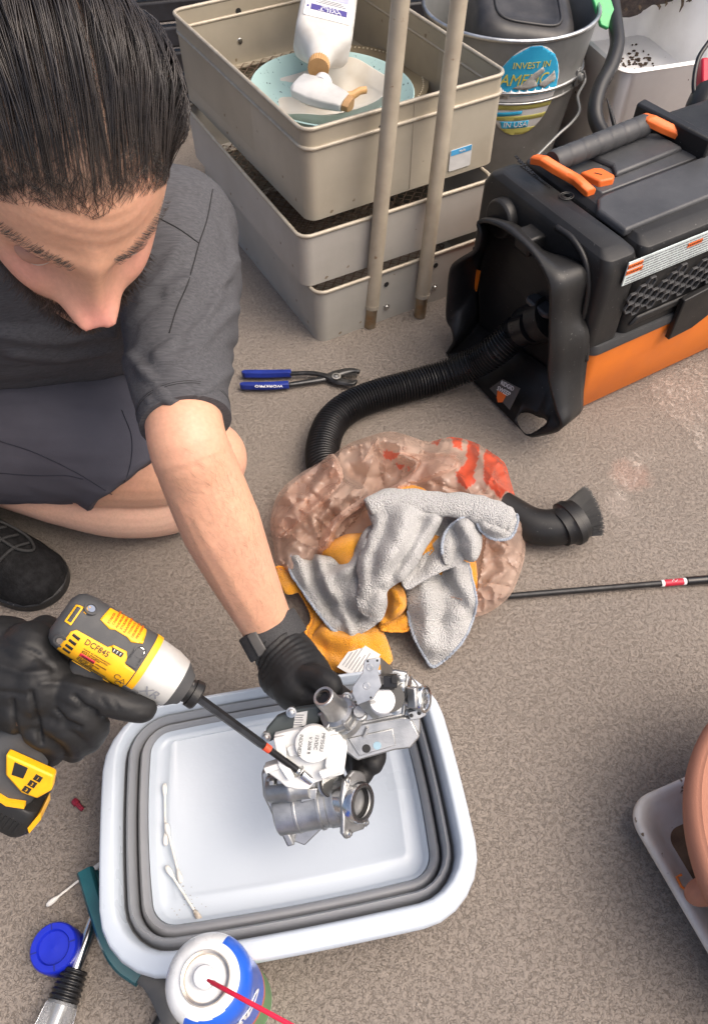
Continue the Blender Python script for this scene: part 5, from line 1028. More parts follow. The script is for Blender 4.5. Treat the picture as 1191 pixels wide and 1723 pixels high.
ax2 = Vector((.42, .22, .88)).normalized(); Mf2 = MV @ zframe(vp(560, 1312, .010), ax2, (0, 1, 0))
MB(Mf2).lathe([(.0155, -.016), (.0150, -.002), (.0128, 0), (.0118, -.002), (.0112, -.010), (.0001, -.0105)], 36, cap=False).build('side_port', M_alu, valve, smooth=35)
MB(Mf2).tube([(.0126 * math.cos(a), .0126 * math.sin(a), .0004) for a in np.linspace(0, 2 * PI, 37)[:-1]], .0013, 8, loop=True).build('o_ring', M_ink, valve, smooth=180)
# white stepper motor on its bracket
M_wmot = pbr('motor_white', (.70, .705, .69), .45, nscale=30)
vprism([(465, 1224), (500, 1216), (560, 1212), (584, 1239), (578, 1285), (562, 1292), (530, 1303), (522, 1313), (503, 1313), (485, 1309), (470, 1296), (451, 1283), (449, 1277), (472, 1269), (468, 1240)], .016, .027, 'motor_bracket', M_wmot, .0015)
vprism([(556, 1222), (572, 1220), (585, 1240), (579, 1284), (556, 1291), (548, 1270)], .026, .034, 'bracket_block', M_wmot, .0015)
vprism([(466, 1226), (484, 1223), (487, 1262), (500, 1290), (490, 1296), (474, 1272)], .026, .033, 'bracket_fin', M_wmot, .001)
vprism([(449, 1276), (474, 1268), (478, 1276), (453, 1286)], .012, .030, 'bracket_clip', M_wmot, .001)
vprism([(538, 1278), (575, 1266), (577, 1279), (544, 1292)], .032, .036, 'bracket_clip', M_wmot, .001)
axm = Vector((.02, .10, .99)).normalized(); Mm = MV @ zframe(vp(530, 1236, .026), axm, (1, 0, 0))
mcan = MB(Mm).lathe([(.0175, 0), (.0175, .009), (.0168, .0102), (.0001, .0104)], 48).build('motor_can', M_wmot, valve, smooth=35)
MB(Mm).lathe([(.0158, .0103), (.0158, .0107), (.0001, .0107)], 48).build('motor_label', pbr('motor_label_grey', (.60, .61, .60), .5), mcan)
for sx_ in (1, -1): MB(Mm @ Matrix.Rotation(R(75 if sx_ > 0 else 255), 4, 'Z')).prism(rrect(.006, .005, .002), .0, .004, Matrix.Translation((0, 0, 0)) if False else (Mm @ Matrix.Rotation(R(20 if sx_ > 0 else 200), 4, 'Z') @ Matrix.Translation((.0195, 0, 0)))).build('motor_ear', M_wmot, valve, bevel=.0008)
for s_, dx, dy, sz in (('MP35GU', .0085, .002, .0046), ('12VDC', .0028, .002, .0046), ('V 2608 R', -.0036, -.001, .0044)):
    lettering(s_, sz, Mm @ Matrix.Translation((dx, dy, .0109)) @ Matrix.Rotation(R(-98), 4, 'Z'), M_ink, mcan, depth=.0001)
lettering('INDONESIA', .0048, Mm @ Matrix.Translation((-.0125, -.001, .0109)) @ Matrix.Rotation(R(-98), 4, 'Z'), M_ink, mcan, depth=.0001, sx=.82)
# control board cover
M_pcb = pbr('board_cover', (.055, .068, .070), .5, col2=(.045, .055, .058), nscale=40)
vprism([(446, 1246), (450, 1222), (468, 1201), (500, 1188), (533, 1183), (541, 1192), (538, 1210), (492, 1226)], .002, .014, 'board_cover', M_pcb, .0015)
vprism([(499, 1194), (519, 1190), (516, 1214), (495, 1218)], .0142, .0146, 'label', M_paper, 0)
pr = MB(MV)
for k in range(5): a = vp(499 - .7 * k, 1197 + 4 * k, .0148); pr.box((a.x + .004, a.y, a.z), (.007 if k % 2 else .0085, .0009, .0003), None)
pr.build('small_print', M_inkgrey, valve, smooth=0)
for q in ((493, 1190, .012), (451, 1231, .012)):
    a = vp(*q); MB(MV).tube([a, a + V(0, 0, .008)], .0042, 16).build('boss', M_alu, valve); bolt(MV @ Matrix.Translation(a + V(0, 0, .008)), valve, .0034, 'screw')
# upper casting
vprism([(569, 1222), (597, 1216), (676, 1202), (690, 1204), (706, 1236), (690, 1256), (664, 1259), (601, 1277), (580, 1262)], -.030, .008, 'upper_casting', M_alu, .002)
vprism([(585, 1238), (660, 1222), (665, 1250), (604, 1268)], .0075, .0095, 'casting_panel', M_alu, .0008)
vprism([(566, 1222), (597, 1214), (678, 1199), (684, 1128), (662, 1123), (600, 1150), (566, 1190)], .004, .013, 'cover_plate', M_alu, .0015)
vprism([(676, 1208), (692, 1140), (706, 1160), (707, 1236)], -.02, .004, 'casting_side', M_alu, .002)
for a, b in (((569, 1219, .013), (676, 1197, .013)), ((676, 1197, .013), (683, 1130, .013)), ((618, 1220, .010), (611, 1236, .010))): vtube(a, b, [(0, .0016), (1, .0016)], 'rib', M_alu, 8)
for q, r_, m_ in (((616, 1255, .0096), .0042, M_ink), ((634, 1250, .0096), .0040, pbr('blue_dab', (.28, .42, .50), .5))):
    a = vp(*q); MB(MV @ Matrix.Translation(a)).lathe([(r_, 0), (r_, .0003), (.0001, .0003)], 20).build('hole_disc' if m_ is M_ink else 'paint_dab', m_, valve)  # black disc stands in for the dark inside of a hole
# regulator knob with fins
axk = (vp(546, 1154, .042) - vp(578, 1206, .010)).normalized(); Mk = MV @ zframe(vp(578, 1206, .010), axk, (1, 0, 0)); Lk = (vp(546, 1154, .042) - vp(578, 1206, .010)).length
MB(Mk).lathe([(.019, -.004), (.019, .004), (.0165, .005), (.0165, .0085), (.0182, .009), (.0182, .0115), (.0155, .012), (.0155, .0155), (.0168, .016), (.0168, .018), (.0130, .0195), (.0108, .026), (.0102, Lk - .001), (.0094, Lk), (.0074, Lk - .0004), (.0070, Lk - .008), (.0001, Lk - .008)], 40).build('regulator', M_alu, valve, smooth=30)
MB(Mk).lathe([(.0072, Lk - .006), (.0072, Lk - .0015), (.0050, Lk - .001), (.0046, Lk - .003), (.0001, Lk - .003)], 24).build('regulator_cap', M_blackgloss, valve, smooth=35)
for k in range(6):
    a = k * PI / 3; MB(Mk @ Matrix.Rotation(a, 4, 'Z')).box((.0160, 0, .012), (.006, .003, .014)).build('fin', M_alu, valve, bevel=.0008)
# zinc solenoid yoke, coil, connector
vprism([(612, 1094), (636, 1090), (637, 1099), (633, 1112), (639, 1134), (625, 1156), (601, 1165), (593, 1147), (593, 1137), (609, 1114)], .0495, .051, 'yoke_plate', M_steel, .0004)
for q in ((620, 1106), (615, 1135)): a = vp(*q, .0508); MB(MV @ Matrix.Translation(a)).lathe([(.0034, .0002), (.0030, .0007), (.0018, .0007), (.0016, .0003), (.0001, .0003)], 18).build('dimple', M_steel, valve, smooth=30)
for q in ((617, 1096), (632, 1095), (598, 1160), (622, 1153)): a = vp(*q, .051); MB(MV @ Matrix.Translation(a)).lathe([(.0011, 0), (.0011, .0003), (.0001, .0003)], 10).build('punch_hole', M_ink, valve)
MB(MV).loft([[vp(636, 1090, .0505), vp(656, 1114, .030), vp(656, 1136, .026), vp(639, 1134, .0495)], [vp(638, 1091, .0485), vp(658, 1114, .028), vp(658, 1136, .024), vp(641, 1134, .0475)]]).build('yoke_side', M_steel, valve)
MB(MV).loft([[vp(602, 1165, .0505), vp(626, 1157, .0505), vp(652, 1188, .024), vp(627, 1199, .024)], [vp(603, 1166, .0485), vp(627, 1158, .0485), vp(653, 1190, .022), vp(628, 1201, .022)]]).build('yoke_foot', M_steel, valve)
vtube((640, 1176, .018), (640, 1160, .044), [(0, .0125), (.85, .0125), (.9, .0115), (1, .0115)], 'coil', M_white)
vtube((652, 1170, .016), (654, 1160, .034), [(0, .0135), (1, .0135)], 'coil_band', M_blackgloss, 28)
MB(MV).box(vp(652, 1131, .040), (.014, .011, .012), MV @ Matrix.Identity(4)).build('connector', M_blackgloss, valve, bevel=.001); MB(MV).box(vp(659, 1126, .044), (.006, .008, .008), MV).box(vp(646, 1139, .042), (.016, .005, .006), MV).build('connector_latch', M_black, valve, bevel=.0008)
for q in ((672, 1136, .013), (665, 1189, .013), (606, 1192, .014), (586, 1208, .022), (584, 1168, .013), (675, 1150, .013), (600, 1178, .013)):
    a = vp(*q); bolt(MV @ Matrix.Translation(a), valve, .0034, 'screw')
vtube((607, 1200, .010), (604, 1184, .030), [(0, .007), (.6, .007), (.62, .0055), (1, .0055)], 'test_nipple', M_alu, 20)
# inlet port on the right
axp = Vector((.84, .06, .52)).normalized(); Mp_ = MV @ zframe(vp(712, 1172, .012), axp, (0, 1, 0))
MB(Mp_).lathe([(.0125, -.030), (.0125, -.018), (.0118, -.017), (.0118, -.004), (.0132, -.003), (.0132, .001), (.0122, .002), (.0106, .0015), (.0102, -.014), (.0001, -.015)], 40).build('inlet_port', M_alud, valve, smooth=30)
MB(Mp_).lathe([(.0104, .0005), (.0096, -.001), (.0094, -.010), (.0001, -.0105)], 32, cap=False).build('inlet_bore', M_alud, valve, smooth=40)
MB(Mp_).box((.004, .012, -.006), (.020, .008, .010)).box((-.002, -.008, -.010), (.018, .016, .006)).build('inlet_lug', M_alu, valve, bevel=.0015)
vprism([(684, 1193), (712, 1186), (715, 1198), (704, 1204), (688, 1207)], .010, .014, 'inlet_tab', M_alu, .0008)
for q, m_ in (((690, 1198), M_ink), ((703, 1194), M_ink)): a = vp(*q, .0141); MB(MV @ Matrix.Translation(a)).lathe([(.0020, 0), (.0020, .0003), (.0001, .0003)], 14).build('tab_hole', m_, valve)

# ---------------------------------------------------------------- impact driver
dr_, dn_ = D(102, 1033, .66), D(318, 1163, .69); dx_ = (dn_ - dr_).normalized(); DL = (dn_ - dr_).length
mid_ = dr_.lerp(dn_, .42); hb_ = D(22, 1312, .70) - mid_; hb_ = (hb_ - dx_ * hb_.dot(dx_)); HL = hb_.length; hz_ = -hb_.normalized()
Mdr = frame(dr_, dx_, hz_); drv = thing('impact_driver', 'yellow and black cordless impact driver with long bit held in the right gloved hand', 'impact driver', Mdr)
cam_dir = Mdr.to_3x3().inverted() @ (EYE - mid_); phi0 = math.atan2(cam_dir.z, cam_dir.y)       # angle about the axis facing the camera
upi = Mdr.to_3x3().inverted() @ CU; d1 = Vector((0, math.cos(phi0 + .3), math.sin(phi0 + .3))); PS = 1 if (Mdr.to_3x3() @ d1).dot(CU + CX * .6) > (Mdr.to_3x3() @ Vector((0, math.cos(phi0 - .3), math.sin(phi0 - .3)))).dot(CU + CX * .6) else -1
def dang(deg): return phi0 + PS * R(deg)
def drad(x):
    return float(np.interp(x, [0, .003, .008, .016, .076, .080, .084, .086, .104, .116, .122], [.016, .0225, .0262, .0278, .0282, .0282, .0280, .0272, .0258, .0228, .0195]))
def sup(phi, e=2.7): c, s = abs(math.cos(phi - dang(5))), abs(math.sin(phi - dang(5))); return 1.0 / (c ** e + s ** e) ** (1 / e)
def dsurf(x, phi, lift=0.0, rnd=1.0):
    k = lerp(1.0, sup(phi) * .96, rnd); r_ = drad(x) * k + lift; return Vector((x, r_ * math.cos(phi), r_ * math.sin(phi)))
def dbody(xs, name, mat, lift=0.0, n=64, rnds=None):
    rings = [[dsurf(x, 2 * PI * j / n, lift, 1.0 if rnds is None else rnds[i]) for j in range(n)] for i, x in enumerate(xs)]; return MB(Mdr).loft(rings).build(name, mat, drv, smooth=40)
M_dgrey = pbr('driver_rubber', (.050, .052, .055), .6, col2=(.065, .065, .066), nscale=40, spots=(.20, .19, .18), sscale=160, sth=.73, bump=.2, bscale=700, bdist=.0005)
M_silver = pbr('silver_nose', (.56, .56, .54), .42, .35, col2=(.48, .48, .46), nscale=25, spots=(.30, .29, .27), sscale=70, sth=.73)
k_ = DL / .132
dbody([x for x in (0, .003, .008, .016, .04, .06, .0795)], 'motor_housing', M_dgrey)
dbody([.0785, .0795, .083, .0845], 'housing_ring', M_yellow, .0008)
dbody([.084, .086, .092, .0925, .0935, .104, .110, .116], 'nose_cone', M_silver, .0, rnds=[.8, .7, .5, .5, .5, .3, .2, .1])
MB(Mdr).lathe([(.0001, 0), (.016, 0)], 8) if False else None
def dring(prof, name, mat, n=40): return MB(Mdr).loft([[(x, r_ * math.cos(2 * PI * j / n), r_ * math.sin(2 * PI * j / n)) for j in range(n)] for x, r_ in prof]).build(name, mat, drv, smooth=40)
dring([(.1155, .0222), (.118, .0215), (.124, .0165), (.127, .0150)], 'nose_bumper', M_dgrey)
dring([(.126, .0115), (.128, .0112), (.132, .0110), (.1325, .0128), (.139, .0132), (.1405, .0120), (.1406, .006)], 'collet', M_black)
def dpanel(poly, lift, name, mat, step=.0025, th=.0007):       # poly in (x along the tool, degrees round it)
    S = .0285 * PI / 180; P = [Vector((x, a * S)) for x, a in poly]; dense = []
    for i in range(len(P)):
        a, b = P[i], P[(i + 1) % len(P)]; m = max(1, int((b - a).length / step)); dense += [a.lerp(b, q / m) for q in range(m)]
    n0 = len(dense); pts = list(dense); y = min(p.y for p in dense)
    while y < max(p.y for p in dense):
        x = min(p.x for p in dense)
        while x < max(p.x for p in dense): pts.append(Vector((x + .0002, y + .0002))); x += step
        y += step
    rr_ = delaunay_2d_cdt(pts, [(i, (i + 1) % n0) for i in range(n0)], [tuple(range(n0))], 1, 1e-7)
    b = MB(Mdr); b.add([dsurf(p.x, dang(p.y / S), lift, 1.0 if p.x < .084 else .45) for p in rr_[0]], [tuple(f) for f in rr_[2]]); return b.build(name, mat, drv, smooth=50, solid=th)
def dtext(s, size, x, deg, mat, lift, sx=1.0, rnd=1.0, name='lettering', rot=0, shear=0):
    me = flat_text(s, size, Matrix.Rotation(rot, 4, 'Z'), depth=0, align='LEFT', shear=shear); a = co_of(me); S = .0285 * PI / 180
    a = np.array([tuple(Mdr @ dsurf(x + p[0] * sx, dang(deg + p[1] / S), lift, rnd)) for p in a]); set_co(me, a); return finish(me, name, [mat], drv, smooth=0, fixn=False, solid=.0003)
dpanel([(.014, -66), (.015, -16), (.018, -9), (.047, -7), (.050, 1), (.062, 3), (.065, -4), (.067, -16), (.0775, -18), (.0775, -62), (.070, -70), (.045, -72)], .0006, 'side_panel', M_yellow)
dpanel([(.029, 26), (.031, 58), (.050, 62), (.067, 58), (.070, 28), (.061, 20), (.056, 24), (.044, 24), (.040, 20)], .0006, 'top_panel', M_yellow)
dpanel([(.006, -8), (.006, 30), (.0122, 30), (.0122, -8)], .0006, 'rear_panel', M_yellow); dpanel([(.0075, -4), (.0075, 26), (.0108, 26), (.0108, -4)], .0012, 'rear_print', M_dgrey)
dpanel([(.0145, 22), (.0145, 34), (.017, 36), (.017, 21)], .0006, 'rear_panel', M_yellow)
for i_ in range(4): dpanel([(.0175, -16 - 10 * i_), (.0175, -20 - 10 * i_), (.0245, -22 - 10 * i_), (.0245, -17 - 10 * i_)], .0012, 'vent_slot', M_ink, step=.002)
dpanel([(.050, -3), (.052, -10), (.061, -10), (.061, -2)], .0012, 'vent_window', M_ink); 
for q in (.0525, .0555, .0585): dpanel([(q, -4), (q, -9), (q + .0012, -9), (q + .0012, -4)], .0018, 'vent_bar', M_steel, step=.002)
dtext('DCF845', .0066, .0290, -17, M_ink, .0016)
dpanel([(.0315, -37), (.0315, -43), (.0455, -43), (.0455, -37)], .0013, 'warning_tag', M_red, step=.002); dtext('WARNING', .0028, .0335, -40, M_ink, .0022, sx=.85)
for i_, (x0, w) in enumerate(((.0315, .033), (.0315, .030), (.0315, .026), (.0465, .016), (.0315, .027), (.0315, .024), (.0315, .022), (.034, .038), (.036, .036))):
    dg = (-28, -31.5, -34.5, -40, -46, -49.5, -53, -57, -60.5)[i_]; s_ = ''.join(rng.choice('aenoristuc  lm') for _ in range(int(w / .0011))); dtext(s_, .0019, x0, dg, M_ink, .0013, name='small_print')
for i_ in range(8): s_ = ''.join(rng.choice('AENORISTUCLM ') for _ in range(9 if i_ else 7)); dtext(s_, .0030, .0365 + .0038 * i_, 27 + (2 if i_ % 2 else 0), pbr('orange_print', (.50, .11, .01), .6) if i_ == 0 else bpy.data.materials['orange_print'], .0013, rot=PI / 2, name='small_print')
S_ = .0285 * PI / 180
for x, dg in ((.068, -40), (.0715, -52)):
    p = dsurf(x, dang(dg), .0016); MB(Mdr @ zframe(p, Vector((0, math.cos(dang(dg)), math.sin(dang(dg)))), (1, 0, 0))).tube([(.0026 * math.cos(a), .0026 * math.sin(a), 0) for a in np.linspace(.5, 5.6, 14)], .00028, 5).build('approval_mark', M_ink, drv, smooth=0)
p = dsurf(.0735, dang(-42), .0016); MB(Mdr @ zframe(p, Vector((0, math.cos(dang(-42)), math.sin(dang(-42)))), (1, 0, 0))).tube([(-.0025, -.002, 0), (.0025, -.002, 0), (0, .0025, 0)], .00028, 5, loop=True).build('warning_triangle', M_ink, drv, smooth=0)
dtext('XR', .0125, .0900, -40, M_inkgrey, .0010, sx=1.0, rnd=.45, shear=.25)
for x, dg in ((.018, 34), (.072, 15), (.0125, -40)):
    p = dsurf(x, dang(dg), -.001); nrm = Vector((0, math.cos(dang(dg)), math.sin(dang(dg)))); Ms_ = Mdr @ zframe(p, nrm, (1, 0, 0))
    MB(Ms_).lathe([(.0062, -.001), (.0060, .002), (.0042, .0022), (.0040, .001), (.0001, .001)], 24).build('screw_boss', M_dgrey, drv, smooth=40); MB(Ms_).lathe([(.0034, .0012), (.0034, .0018), (.0001, .0018)], 16).build('screw', M_chrome, drv)
dpanel([(.066, -14), (.0665, 8), (.069, 20), (.0745, 20), (.076, 4), (.0765, -14)], .0012, 'rubber_pad', M_dgrey)
dpanel([(.0765, -48), (.0765, -72), (.092, -76), (.094, -64), (.090, -52)], .0012, 'rubber_pad', M_dgrey)
dpanel([(.030, -78), (.030, -84), (.048, -84), (.048, -78)], .0014, 'rubber_stripe', M_yellow); dpanel([(.060, -78), (.062, -90), (.078, -90), (.078, -80)], .0014, 'rubber_stripe', M_yellow)
# grip, trigger, foot and battery (local -z is down the handle)
def dl(x0, x1, y, r_, z): return [(x + (x0 + x1) / 2, yy, z) for x, yy in rrect((x1 - x0) / 2, y, r_, 5)]
MB(Mdr).loft([dl(.028, .076, .0185, .012, -.018), dl(.030, .070, .0165, .013, -.035), dl(.027, .062, .0160, .014, -.070), dl(.020, .060, .0175, .014, -.095), dl(.006, .068, .026, .014, -HL + .030), dl(.002, .074, .030, .014, -HL + .014), dl(.002, .074, .031, .014, -HL + .004)]).build('grip', M_dgrey, drv, smooth=50)
MB(Mdr).loft([dl(.066, .082, .008, .004, -.026), dl(.066, .080, .008, .004, -.050)]).build('trigger', M_black, drv, bevel=.002)
MB(Mdr).loft([dl(-.020, .084, .0335, .012, -HL + .005), dl(-.021, .086, .035, .012, -HL + .002), dl(-.021, .088, .0355, .012, -HL - .018), dl(-.018, .084, .034, .012, -HL - .026)]).build('battery', M_black, drv, smooth=40, bevel=.001)
ys = 1 if cam_dir.y > 0 else -1
Mby = Mdr @ zframe((.034, ys * .0350, -HL), (0, ys, 0), (1, 0, 0))       # side face of foot and battery: x along the tool, z outwards
fy = 1 if (Mby.to_3x3().inverted() @ (Mdr.to_3x3() @ Vector((0, 0, 1)))).y > 0 else -1
def sidepoly(pts): return [(x, fy * y) for x, y in pts]
MB(Mby).prism(sidepoly([(-.004, .046), (.040, .050), (.046, .036), (.040, .022), (.026, .020), (.006, .028)]), -.010, .0008).build('foot_panel', M_yellow, drv, bevel=.002)
MB(Mby).prism(sidepoly([(.006, .044), (.018, .045), (.020, .034), (.010, .032)]), .0008, .0014).build('foot_vent', M_ink, drv)
for k in range(3): MB(Mby).box((.028 + .001 * k, fy * (.026 + .0075 * k), .0012), (.0065, .0055, .0008)).build('speed_mark', M_ink, drv); lettering(str(3 - k), .0042, Mby @ Matrix.Translation((.028 + .001 * k, fy * (.026 + .0075 * k), .0018)) @ Matrix.Rotation(0 if fy > 0 else PI, 4, 'Z'), M_yellow, drv, depth=.0001)
MB(Mby).prism(sidepoly([(-.030, -.004), (-.002, -.004), (-.002, -.016), (-.030, -.016)]), .0006, .0012).build('battery_badge', M_yellow, drv); MB(Mby).prism(sidepoly([(-.029, -.005), (-.003, -.005), (-.003, -.015), (-.029, -.015)]), .0012, .0016).build('badge_face', M_ink, drv)
lettering('LI-ION', .0072, Mby @ Matrix.Translation((-.016, -fy * .010, .0019)) @ Matrix.Rotation(0 if fy > 0 else PI, 4, 'Z'), M_whiteink, drv, depth=.0001)
for k in range(9): MB(Mby).box((.005 + .0045 * k, -fy * .013, .0006), (.0018, .012, .0016)).build('grip_rib', M_black, drv)
MB(Mby).prism(sidepoly([(.050, .010), (.054, .004), (.053, -.014), (.049, -.010)]), -.030, -.002).build('battery_stripe', M_yellow, drv)
MB(Mby).prism(sidepoly([(.006, .004), (.022, .002), (.036, .008), (.034, .012), (.020, .006), (.006, .007)]), -.004, .0012).build('foot_stripe', M_yellow, drv)
# long bit
b0, b1 = D(322, 1166, .692), D(508, 1302, .734); bd = b1 - b0
M_bit = metal('black_bit', (.05, .05, .052), .4, col2=(.08, .08, .08), nscale=60)
def hexrod(a, b, r0, r1, name, mat): return MB().tube([a, b], [r0, r1], 6).build(name, mat, drv, smooth=20)
hexrod(b0 - bd * .06, b0 + bd * .62, .0042, .0042, 'bit_shank', M_bit)
hexrod(b0 + bd * .62, b0 + bd * .645, .0042, .0036, 'bit_taper', M_bit)
MB().tube([b0 + bd * .645, b0 + bd * .695], .0039, 16).build('bit_red_band', pbr('bit_red', (.75, .08, .03), .4), drv, smooth=60)
MB().tube([b0 + bd * .695, b0 + bd * .70, b0 + bd * .95, b0 + bd * 1.0], [.0036, .0033, .0034, .0018], 14).build('bit_tip', M_bit, drv, smooth=60)
bolt(zframe(b1 - bd.normalized() * .004, -bd, CX), valve, .0046, 'screw')
MB().tube([b1 + bd.normalized() * .012, b1 - bd.normalized() * .001], [.006, .0052], 18).build('screw_boss', M_alud, valve)

# ---------------------------------------------------------------- the man
def px3(l): return [D(*q) for q in l]
HC = D(93, 227, .555)
camv = (EYE - HC).normalized(); a0 = math.radians(-38)
yaw = R(-3); base = Vector((camv.x, camv.y, 0)).normalized(); fh = Matrix.Rotation(yaw, 3, 'Z') @ base        # facing the viewer, turned a little to the right of the picture
HF = (fh * math.cos(a0) + V(0, 0, math.sin(a0))).normalized(); HR = HF.cross(V(0, 0, 1)).normalized() * -1; HR = V(0, 0, 1).cross(HF).normalized()
HT = HF.cross(HR).normalized()
if HT.z < 0: HT = -HT
if HR.dot(CX) < 0: HR = -HR                    # HR = picture right
HT = (HT + HR * .22).normalized(); HR = (HR - HT * HR.dot(HT)).normalized()
def hp(x, y, z): return HC + HR * x + HF * y + HT * z
def gss(d, s): return math.exp(-(d / s) ** 2)
def head_pt(n):                                 # unit direction (right, forward, up) -> local head point
    x, y, z = n; ax, ay, az = .0765, (.100 if y > 0 else .103), (.112 if z > 0 else .125)
    if z < 0: ax *= 1 - .15 * min(1, -z * 1.1) ** 1.3
    p = [ax * x, ay * y * (1 + (1.15 * z * z if (z < 0 and y > 0) else 0)), az * z]
    if y > 0:
        w = min(1, y * 2.2); X, Zz = p[0], p[2]; d = 0
        d += .006 * gss(abs(X) - .027, .022) * gss(Zz - .020, .009)
        d -= .013 * gss(abs(X) - .032, .015) * gss(Zz + .004, .013)
        t = min(1, max(0, (.026 - Zz) / .062)); hgt = .006 + .021 * t ** 1.0
        sx = .0100 + .0075 * t
        d += hgt * gss(X, sx) * (1 if -.036 < Zz < .022 else (gss(Zz + .036, .007) if Zz <= -.036 else gss(Zz - .022, .012)))
        d += .013 * gss(abs(X) - .014, .008) * gss(Zz + .034, .009)
        d += .011 * gss(abs(X) - .046, .022) * gss(Zz + .030, .022)
        d += .006 * gss(X, .022) * (gss(Zz + .064, .006) + .9 * gss(Zz + .077, .006)) - .003 * gss(X, .022) * gss(Zz + .0705, .003)
        d += .008 * gss(X, .022) * gss(Zz + .108, .016)
        d += .0006 * math.sin(Zz * 2 * PI / .0105 + 2.2 * math.sin(X * 60) ) * gss(Zz - .055, .022) * gss(X, .055)
        d += .004 * gss(Zz - .058, .03)
        p[1] += d * w
    return p
hm_ = MB(); nu, nv = 180, 130; rings = []
for i in range(1, nv):
    t = PI * i / nv; rings.append([hp(*head_pt((math.sin(t) * math.cos(2 * PI * j / nu), math.sin(t) * math.sin(2 * PI * j / nu), -math.cos(t)))) for j in range(nu)])
hm_.loft(rings)
for s in (1, -1): hm_.ball((0, 0, 0), (.006, .017, .031), frame(hp(s * .079, -.008, -.012), HR, HT), n=10)
S_L, S_R = D(300, 382, .83), V(-.47, .70, .47)
# torso rings (shared by the body and, a little larger, the shirt)
def torso(b, k, lo=0):
    lat = V(.98, .17, -.08).normalized(); R_ = [(V(-.545, .86, .11), .17, .125), (V(-.49, .835, .22), .168, .125), (V(-.42, .80, .31), .172, .122), (V(-.36, .765, .395), .178, .115), (V(-.325, .738, .452), .165, .092), (V(-.305, .715, .488), .115, .070), (V(-.295, .700, .515), .066, .058)][lo:]
    rings = []
    for i, (c, a, d) in enumerate(R_):
        nx = (R_[min(i + 1, len(R_) - 1)][0] - R_[max(i - 1, 0)][0]).normalized(); A = (lat - nx * lat.dot(nx)).normalized(); Bv = nx.cross(A)
        rings.append([c + A * ((a + k) * math.copysign(abs(math.cos(2 * PI * j / 40)) ** .85, math.cos(2 * PI * j / 40))) + Bv * ((d + k) * math.copysign(abs(math.sin(2 * PI * j / 40)) ** .85, math.sin(2 * PI * j / 40))) for j in range(40)])
    b.loft(rings)
def capsule(b, pts, rr, n=24, caps=True):
    P = catmull(pts, 5); W = interp_list(rr, len(P)); b.tube(P, W, n)
    if caps: b.ball(P[0], W[0] * .99); b.ball(P[-1], W[-1] * .99)
armL = px3([(300, 382, .83), (300, 480, .80), (301, 590, .765), (308, 690, .727), (316, 745, .714), (337, 800, .735), (372, 885, .765), (405, 960, .795), (433, 1018, .82), (455, 1064, .840)])
armLr = [.050, .048, .041, .0358, .0366, .0385, .0400, .0352, .0305, .0275]
handL = dict(palm=[(455, 1064, .840), (478, 1100, .825), (508, 1140, .808), (528, 1168, .800)], thumb=[(498, 1138, .795), (530, 1140, .780), (553, 1148, .768), (562, 1160, .764)],
             fingers=[[(530, 1160, .800), (572, 1205, .808), (600, 1258, .806), (610, 1295, .785), (606, 1308, .777)], [(522, 1170, .806), (556, 1225, .814), (588, 1270, .812), (602, 1300, .796)], [(540, 1150, .800), (590, 1190, .806), (622, 1240, .802), (632, 1270, .785), (628, 1284, .778)], [(512, 1174, .812), (540, 1225, .818), (562, 1255, .816)]])
handR = dict(palm=[(-75, 1118, .715), (-30, 1125, .700), (20, 1135, .680), (70, 1150, .668)], thumb=[(15, 1085, .695), (70, 1085, .705), (120, 1110, .715)],
             fingers=[[(85, 1155, .662), (130, 1166, .655), (185, 1180, .656), (226, 1190, .662), (240, 1194, .666)], [(85, 1180, .664), (128, 1196, .657), (158, 1222, .668), (148, 1246, .690)], [(60, 1196, .668), (104, 1218, .662), (132, 1244, .676), (122, 1262, .700)], [(30, 1206, .674), (66, 1232, .668), (92, 1254, .682), (84, 1270, .704)]])
def hand(b, h, k, pr, fr):
    P = px3(h['palm']); capsule(b, P, [r_ + k for r_ in pr])
    th = px3(h['thumb']); capsule(b, th, [.0145 + k, .0135 + k, .0105 + k], 16)
    for i, f in enumerate(h['fingers']): capsule(b, px3(f), [(fr[0] - .001 * (i == 3)) + k, (fr[1] - .001 * (i == 3)) + k, fr[2] + k], 16)
def handmass(b, k):
    b.ball(D(505, 1150, .805), .030 + k); b.ball(D(535, 1185, .806), .026 + k); b.ball(D(480, 1135, .82), .028 + k)
def handmassR(b, k):
    b.ball(D(55, 1100, .675), .030 + k); b.ball(D(78, 1165, .666), .024 + k); b.ball(D(40, 1180, .672), .030 + k); b.ball(D(0, 1100, .69), .036 + k); b.ball(D(0, 1170, .69), .036 + k); b.ball(D(75, 1065, .69), .016 + k)
body = MB(); body.v += hm_.v; body.f += hm_.f
capsule(body, [hp(0, -.02, -.06), hp(0, -.05, -.13), V(-.295, .70, .50)], [.056, .055, .062])
torso(body, -.012)
capsule(body, armL, armLr, 28)
capsule(body, [S_R, V(-.56, .57, .38), D(-190, 1075, .735), D(-75, 1118, .715)], [.055, .045, .040, .030])
capsule(body, [V(-.56, .81, .11), D(100, 745, 1.05), D(235, 775, 1.055), D(350, 772, 1.075)], [.085, .080, .068, .055])
capsule(body, [D(345, 790, 1.085), D(290, 838, 1.10), D(200, 846, 1.085), D(90, 825, 1.075), D(-60, 790, 1.07)], [.048, .050, .050, .046, .034])
capsule(body, [V(-.66, .84, .12), V(-.72, .60, .36), V(-.60, .60, .10), V(-.55, .60, .06)], [.085, .058, .048, .04])
hand(body, handL, -.003, [.026, .028, .030, .026], [.0115, .0112, .0105]); handmass(body, -.004)
hand(body, handR, -.003, [.030, .033, .034, .028], [.0125, .0122, .0112]); handmassR(body, -.004)
me = remesh(body, .0025, 3)
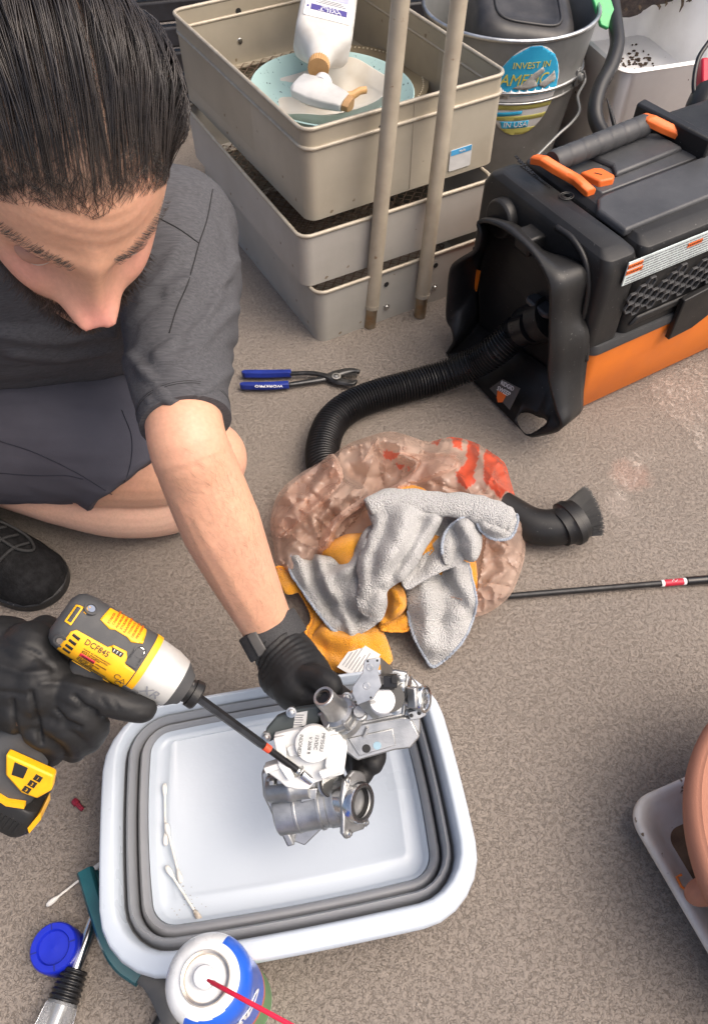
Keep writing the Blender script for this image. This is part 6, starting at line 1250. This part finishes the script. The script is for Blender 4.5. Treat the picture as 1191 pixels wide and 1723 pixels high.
BF = [(((262, 806), (330, 780), (392, 758)), 5, -.0004), (((300, 770), (345, 790)), 4, -.0002), (((330, 880), (385, 970), (428, 1045)), 8, .0010), (((300, 850), (350, 950), (400, 1040)), 5, .0006), (((395, 860), (440, 960), (468, 1040)), 9, .0010)]
co = co_of(me); nn0 = no_of(me); X_, Y_ = project(co); sel = (X_ > 230) & (X_ < 500) & (Y_ > 720) & (Y_ < 1080) & (co[:, 2] > .13); pp_ = np.stack([X_, Y_], 1)[sel]; dd_ = np.zeros(len(pp_))
for pl, w, amp in BF: dd_ += amp * np.exp(-(poly_d(pp_, list(pl)) / w) ** 2)
co[sel] += nn0[sel] * dd_[:, None]; set_co(me, co)
L_ = co - np.array(HC); loc = np.stack([L_ @ np.array(HR), L_ @ np.array(HF), L_ @ np.array(HT)], 1)
nearh = np.linalg.norm(loc, axis=1) < .155
def g3(c, s): return np.exp(-(((loc - np.array(c)) / np.array(s)) ** 2).sum(1)) * nearh
nz_ = np.array([noise.noise(Vector(c) * 28) for c in co]); nz2 = np.array([noise.noise(Vector(c) * 90) for c in co])
skin = np.array([.63, .345, .228]); colr = np.tile(skin, (len(co), 1)) * (1 + .035 * nz_[:, None])
pink = np.clip(.95 * g3((0, .128, -.034), (.018, .03, .022)) + .55 * g3((.042, .09, -.02), (.022, .03, .02)) + .55 * g3((-.042, .09, -.02), (.022, .03, .02)) + .25 * np.clip(nz_, 0, 1), 0, 1)[:, None]
colr = colr * (1 - pink) + np.array([.66, .29, .235]) * pink
pale = np.clip((.135 - co[:, 2]) * 14, 0, 1)[:, None] * (~nearh)[:, None] * .55; colr = colr * (1 - pale) + np.array([.68, .48, .385]) * pale
scalp = np.clip((loc[:, 2] - (.064 - .9 * np.clip(np.abs(loc[:, 0]) - .035, 0, 1) * 1.0) + (loc[:, 1] - .075) * -.35) * 70 + nz2 * .5, 0, 1) * nearh; scalp = np.maximum(scalp, np.clip((-loc[:, 1] + .035) * 60, 0, 1) * nearh * (loc[:, 2] > -.06))
scalp = np.clip(scalp * .82, 0, 1)[:, None]; colr = colr * (1 - scalp) + np.array([.125, .090, .070]) * scalp
beard = np.clip(((-.046 - loc[:, 2]) * 70 + nz2 * .5), 0, 1) * nearh * (loc[:, 1] > .0) * .72; beard = beard[:, None]; colr = colr * (1 - beard) + np.array([.07, .045, .035]) * beard
ca_ = me.color_attributes.new('tone', 'FLOAT_COLOR', 'POINT'); ca_.data.foreach_set('color', np.concatenate([np.clip(colr, 0, 1), np.ones((len(co), 1))], 1).astype(np.float32).ravel())
m, n, l, p = nodes('skin'); at = n.new('ShaderNodeAttribute'); at.attribute_name = 'tone'; tc = n.new('ShaderNodeTexCoord')
nz = add(n, 'ShaderNodeTexNoise', Scale=260.0, Detail=4.0); l.new(tc.outputs['Object'], nz.inputs[0]); rp = ramp(n, [(.3, .86), (.7, 1.06)]); l.new(nz.outputs[0], rp.inputs[0])
q = add(n, 'ShaderNodeMix', data_type='RGBA', blend_type='MULTIPLY'); q.inputs[0].default_value = .6; l.new(at.outputs['Color'], q.inputs[6]); l.new(rp.outputs[0], q.inputs[7]); l.new(q.outputs[2], p.inputs['Base Color'])
p.inputs['Roughness'].default_value = .48; p.inputs['Subsurface Weight'].default_value = .18; p.inputs['Subsurface Radius'].default_value = (1, .35, .2); p.inputs['Subsurface Scale'].default_value = .004; p.inputs['Specular IOR Level'].default_value = .4
nb = add(n, 'ShaderNodeTexNoise', Scale=700.0, Detail=3.0); l.new(tc.outputs['Object'], nb.inputs[0]); bu = add(n, 'ShaderNodeBump', Strength=.28, Distance=.0006); l.new(nb.outputs[0], bu.inputs['Height']); l.new(bu.outputs[0], p.inputs['Normal'])
man = finish(me, 'person', [m], None, smooth=180); tag(man, 'man in dark grey t-shirt and navy shorts kneeling with black gloves, holding driver and valve', 'person')
man['_ident'] = 1                                  # world coordinates, identity transform
bodb = bvh_of(me); ah = []; ar = []; r4 = random.Random(17)
for k in range(620):
    t = r4.random(); cx_, cy_ = lerp(318, 450, t) + r4.uniform(-75, 75), lerp(770, 1050, t) + r4.uniform(-30, 30); q = on_surface(bodb, cx_, cy_, 0)
    if q is None or q.z < .12 or (q - EYE).dot(CF) > .9: continue
    h_ = bodb.find_nearest(q); nn_ = h_[1] if h_[1].dot(EYE - q) > 0 else -h_[1]; dv_ = (CX * r4.uniform(.2, .8) - CU * r4.uniform(.3, .9) + V(r4.gauss(0, .2), r4.gauss(0, .2), 0)).normalized(); dv_ = (dv_ - nn_ * dv_.dot(nn_)).normalized(); L4 = r4.uniform(.006, .013)
    ah.append([tuple(q), tuple(q + dv_ * L4 * .5 + nn_ * .0014), tuple(q + dv_ * L4 + nn_ * .0012)]); ar.append(.00007)
# eyes and lids under the brow
for s in (1, -1):
    MB().ball(hp(s * .032, .078, -.004), .0118).build('eye', pbr('eye_white', (.7, .66, .62), .3), man, smooth=180)
    MB().ball(hp(s * .032, .0765, -.0010), (.0158, .0150, .0125)).build('eyelid', pbr('eyelid_skin', (.48, .25, .18), .5), man, smooth=180)
# --- hair: combed back wet strands
def tubes(paths, rad, name, mat, n=3, tip=.35):
    vs, fs = [], []; 
    for P, r_ in zip(paths, rad):
        P = np.asarray(P); T = np.gradient(P, axis=0); T /= np.linalg.norm(T, axis=1)[:, None] + 1e-9; A = np.cross(T, np.array(camv)); A /= np.linalg.norm(A, axis=1)[:, None] + 1e-9; B = np.cross(T, A); o = len(vs); k = len(P)
        w = r_ * np.interp(np.linspace(0, 1, k), [0, .16, .8, 1], [.22, 1, 1, tip]); ring = [P + (A * math.cos(2 * PI * j / n) + B * math.sin(2 * PI * j / n)) * w[:, None] for j in range(n)]
        vs.extend(np.stack(ring, 1).reshape(-1, 3).tolist())
        for i in range(k - 1):
            for j in range(n): fs.append((o + i * n + j, o + i * n + (j + 1) % n, o + (i + 1) * n + (j + 1) % n, o + (i + 1) * n + j))
    me = bpy.data.meshes.new(name); me.from_pydata(vs, [], fs); me.update(); return finish(me, name, [mat], man, smooth=180, fixn=False)
def hair_mat(name, c, c2, rough):
    m = pbr(name, c, rough, col2=c2, nscale=60, spec=.6, rvar=.08); return m
M_hair = hair_mat('black_hair', (.026, .023, .023), (.046, .039, .036), .27)
hr = np.random.default_rng(4); NS = 4300; NP = 16; paths = []; rads = []
clumps = np.sort(hr.uniform(-88, 88, 74)); clw = hr.normal(0, 1, 74)
Hx, Hy, Hz = np.array(HR), np.array(HF), np.array(HT); H0 = np.array(HC)
def hairline(lam): a = abs(lam); return float(np.interp(a, [0, 8, 25, 45, 60, 75, 90], [35, 38, 40, 36, 26, 10, -4]))
for i in range(NS):
    lam = hr.uniform(-88, 88)
    if abs(lam + 3) < 3.5 and hr.random() < .72: continue
    th0 = hairline(lam) + abs(hr.normal(2, 5.0)) + (hr.random() ** 1.15) * 100; th1 = th0 + hr.uniform(60, 125)
    j = int(np.argmin(np.abs(clumps - lam))); pull = hr.uniform(.5, .99); lift0 = hr.uniform(.0, .0045) + .004 * max(0, clw[j]) ; P = []
    wob = hr.normal(0, 1.6); bend = hr.normal(0, 3)
    for k in range(NP):
        t = k / (NP - 1); th = math.radians(lerp(th0, th1, t)); lm = lam + (clumps[j] - lam) * pull * min(1, t * 2.4) + wob * math.sin(t * 5 + i) * .5 + bend * t * t + clw[j] * 1.5 * t
        lm = math.radians(lm); d = (math.sin(lm), math.cos(lm) * math.cos(th), math.cos(lm) * math.sin(th)); q = np.array(head_pt(d)) if d[1] > 0.2 else np.array([.0765 * d[0], (.100 if d[1] > 0 else .103) * d[1], (.112 if d[2] > 0 else .125) * d[2]])
        nrm = np.array(d); side = max(0, abs(math.degrees(lm)) - 35) / 55
        q = q + nrm * (.0004 + (lift0 + .0075 * math.sin(min(1, t * 1.5) * PI / 2) + .006 * side) * min(1, t * 2.0) ** 1.6 * (1 - .3 * t))
        P.append(H0 + Hx * q[0] + Hy * q[1] + Hz * q[2])
    paths.append(P); rads.append(hr.uniform(.00032, .00062))
for i in range(5200):                        # short baby hairs soften the hairline
    lam = hr.uniform(-80, 80); th0 = hairline(lam) + (max(-2.5, hr.normal(3, 4)) if i < 1500 else hr.uniform(4, 80)); dl_ = hr.normal(0, 8); P = []; ln = hr.uniform(3, 7)
    for k in range(5):
        t = k / 4; th = math.radians(th0 + ln * t); lm = math.radians(lam + dl_ * t * .6); d = (math.sin(lm), math.cos(lm) * math.cos(th), math.cos(lm) * math.sin(th)); q = np.array(head_pt(d)) + np.array(d) * (.0002 + .0012 * t); P.append(H0 + Hx * q[0] + Hy * q[1] + Hz * q[2])
    paths.append(P); rads.append(hr.uniform(.00008, .00016))
hair = tubes(paths, rads, 'hair', M_hair); tag(hair, kind='stuff')
tag(tubes(ah, ar, 'arm_hair', hair_mat('brown_arm_hair', (.20, .12, .08), (.27, .17, .11), .5)), kind='stuff')
# eyebrows and beard
paths = []; rads = []
for i in range(460):
    s = 1 if i % 2 else -1; t = hr.random(); x = s * lerp(.012, .058, t); z = .0225 + .006 * math.sin(t * 2.6) + hr.normal(0, .0016) - .006 * max(0, t - .7)
    r_ = .1; dn = np.array([x / .0765, .9, z / .112]); dn /= np.linalg.norm(dn)
    # land on the head surface at (x, z)
    yy = math.sqrt(max(.01, 1 - (x / .0765) ** 2 - (z / .112) ** 2)); q0 = np.array(head_pt((x / .0765, yy, z / .112)))
    dirv = np.array([s * 1.0, .12, hr.uniform(-.06, .22)]); P = [H0 + Hx * q[0] + Hy * q[1] + Hz * q[2] for q in (q0 - [0, .001, 0], q0 + dirv * .004 + [0, .0006, 0], q0 + dirv * .0065 - [0, .0004, 0])]
    paths.append(P); rads.append(.00014)
tag(tubes(paths, rads, 'eyebrows', M_hair), kind='stuff')
paths = []; rads = []
for i in range(3400):
    x = hr.uniform(-.055, .055); z = hr.uniform(-.112, -.046)
    if abs(x) < .026 and abs(z + .0705) < .0105: continue
    ax_ = .0765 * (1 - .15 * min(1, -z / .125 * 1.1) ** 1.3); zz = z / .125; w = 1 - (x / ax_) ** 2 - zz ** 2
    if w < .03: continue
    q0 = np.array(head_pt((x / ax_, math.sqrt(w), zz))); dv = np.array([hr.normal(0, .4) + x * 6, .55, -.7 + hr.normal(0, .25)]); ln = hr.uniform(.006, .014)
    P = [H0 + Hx * q[0] + Hy * q[1] + Hz * q[2] for q in (q0 - [0, .001, 0], q0 + dv * ln * .5 + [0, .0008, 0], q0 + dv * ln)]
    paths.append(P); rads.append(.0003)
tag(tubes(paths, rads, 'beard', hair_mat('dark_beard', (.030, .019, .014), (.07, .045, .035), .5)), kind='stuff')
# --- shirt
def cloth_disp(me, f, amp_n=True):
    c = co_of(me); nn = no_of(me); d = np.array([f(Vector(a)) for a in c]); set_co(me, c + nn * d[:, None])
M_shirt = pbr('heather_grey_jersey', (.098, .099, .107), .88, col2=(.046, .046, .051), nscale=170, amt=1.0, stretch=(.20, 3.2, 3.2), bump=.5, bscale=420, bdist=.0012, spec=.2, rvar=0)
sb_ = MB(); torso(sb_, .004, 1); sb_.ball(S_L, .064); sb_.ball(S_R, .068)
capsule(sb_, [S_L.lerp(V(-.325, .738, .452), .5), S_L], [.075, .064])
slv = px3([(300, 382, .83), (299, 470, .803), (299, 560, .775), (303, 650, .742), (313, 712, .7225)]); SR_ = [.0645, .0625, .0560, .0475, .0432]
P = catmull(slv, 5); W = interp_list(SR_, len(P)); sb_.tube(P, W, 28)
capsule(sb_, [S_R, V(-.555, .58, .39)], [.068, .056])
sb_.loft([[D(x, y, d) for x, y, d in ((-120, 565, .96), (120, 572, .955), (205, 545, .93), (150, 480, .86), (-120, 470, .84))], [D(x, y, d) for x, y, d in ((-120, 540, 1.05), (120, 548, 1.05), (215, 545, 1.02), (160, 480, .98), (-120, 470, .95))]])
me = remesh(sb_, .0045, 8)
sx0, sx1 = np.array(P[0]), np.array(P[-1]); sax = (sx1 - sx0) / np.linalg.norm(sx1 - sx0)
FOLDS = [(((390, 440), (345, 540), (262, 598)), 9, .0045), (((388, 520), (330, 590), (240, 622)), 9, .0045), (((386, 585), (320, 640), (236, 650)), 8, -.004), (((386, 625), (330, 668), (250, 676)), 8, .0035), (((212, 588), (255, 640), (300, 690)), 9, .004), (((240, 600), (300, 660), (345, 690)), 8, -.003), (((380, 480), (335, 520), (300, 580)), 7, -.0035),
  (((340, 300), (372, 380), (384, 450)), 9, -.003), (((205, 590), (225, 540), (270, 500)), 10, -.006), (((200, 560), (250, 510), (320, 470)), 10, .005), (((0, 560), (100, 572), (190, 560)), 9, .005), (((0, 535), (90, 545), (180, 530)), 9, -.005), (((20, 590), (110, 600), (200, 588)), 7, .004), (((170, 520), (200, 545), (215, 585)), 8, -.005), (((300, 420), (270, 470), (235, 500)), 9, .003)]
_fd = {}
def ridge_at(a):
    x, y = project(a); r_ = 0.0; pt = np.array([[x, y]])
    for pl, w, amp in FOLDS:
        if min(q[0] for q in pl) - 30 < x < max(q[0] for q in pl) + 30 and min(q[1] for q in pl) - 30 < y < max(q[1] for q in pl) + 30: r_ += amp * math.exp(-(poly_d(pt, pl)[0] / w) ** 2)
    return r_
def wr(a):
    t = float((np.array(a) - sx0) @ sax) / .27; r_ = ridge_at(a)
    if -.25 < t < 1.0:
        ph = t * 26 + 3.0 * noise.noise(a * 14) + (a.x + .16) * 34; r_ += .0022 * (math.sin(ph) ** 3) * max(0, math.sin(min(1, max(0, t + .15)) * PI)) * (0.5 + noise.noise(a * 9))
    r_ += .006 * noise.noise(a * 11) + .003 * abs(noise.noise(V(a.x * 9, a.y * 30, a.z * 30)))
    r_ = max(r_, -.0012)
    if t > .93: r_ = .0008
    return r_
cloth_disp(me, wr); shb = bvh_of(me); sh_ = finish(me, 'shirt', [M_shirt], man, smooth=180)
M_stitch = pbr('dark_stitch', (.02, .02, .022), .9)
def seam(bv, pts, name, mat, par, r_=.0006):
    P_ = [on_surface(bv, q.x, q.y, .0003) for q in catmull([V(*p, 0) for p in pts], 6)]; P_ = [q for q in P_ if q is not None]
    if len(P_) > 3: MB().tube(P_, r_, 6).build(name, mat, par, smooth=180)
seam(shb, ((262, 364), (300, 384), (335, 409)), 'shoulder_seam', M_stitch, sh_)
seam(shb, ((358, 318), (348, 370), (335, 409), (318, 470), (297, 521), (285, 560)), 'sleeve_seam', M_stitch, sh_)
hem = catmull(slv, 5); e0, e1 = Vector(P[-1]), (Vector(P[-1]) - Vector(P[-3])).normalized()
MB().tube([e0 - e1 * .017, e0 - e1 * .0165, e0 + e1 * .0005, e0 + e1 * .001], [.0436, .0442, .0430, .040], 40).build('sleeve_hem', M_shirt, sh_, smooth=60)
for off in (.0150, .0128):
    q = e0 - e1 * off; MB().tube([q - e1 * .0003, q + e1 * .0003], .0442, 40).build('hem_stitch', M_stitch, sh_, smooth=0)
# --- shorts
M_short = pbr('navy_twill', (.083, .082, .100), .85, col2=(.070, .069, .085), nscale=10, bump=.35, bscale=900, bdist=.0008, spec=.2, rvar=0)
kb = MB(); hips = V(-.56, .83, .12)
P = px3([(-260, 690, 1.06), (-80, 700, 1.055), (60, 715, 1.04), (150, 730, 1.035), (205, 760, 1.040), (238, 798, 1.045)]); Wd = [.125, .120, .108, .101, .095, .088]
Pc = catmull(P, 5); Wc = interp_list(Wd, len(Pc)); kb.tube(Pc, Wc, 36)
kb.ball(hips, .15)
me = remesh(kb, .005, 6)
c = co_of(me); c[:, 2] = np.maximum(c[:, 2], .004); set_co(me, c)
cloth_disp(me, lambda a: .008 * noise.noise(a * 9) + .0035 * abs(noise.noise(V(a.x * 12, a.y * 40, a.z * 40))))
skb = bvh_of(me); sho = finish(me, 'shorts', [M_short], man, smooth=180)
M_seam = pbr('navy_seam', (.026, .027, .040), .9)
seam(skb, ((0, 742), (60, 762), (130, 796), (185, 830), (222, 850)), 'side_seam', M_seam, sho)
seam(skb, ((0, 796), (60, 800), (110, 800), (140, 806)), 'pocket_seam', M_seam, sho)
seam(skb, ((205, 690), (222, 740), (214, 800), (180, 846)), 'hem_seam', M_seam, sho)
def onshape(pts, off): return [D(x, y, d) for x, y, d in pts]
# --- gloves
def glove_mat():
    m = pbr('black_nitrile', (.013, .013, .0135), .52, spec=.35, col2=(.018, .018, .0185), nscale=40, bump=.35, bscale=140, bdist=.0012, rvar=.06); return m
M_glove = glove_mat()
gl = MB(); hand(gl, handL, 0, [.029, .031, .032, .028], [.0125, .0122, .0112]); handmass(gl, .001); me = remesh(gl, .0022, 4)
w0 = np.array(D(455, 1064, .840)); w1 = np.array(D(520, 1160, .800)); wax = (w1 - w0) / np.linalg.norm(w1 - w0)
def gw(a):
    t = float((np.array(a) - w0) @ wax); k = math.exp(-((t - .025) / .03) ** 2); return .0022 * k * math.sin(t * 900 + 3.5 * noise.noise(a * 30) + a.x * 120) * (.6 + noise.noise(a * 25)) + .0014 * noise.noise(a * 60)
cloth_disp(me, gw); finish(me, 'glove', [M_glove], man, smooth=180)
gl = MB(); hand(gl, handR, 0, [.038, .040, .040, .032], [.0140, .0136, .0120]); handmassR(gl, -.001); me = remesh(gl, .0022, 3)
GF = [(((20, 1180), (26, 1225), (40, 1262)), 4, -.0035), (((52, 1165), (62, 1210), (70, 1250)), 4, -.0040), (((125, 1172), (140, 1190), (160, 1200)), 4, -.0040), (((95, 1195), (110, 1215), (135, 1225)), 4, -.0035), (((70, 1150), (110, 1150), (150, 1160)), 5, .002), (((0, 1120), (40, 1135), (80, 1130)), 6, .0022), (((0, 1165), (40, 1170)), 5, -.002), (((10, 1080), (60, 1100), (90, 1125)), 5, -.002), (((170, 1176), (180, 1190)), 3, -.0012), (((192, 1180), (200, 1196)), 3, -.0012)]
def gfold(a):
    x, y = project(a); return sum(amp * math.exp(-(poly_d(np.array([[x, y]]), pl)[0] / w) ** 2) for pl, w, amp in GF)
cloth_disp(me, lambda a: gfold(a) + .0016 * noise.noise(a * 45) + .0012 * abs(noise.noise(V(a.x * 30, a.y * 110, a.z * 60)))); finish(me, 'glove', [M_glove], man, smooth=180)
# --- woven wrist strap
wd_ = (D(470, 1092, .828) - D(440, 1040, .832)).normalized(); wc = D(461, 1072, .834); n = 48; Mw = zframe(wc, wd_, CX)
strap = MB(Mw).loft([[(r_ * 1.06 * math.cos(2 * PI * j / n), r_ * math.sin(2 * PI * j / n), z) for j in range(n)] for z, r_ in ((-.0165, .0300), (-.0165, .0318), (-.015, .0326), (.010, .0330), (.0115, .0322), (.0115, .0300))], cap=False, loop=True).build('wrist_strap', pbr('woven_black_strap', (.028, .028, .03), .75, col2=(.05, .05, .052), nscale=800, bump=.6, bscale=900, bdist=.0008), man, smooth=40)
ang = [j for j in range(n)]; cw = Mw.inverted() @ EYE; ac = math.atan2(cw.y, cw.x) + (.55 if (Mw.to_3x3() @ V(math.cos(math.atan2(cw.y, cw.x) + .3), math.sin(math.atan2(cw.y, cw.x) + .3), 0)).dot(CX) < (Mw.to_3x3() @ V(math.cos(math.atan2(cw.y, cw.x) - .3), math.sin(math.atan2(cw.y, cw.x) - .3), 0)).dot(CX) else -.55)
rings = [[(r_ * 1.06 * math.cos(a), r_ * math.sin(a), z) for a in np.linspace(ac - .17, ac + .17, 8)] for z, r_ in ((-.0155, .0330), (-.014, .0342), (.009, .0346), (.0105, .0334))]
MB(Mw).loft(rings, cap=False, closed=False).build('strap_keeper', pbr('strap_grey', (.12, .115, .11), .6), strap, smooth=60, solid=.0012)
# --- shoe
M_shoe = pbr('black_knit_shoe', (.006, .006, .0065), .8, spec=.25, col2=(.014, .014, .015), nscale=90, bump=.7, bscale=420, bdist=.0012)
h0, h1 = Z(-95, 905, .0), Z(100, 1000, .0); sd_ = (h1 - h0).normalized(); sw = V(-sd_.y, sd_.x, 0); SL_ = (h1 - h0).length
def shoe_ring(t, w, top, z0=.012): c = h0 + sd_ * (SL_ * t); return [c + sw * (w * math.cos(a)) + V(0, 0, z0 + (top - z0) * (max(0, math.sin(a)) ** .8 if math.sin(a) > 0 else 0)) for a in np.linspace(0, 2 * PI, 29)[:-1]]
shoe = MB().loft([shoe_ring(t, w, tp) for t, w, tp in ((-.02, .026, .09), (.15, .036, .125), (.35, .040, .120), (.55, .045, .095), (.75, .047, .068), (.9, .042, .050), (.98, .030, .038), (1.02, .012, .026))]).build('shoe', M_shoe, man, smooth=60)
MB().loft([[h0 + sd_ * (SL_ * t) + sw * s * w + V(0, 0, z) for s, z in ((-1, 0), (1, 0), (1, .016), (-1, .016))] for t, w in [(tt, float(np.interp(tt, [-.04, 0, .15, .35, .55, .75, .85, .92, .97, 1.0, 1.025, 1.035], [.015, .030, .040, .045, .049, .0505, .047, .041, .033, .025, .014, .004]))) for tt in list(np.linspace(-.04, .8, 14)) + list(np.linspace(.83, 1.035, 16))]]).build('sole', M_black, shoe, smooth=40, bevel=.004)
def shtop(t, s): w = np.interp(t, [0, .35, .55, .75, .9], [.03, .040, .045, .047, .042]); tp = np.interp(t, [.15, .35, .55, .75, .9], [.125, .120, .095, .068, .050]); c = h0 + sd_ * (SL_ * t); return c + sw * (w * s) + V(0, 0, .012 + (tp - .012) * max(0, 1 - s * s) ** .42 + .003)
M_lace = pbr('black_lace', (.03, .03, .03), .8)
for k in range(5):
    t = .42 + .075 * k; MB().tube(catmull([shtop(t, -.5), shtop(t + .02, -.1), shtop(t + .03, .2), shtop(t + .05, .55)], 4), .0022, 6).build('lace', M_lace, shoe, smooth=180)
MB().tube(catmull([shtop(.5, .3), shtop(.58, .62), shtop(.72, .7), shtop(.82, .45), shtop(.76, .15), shtop(.62, .1)], 6), .0023, 6).build('lace', M_lace, shoe, smooth=180)
del man['_ident']
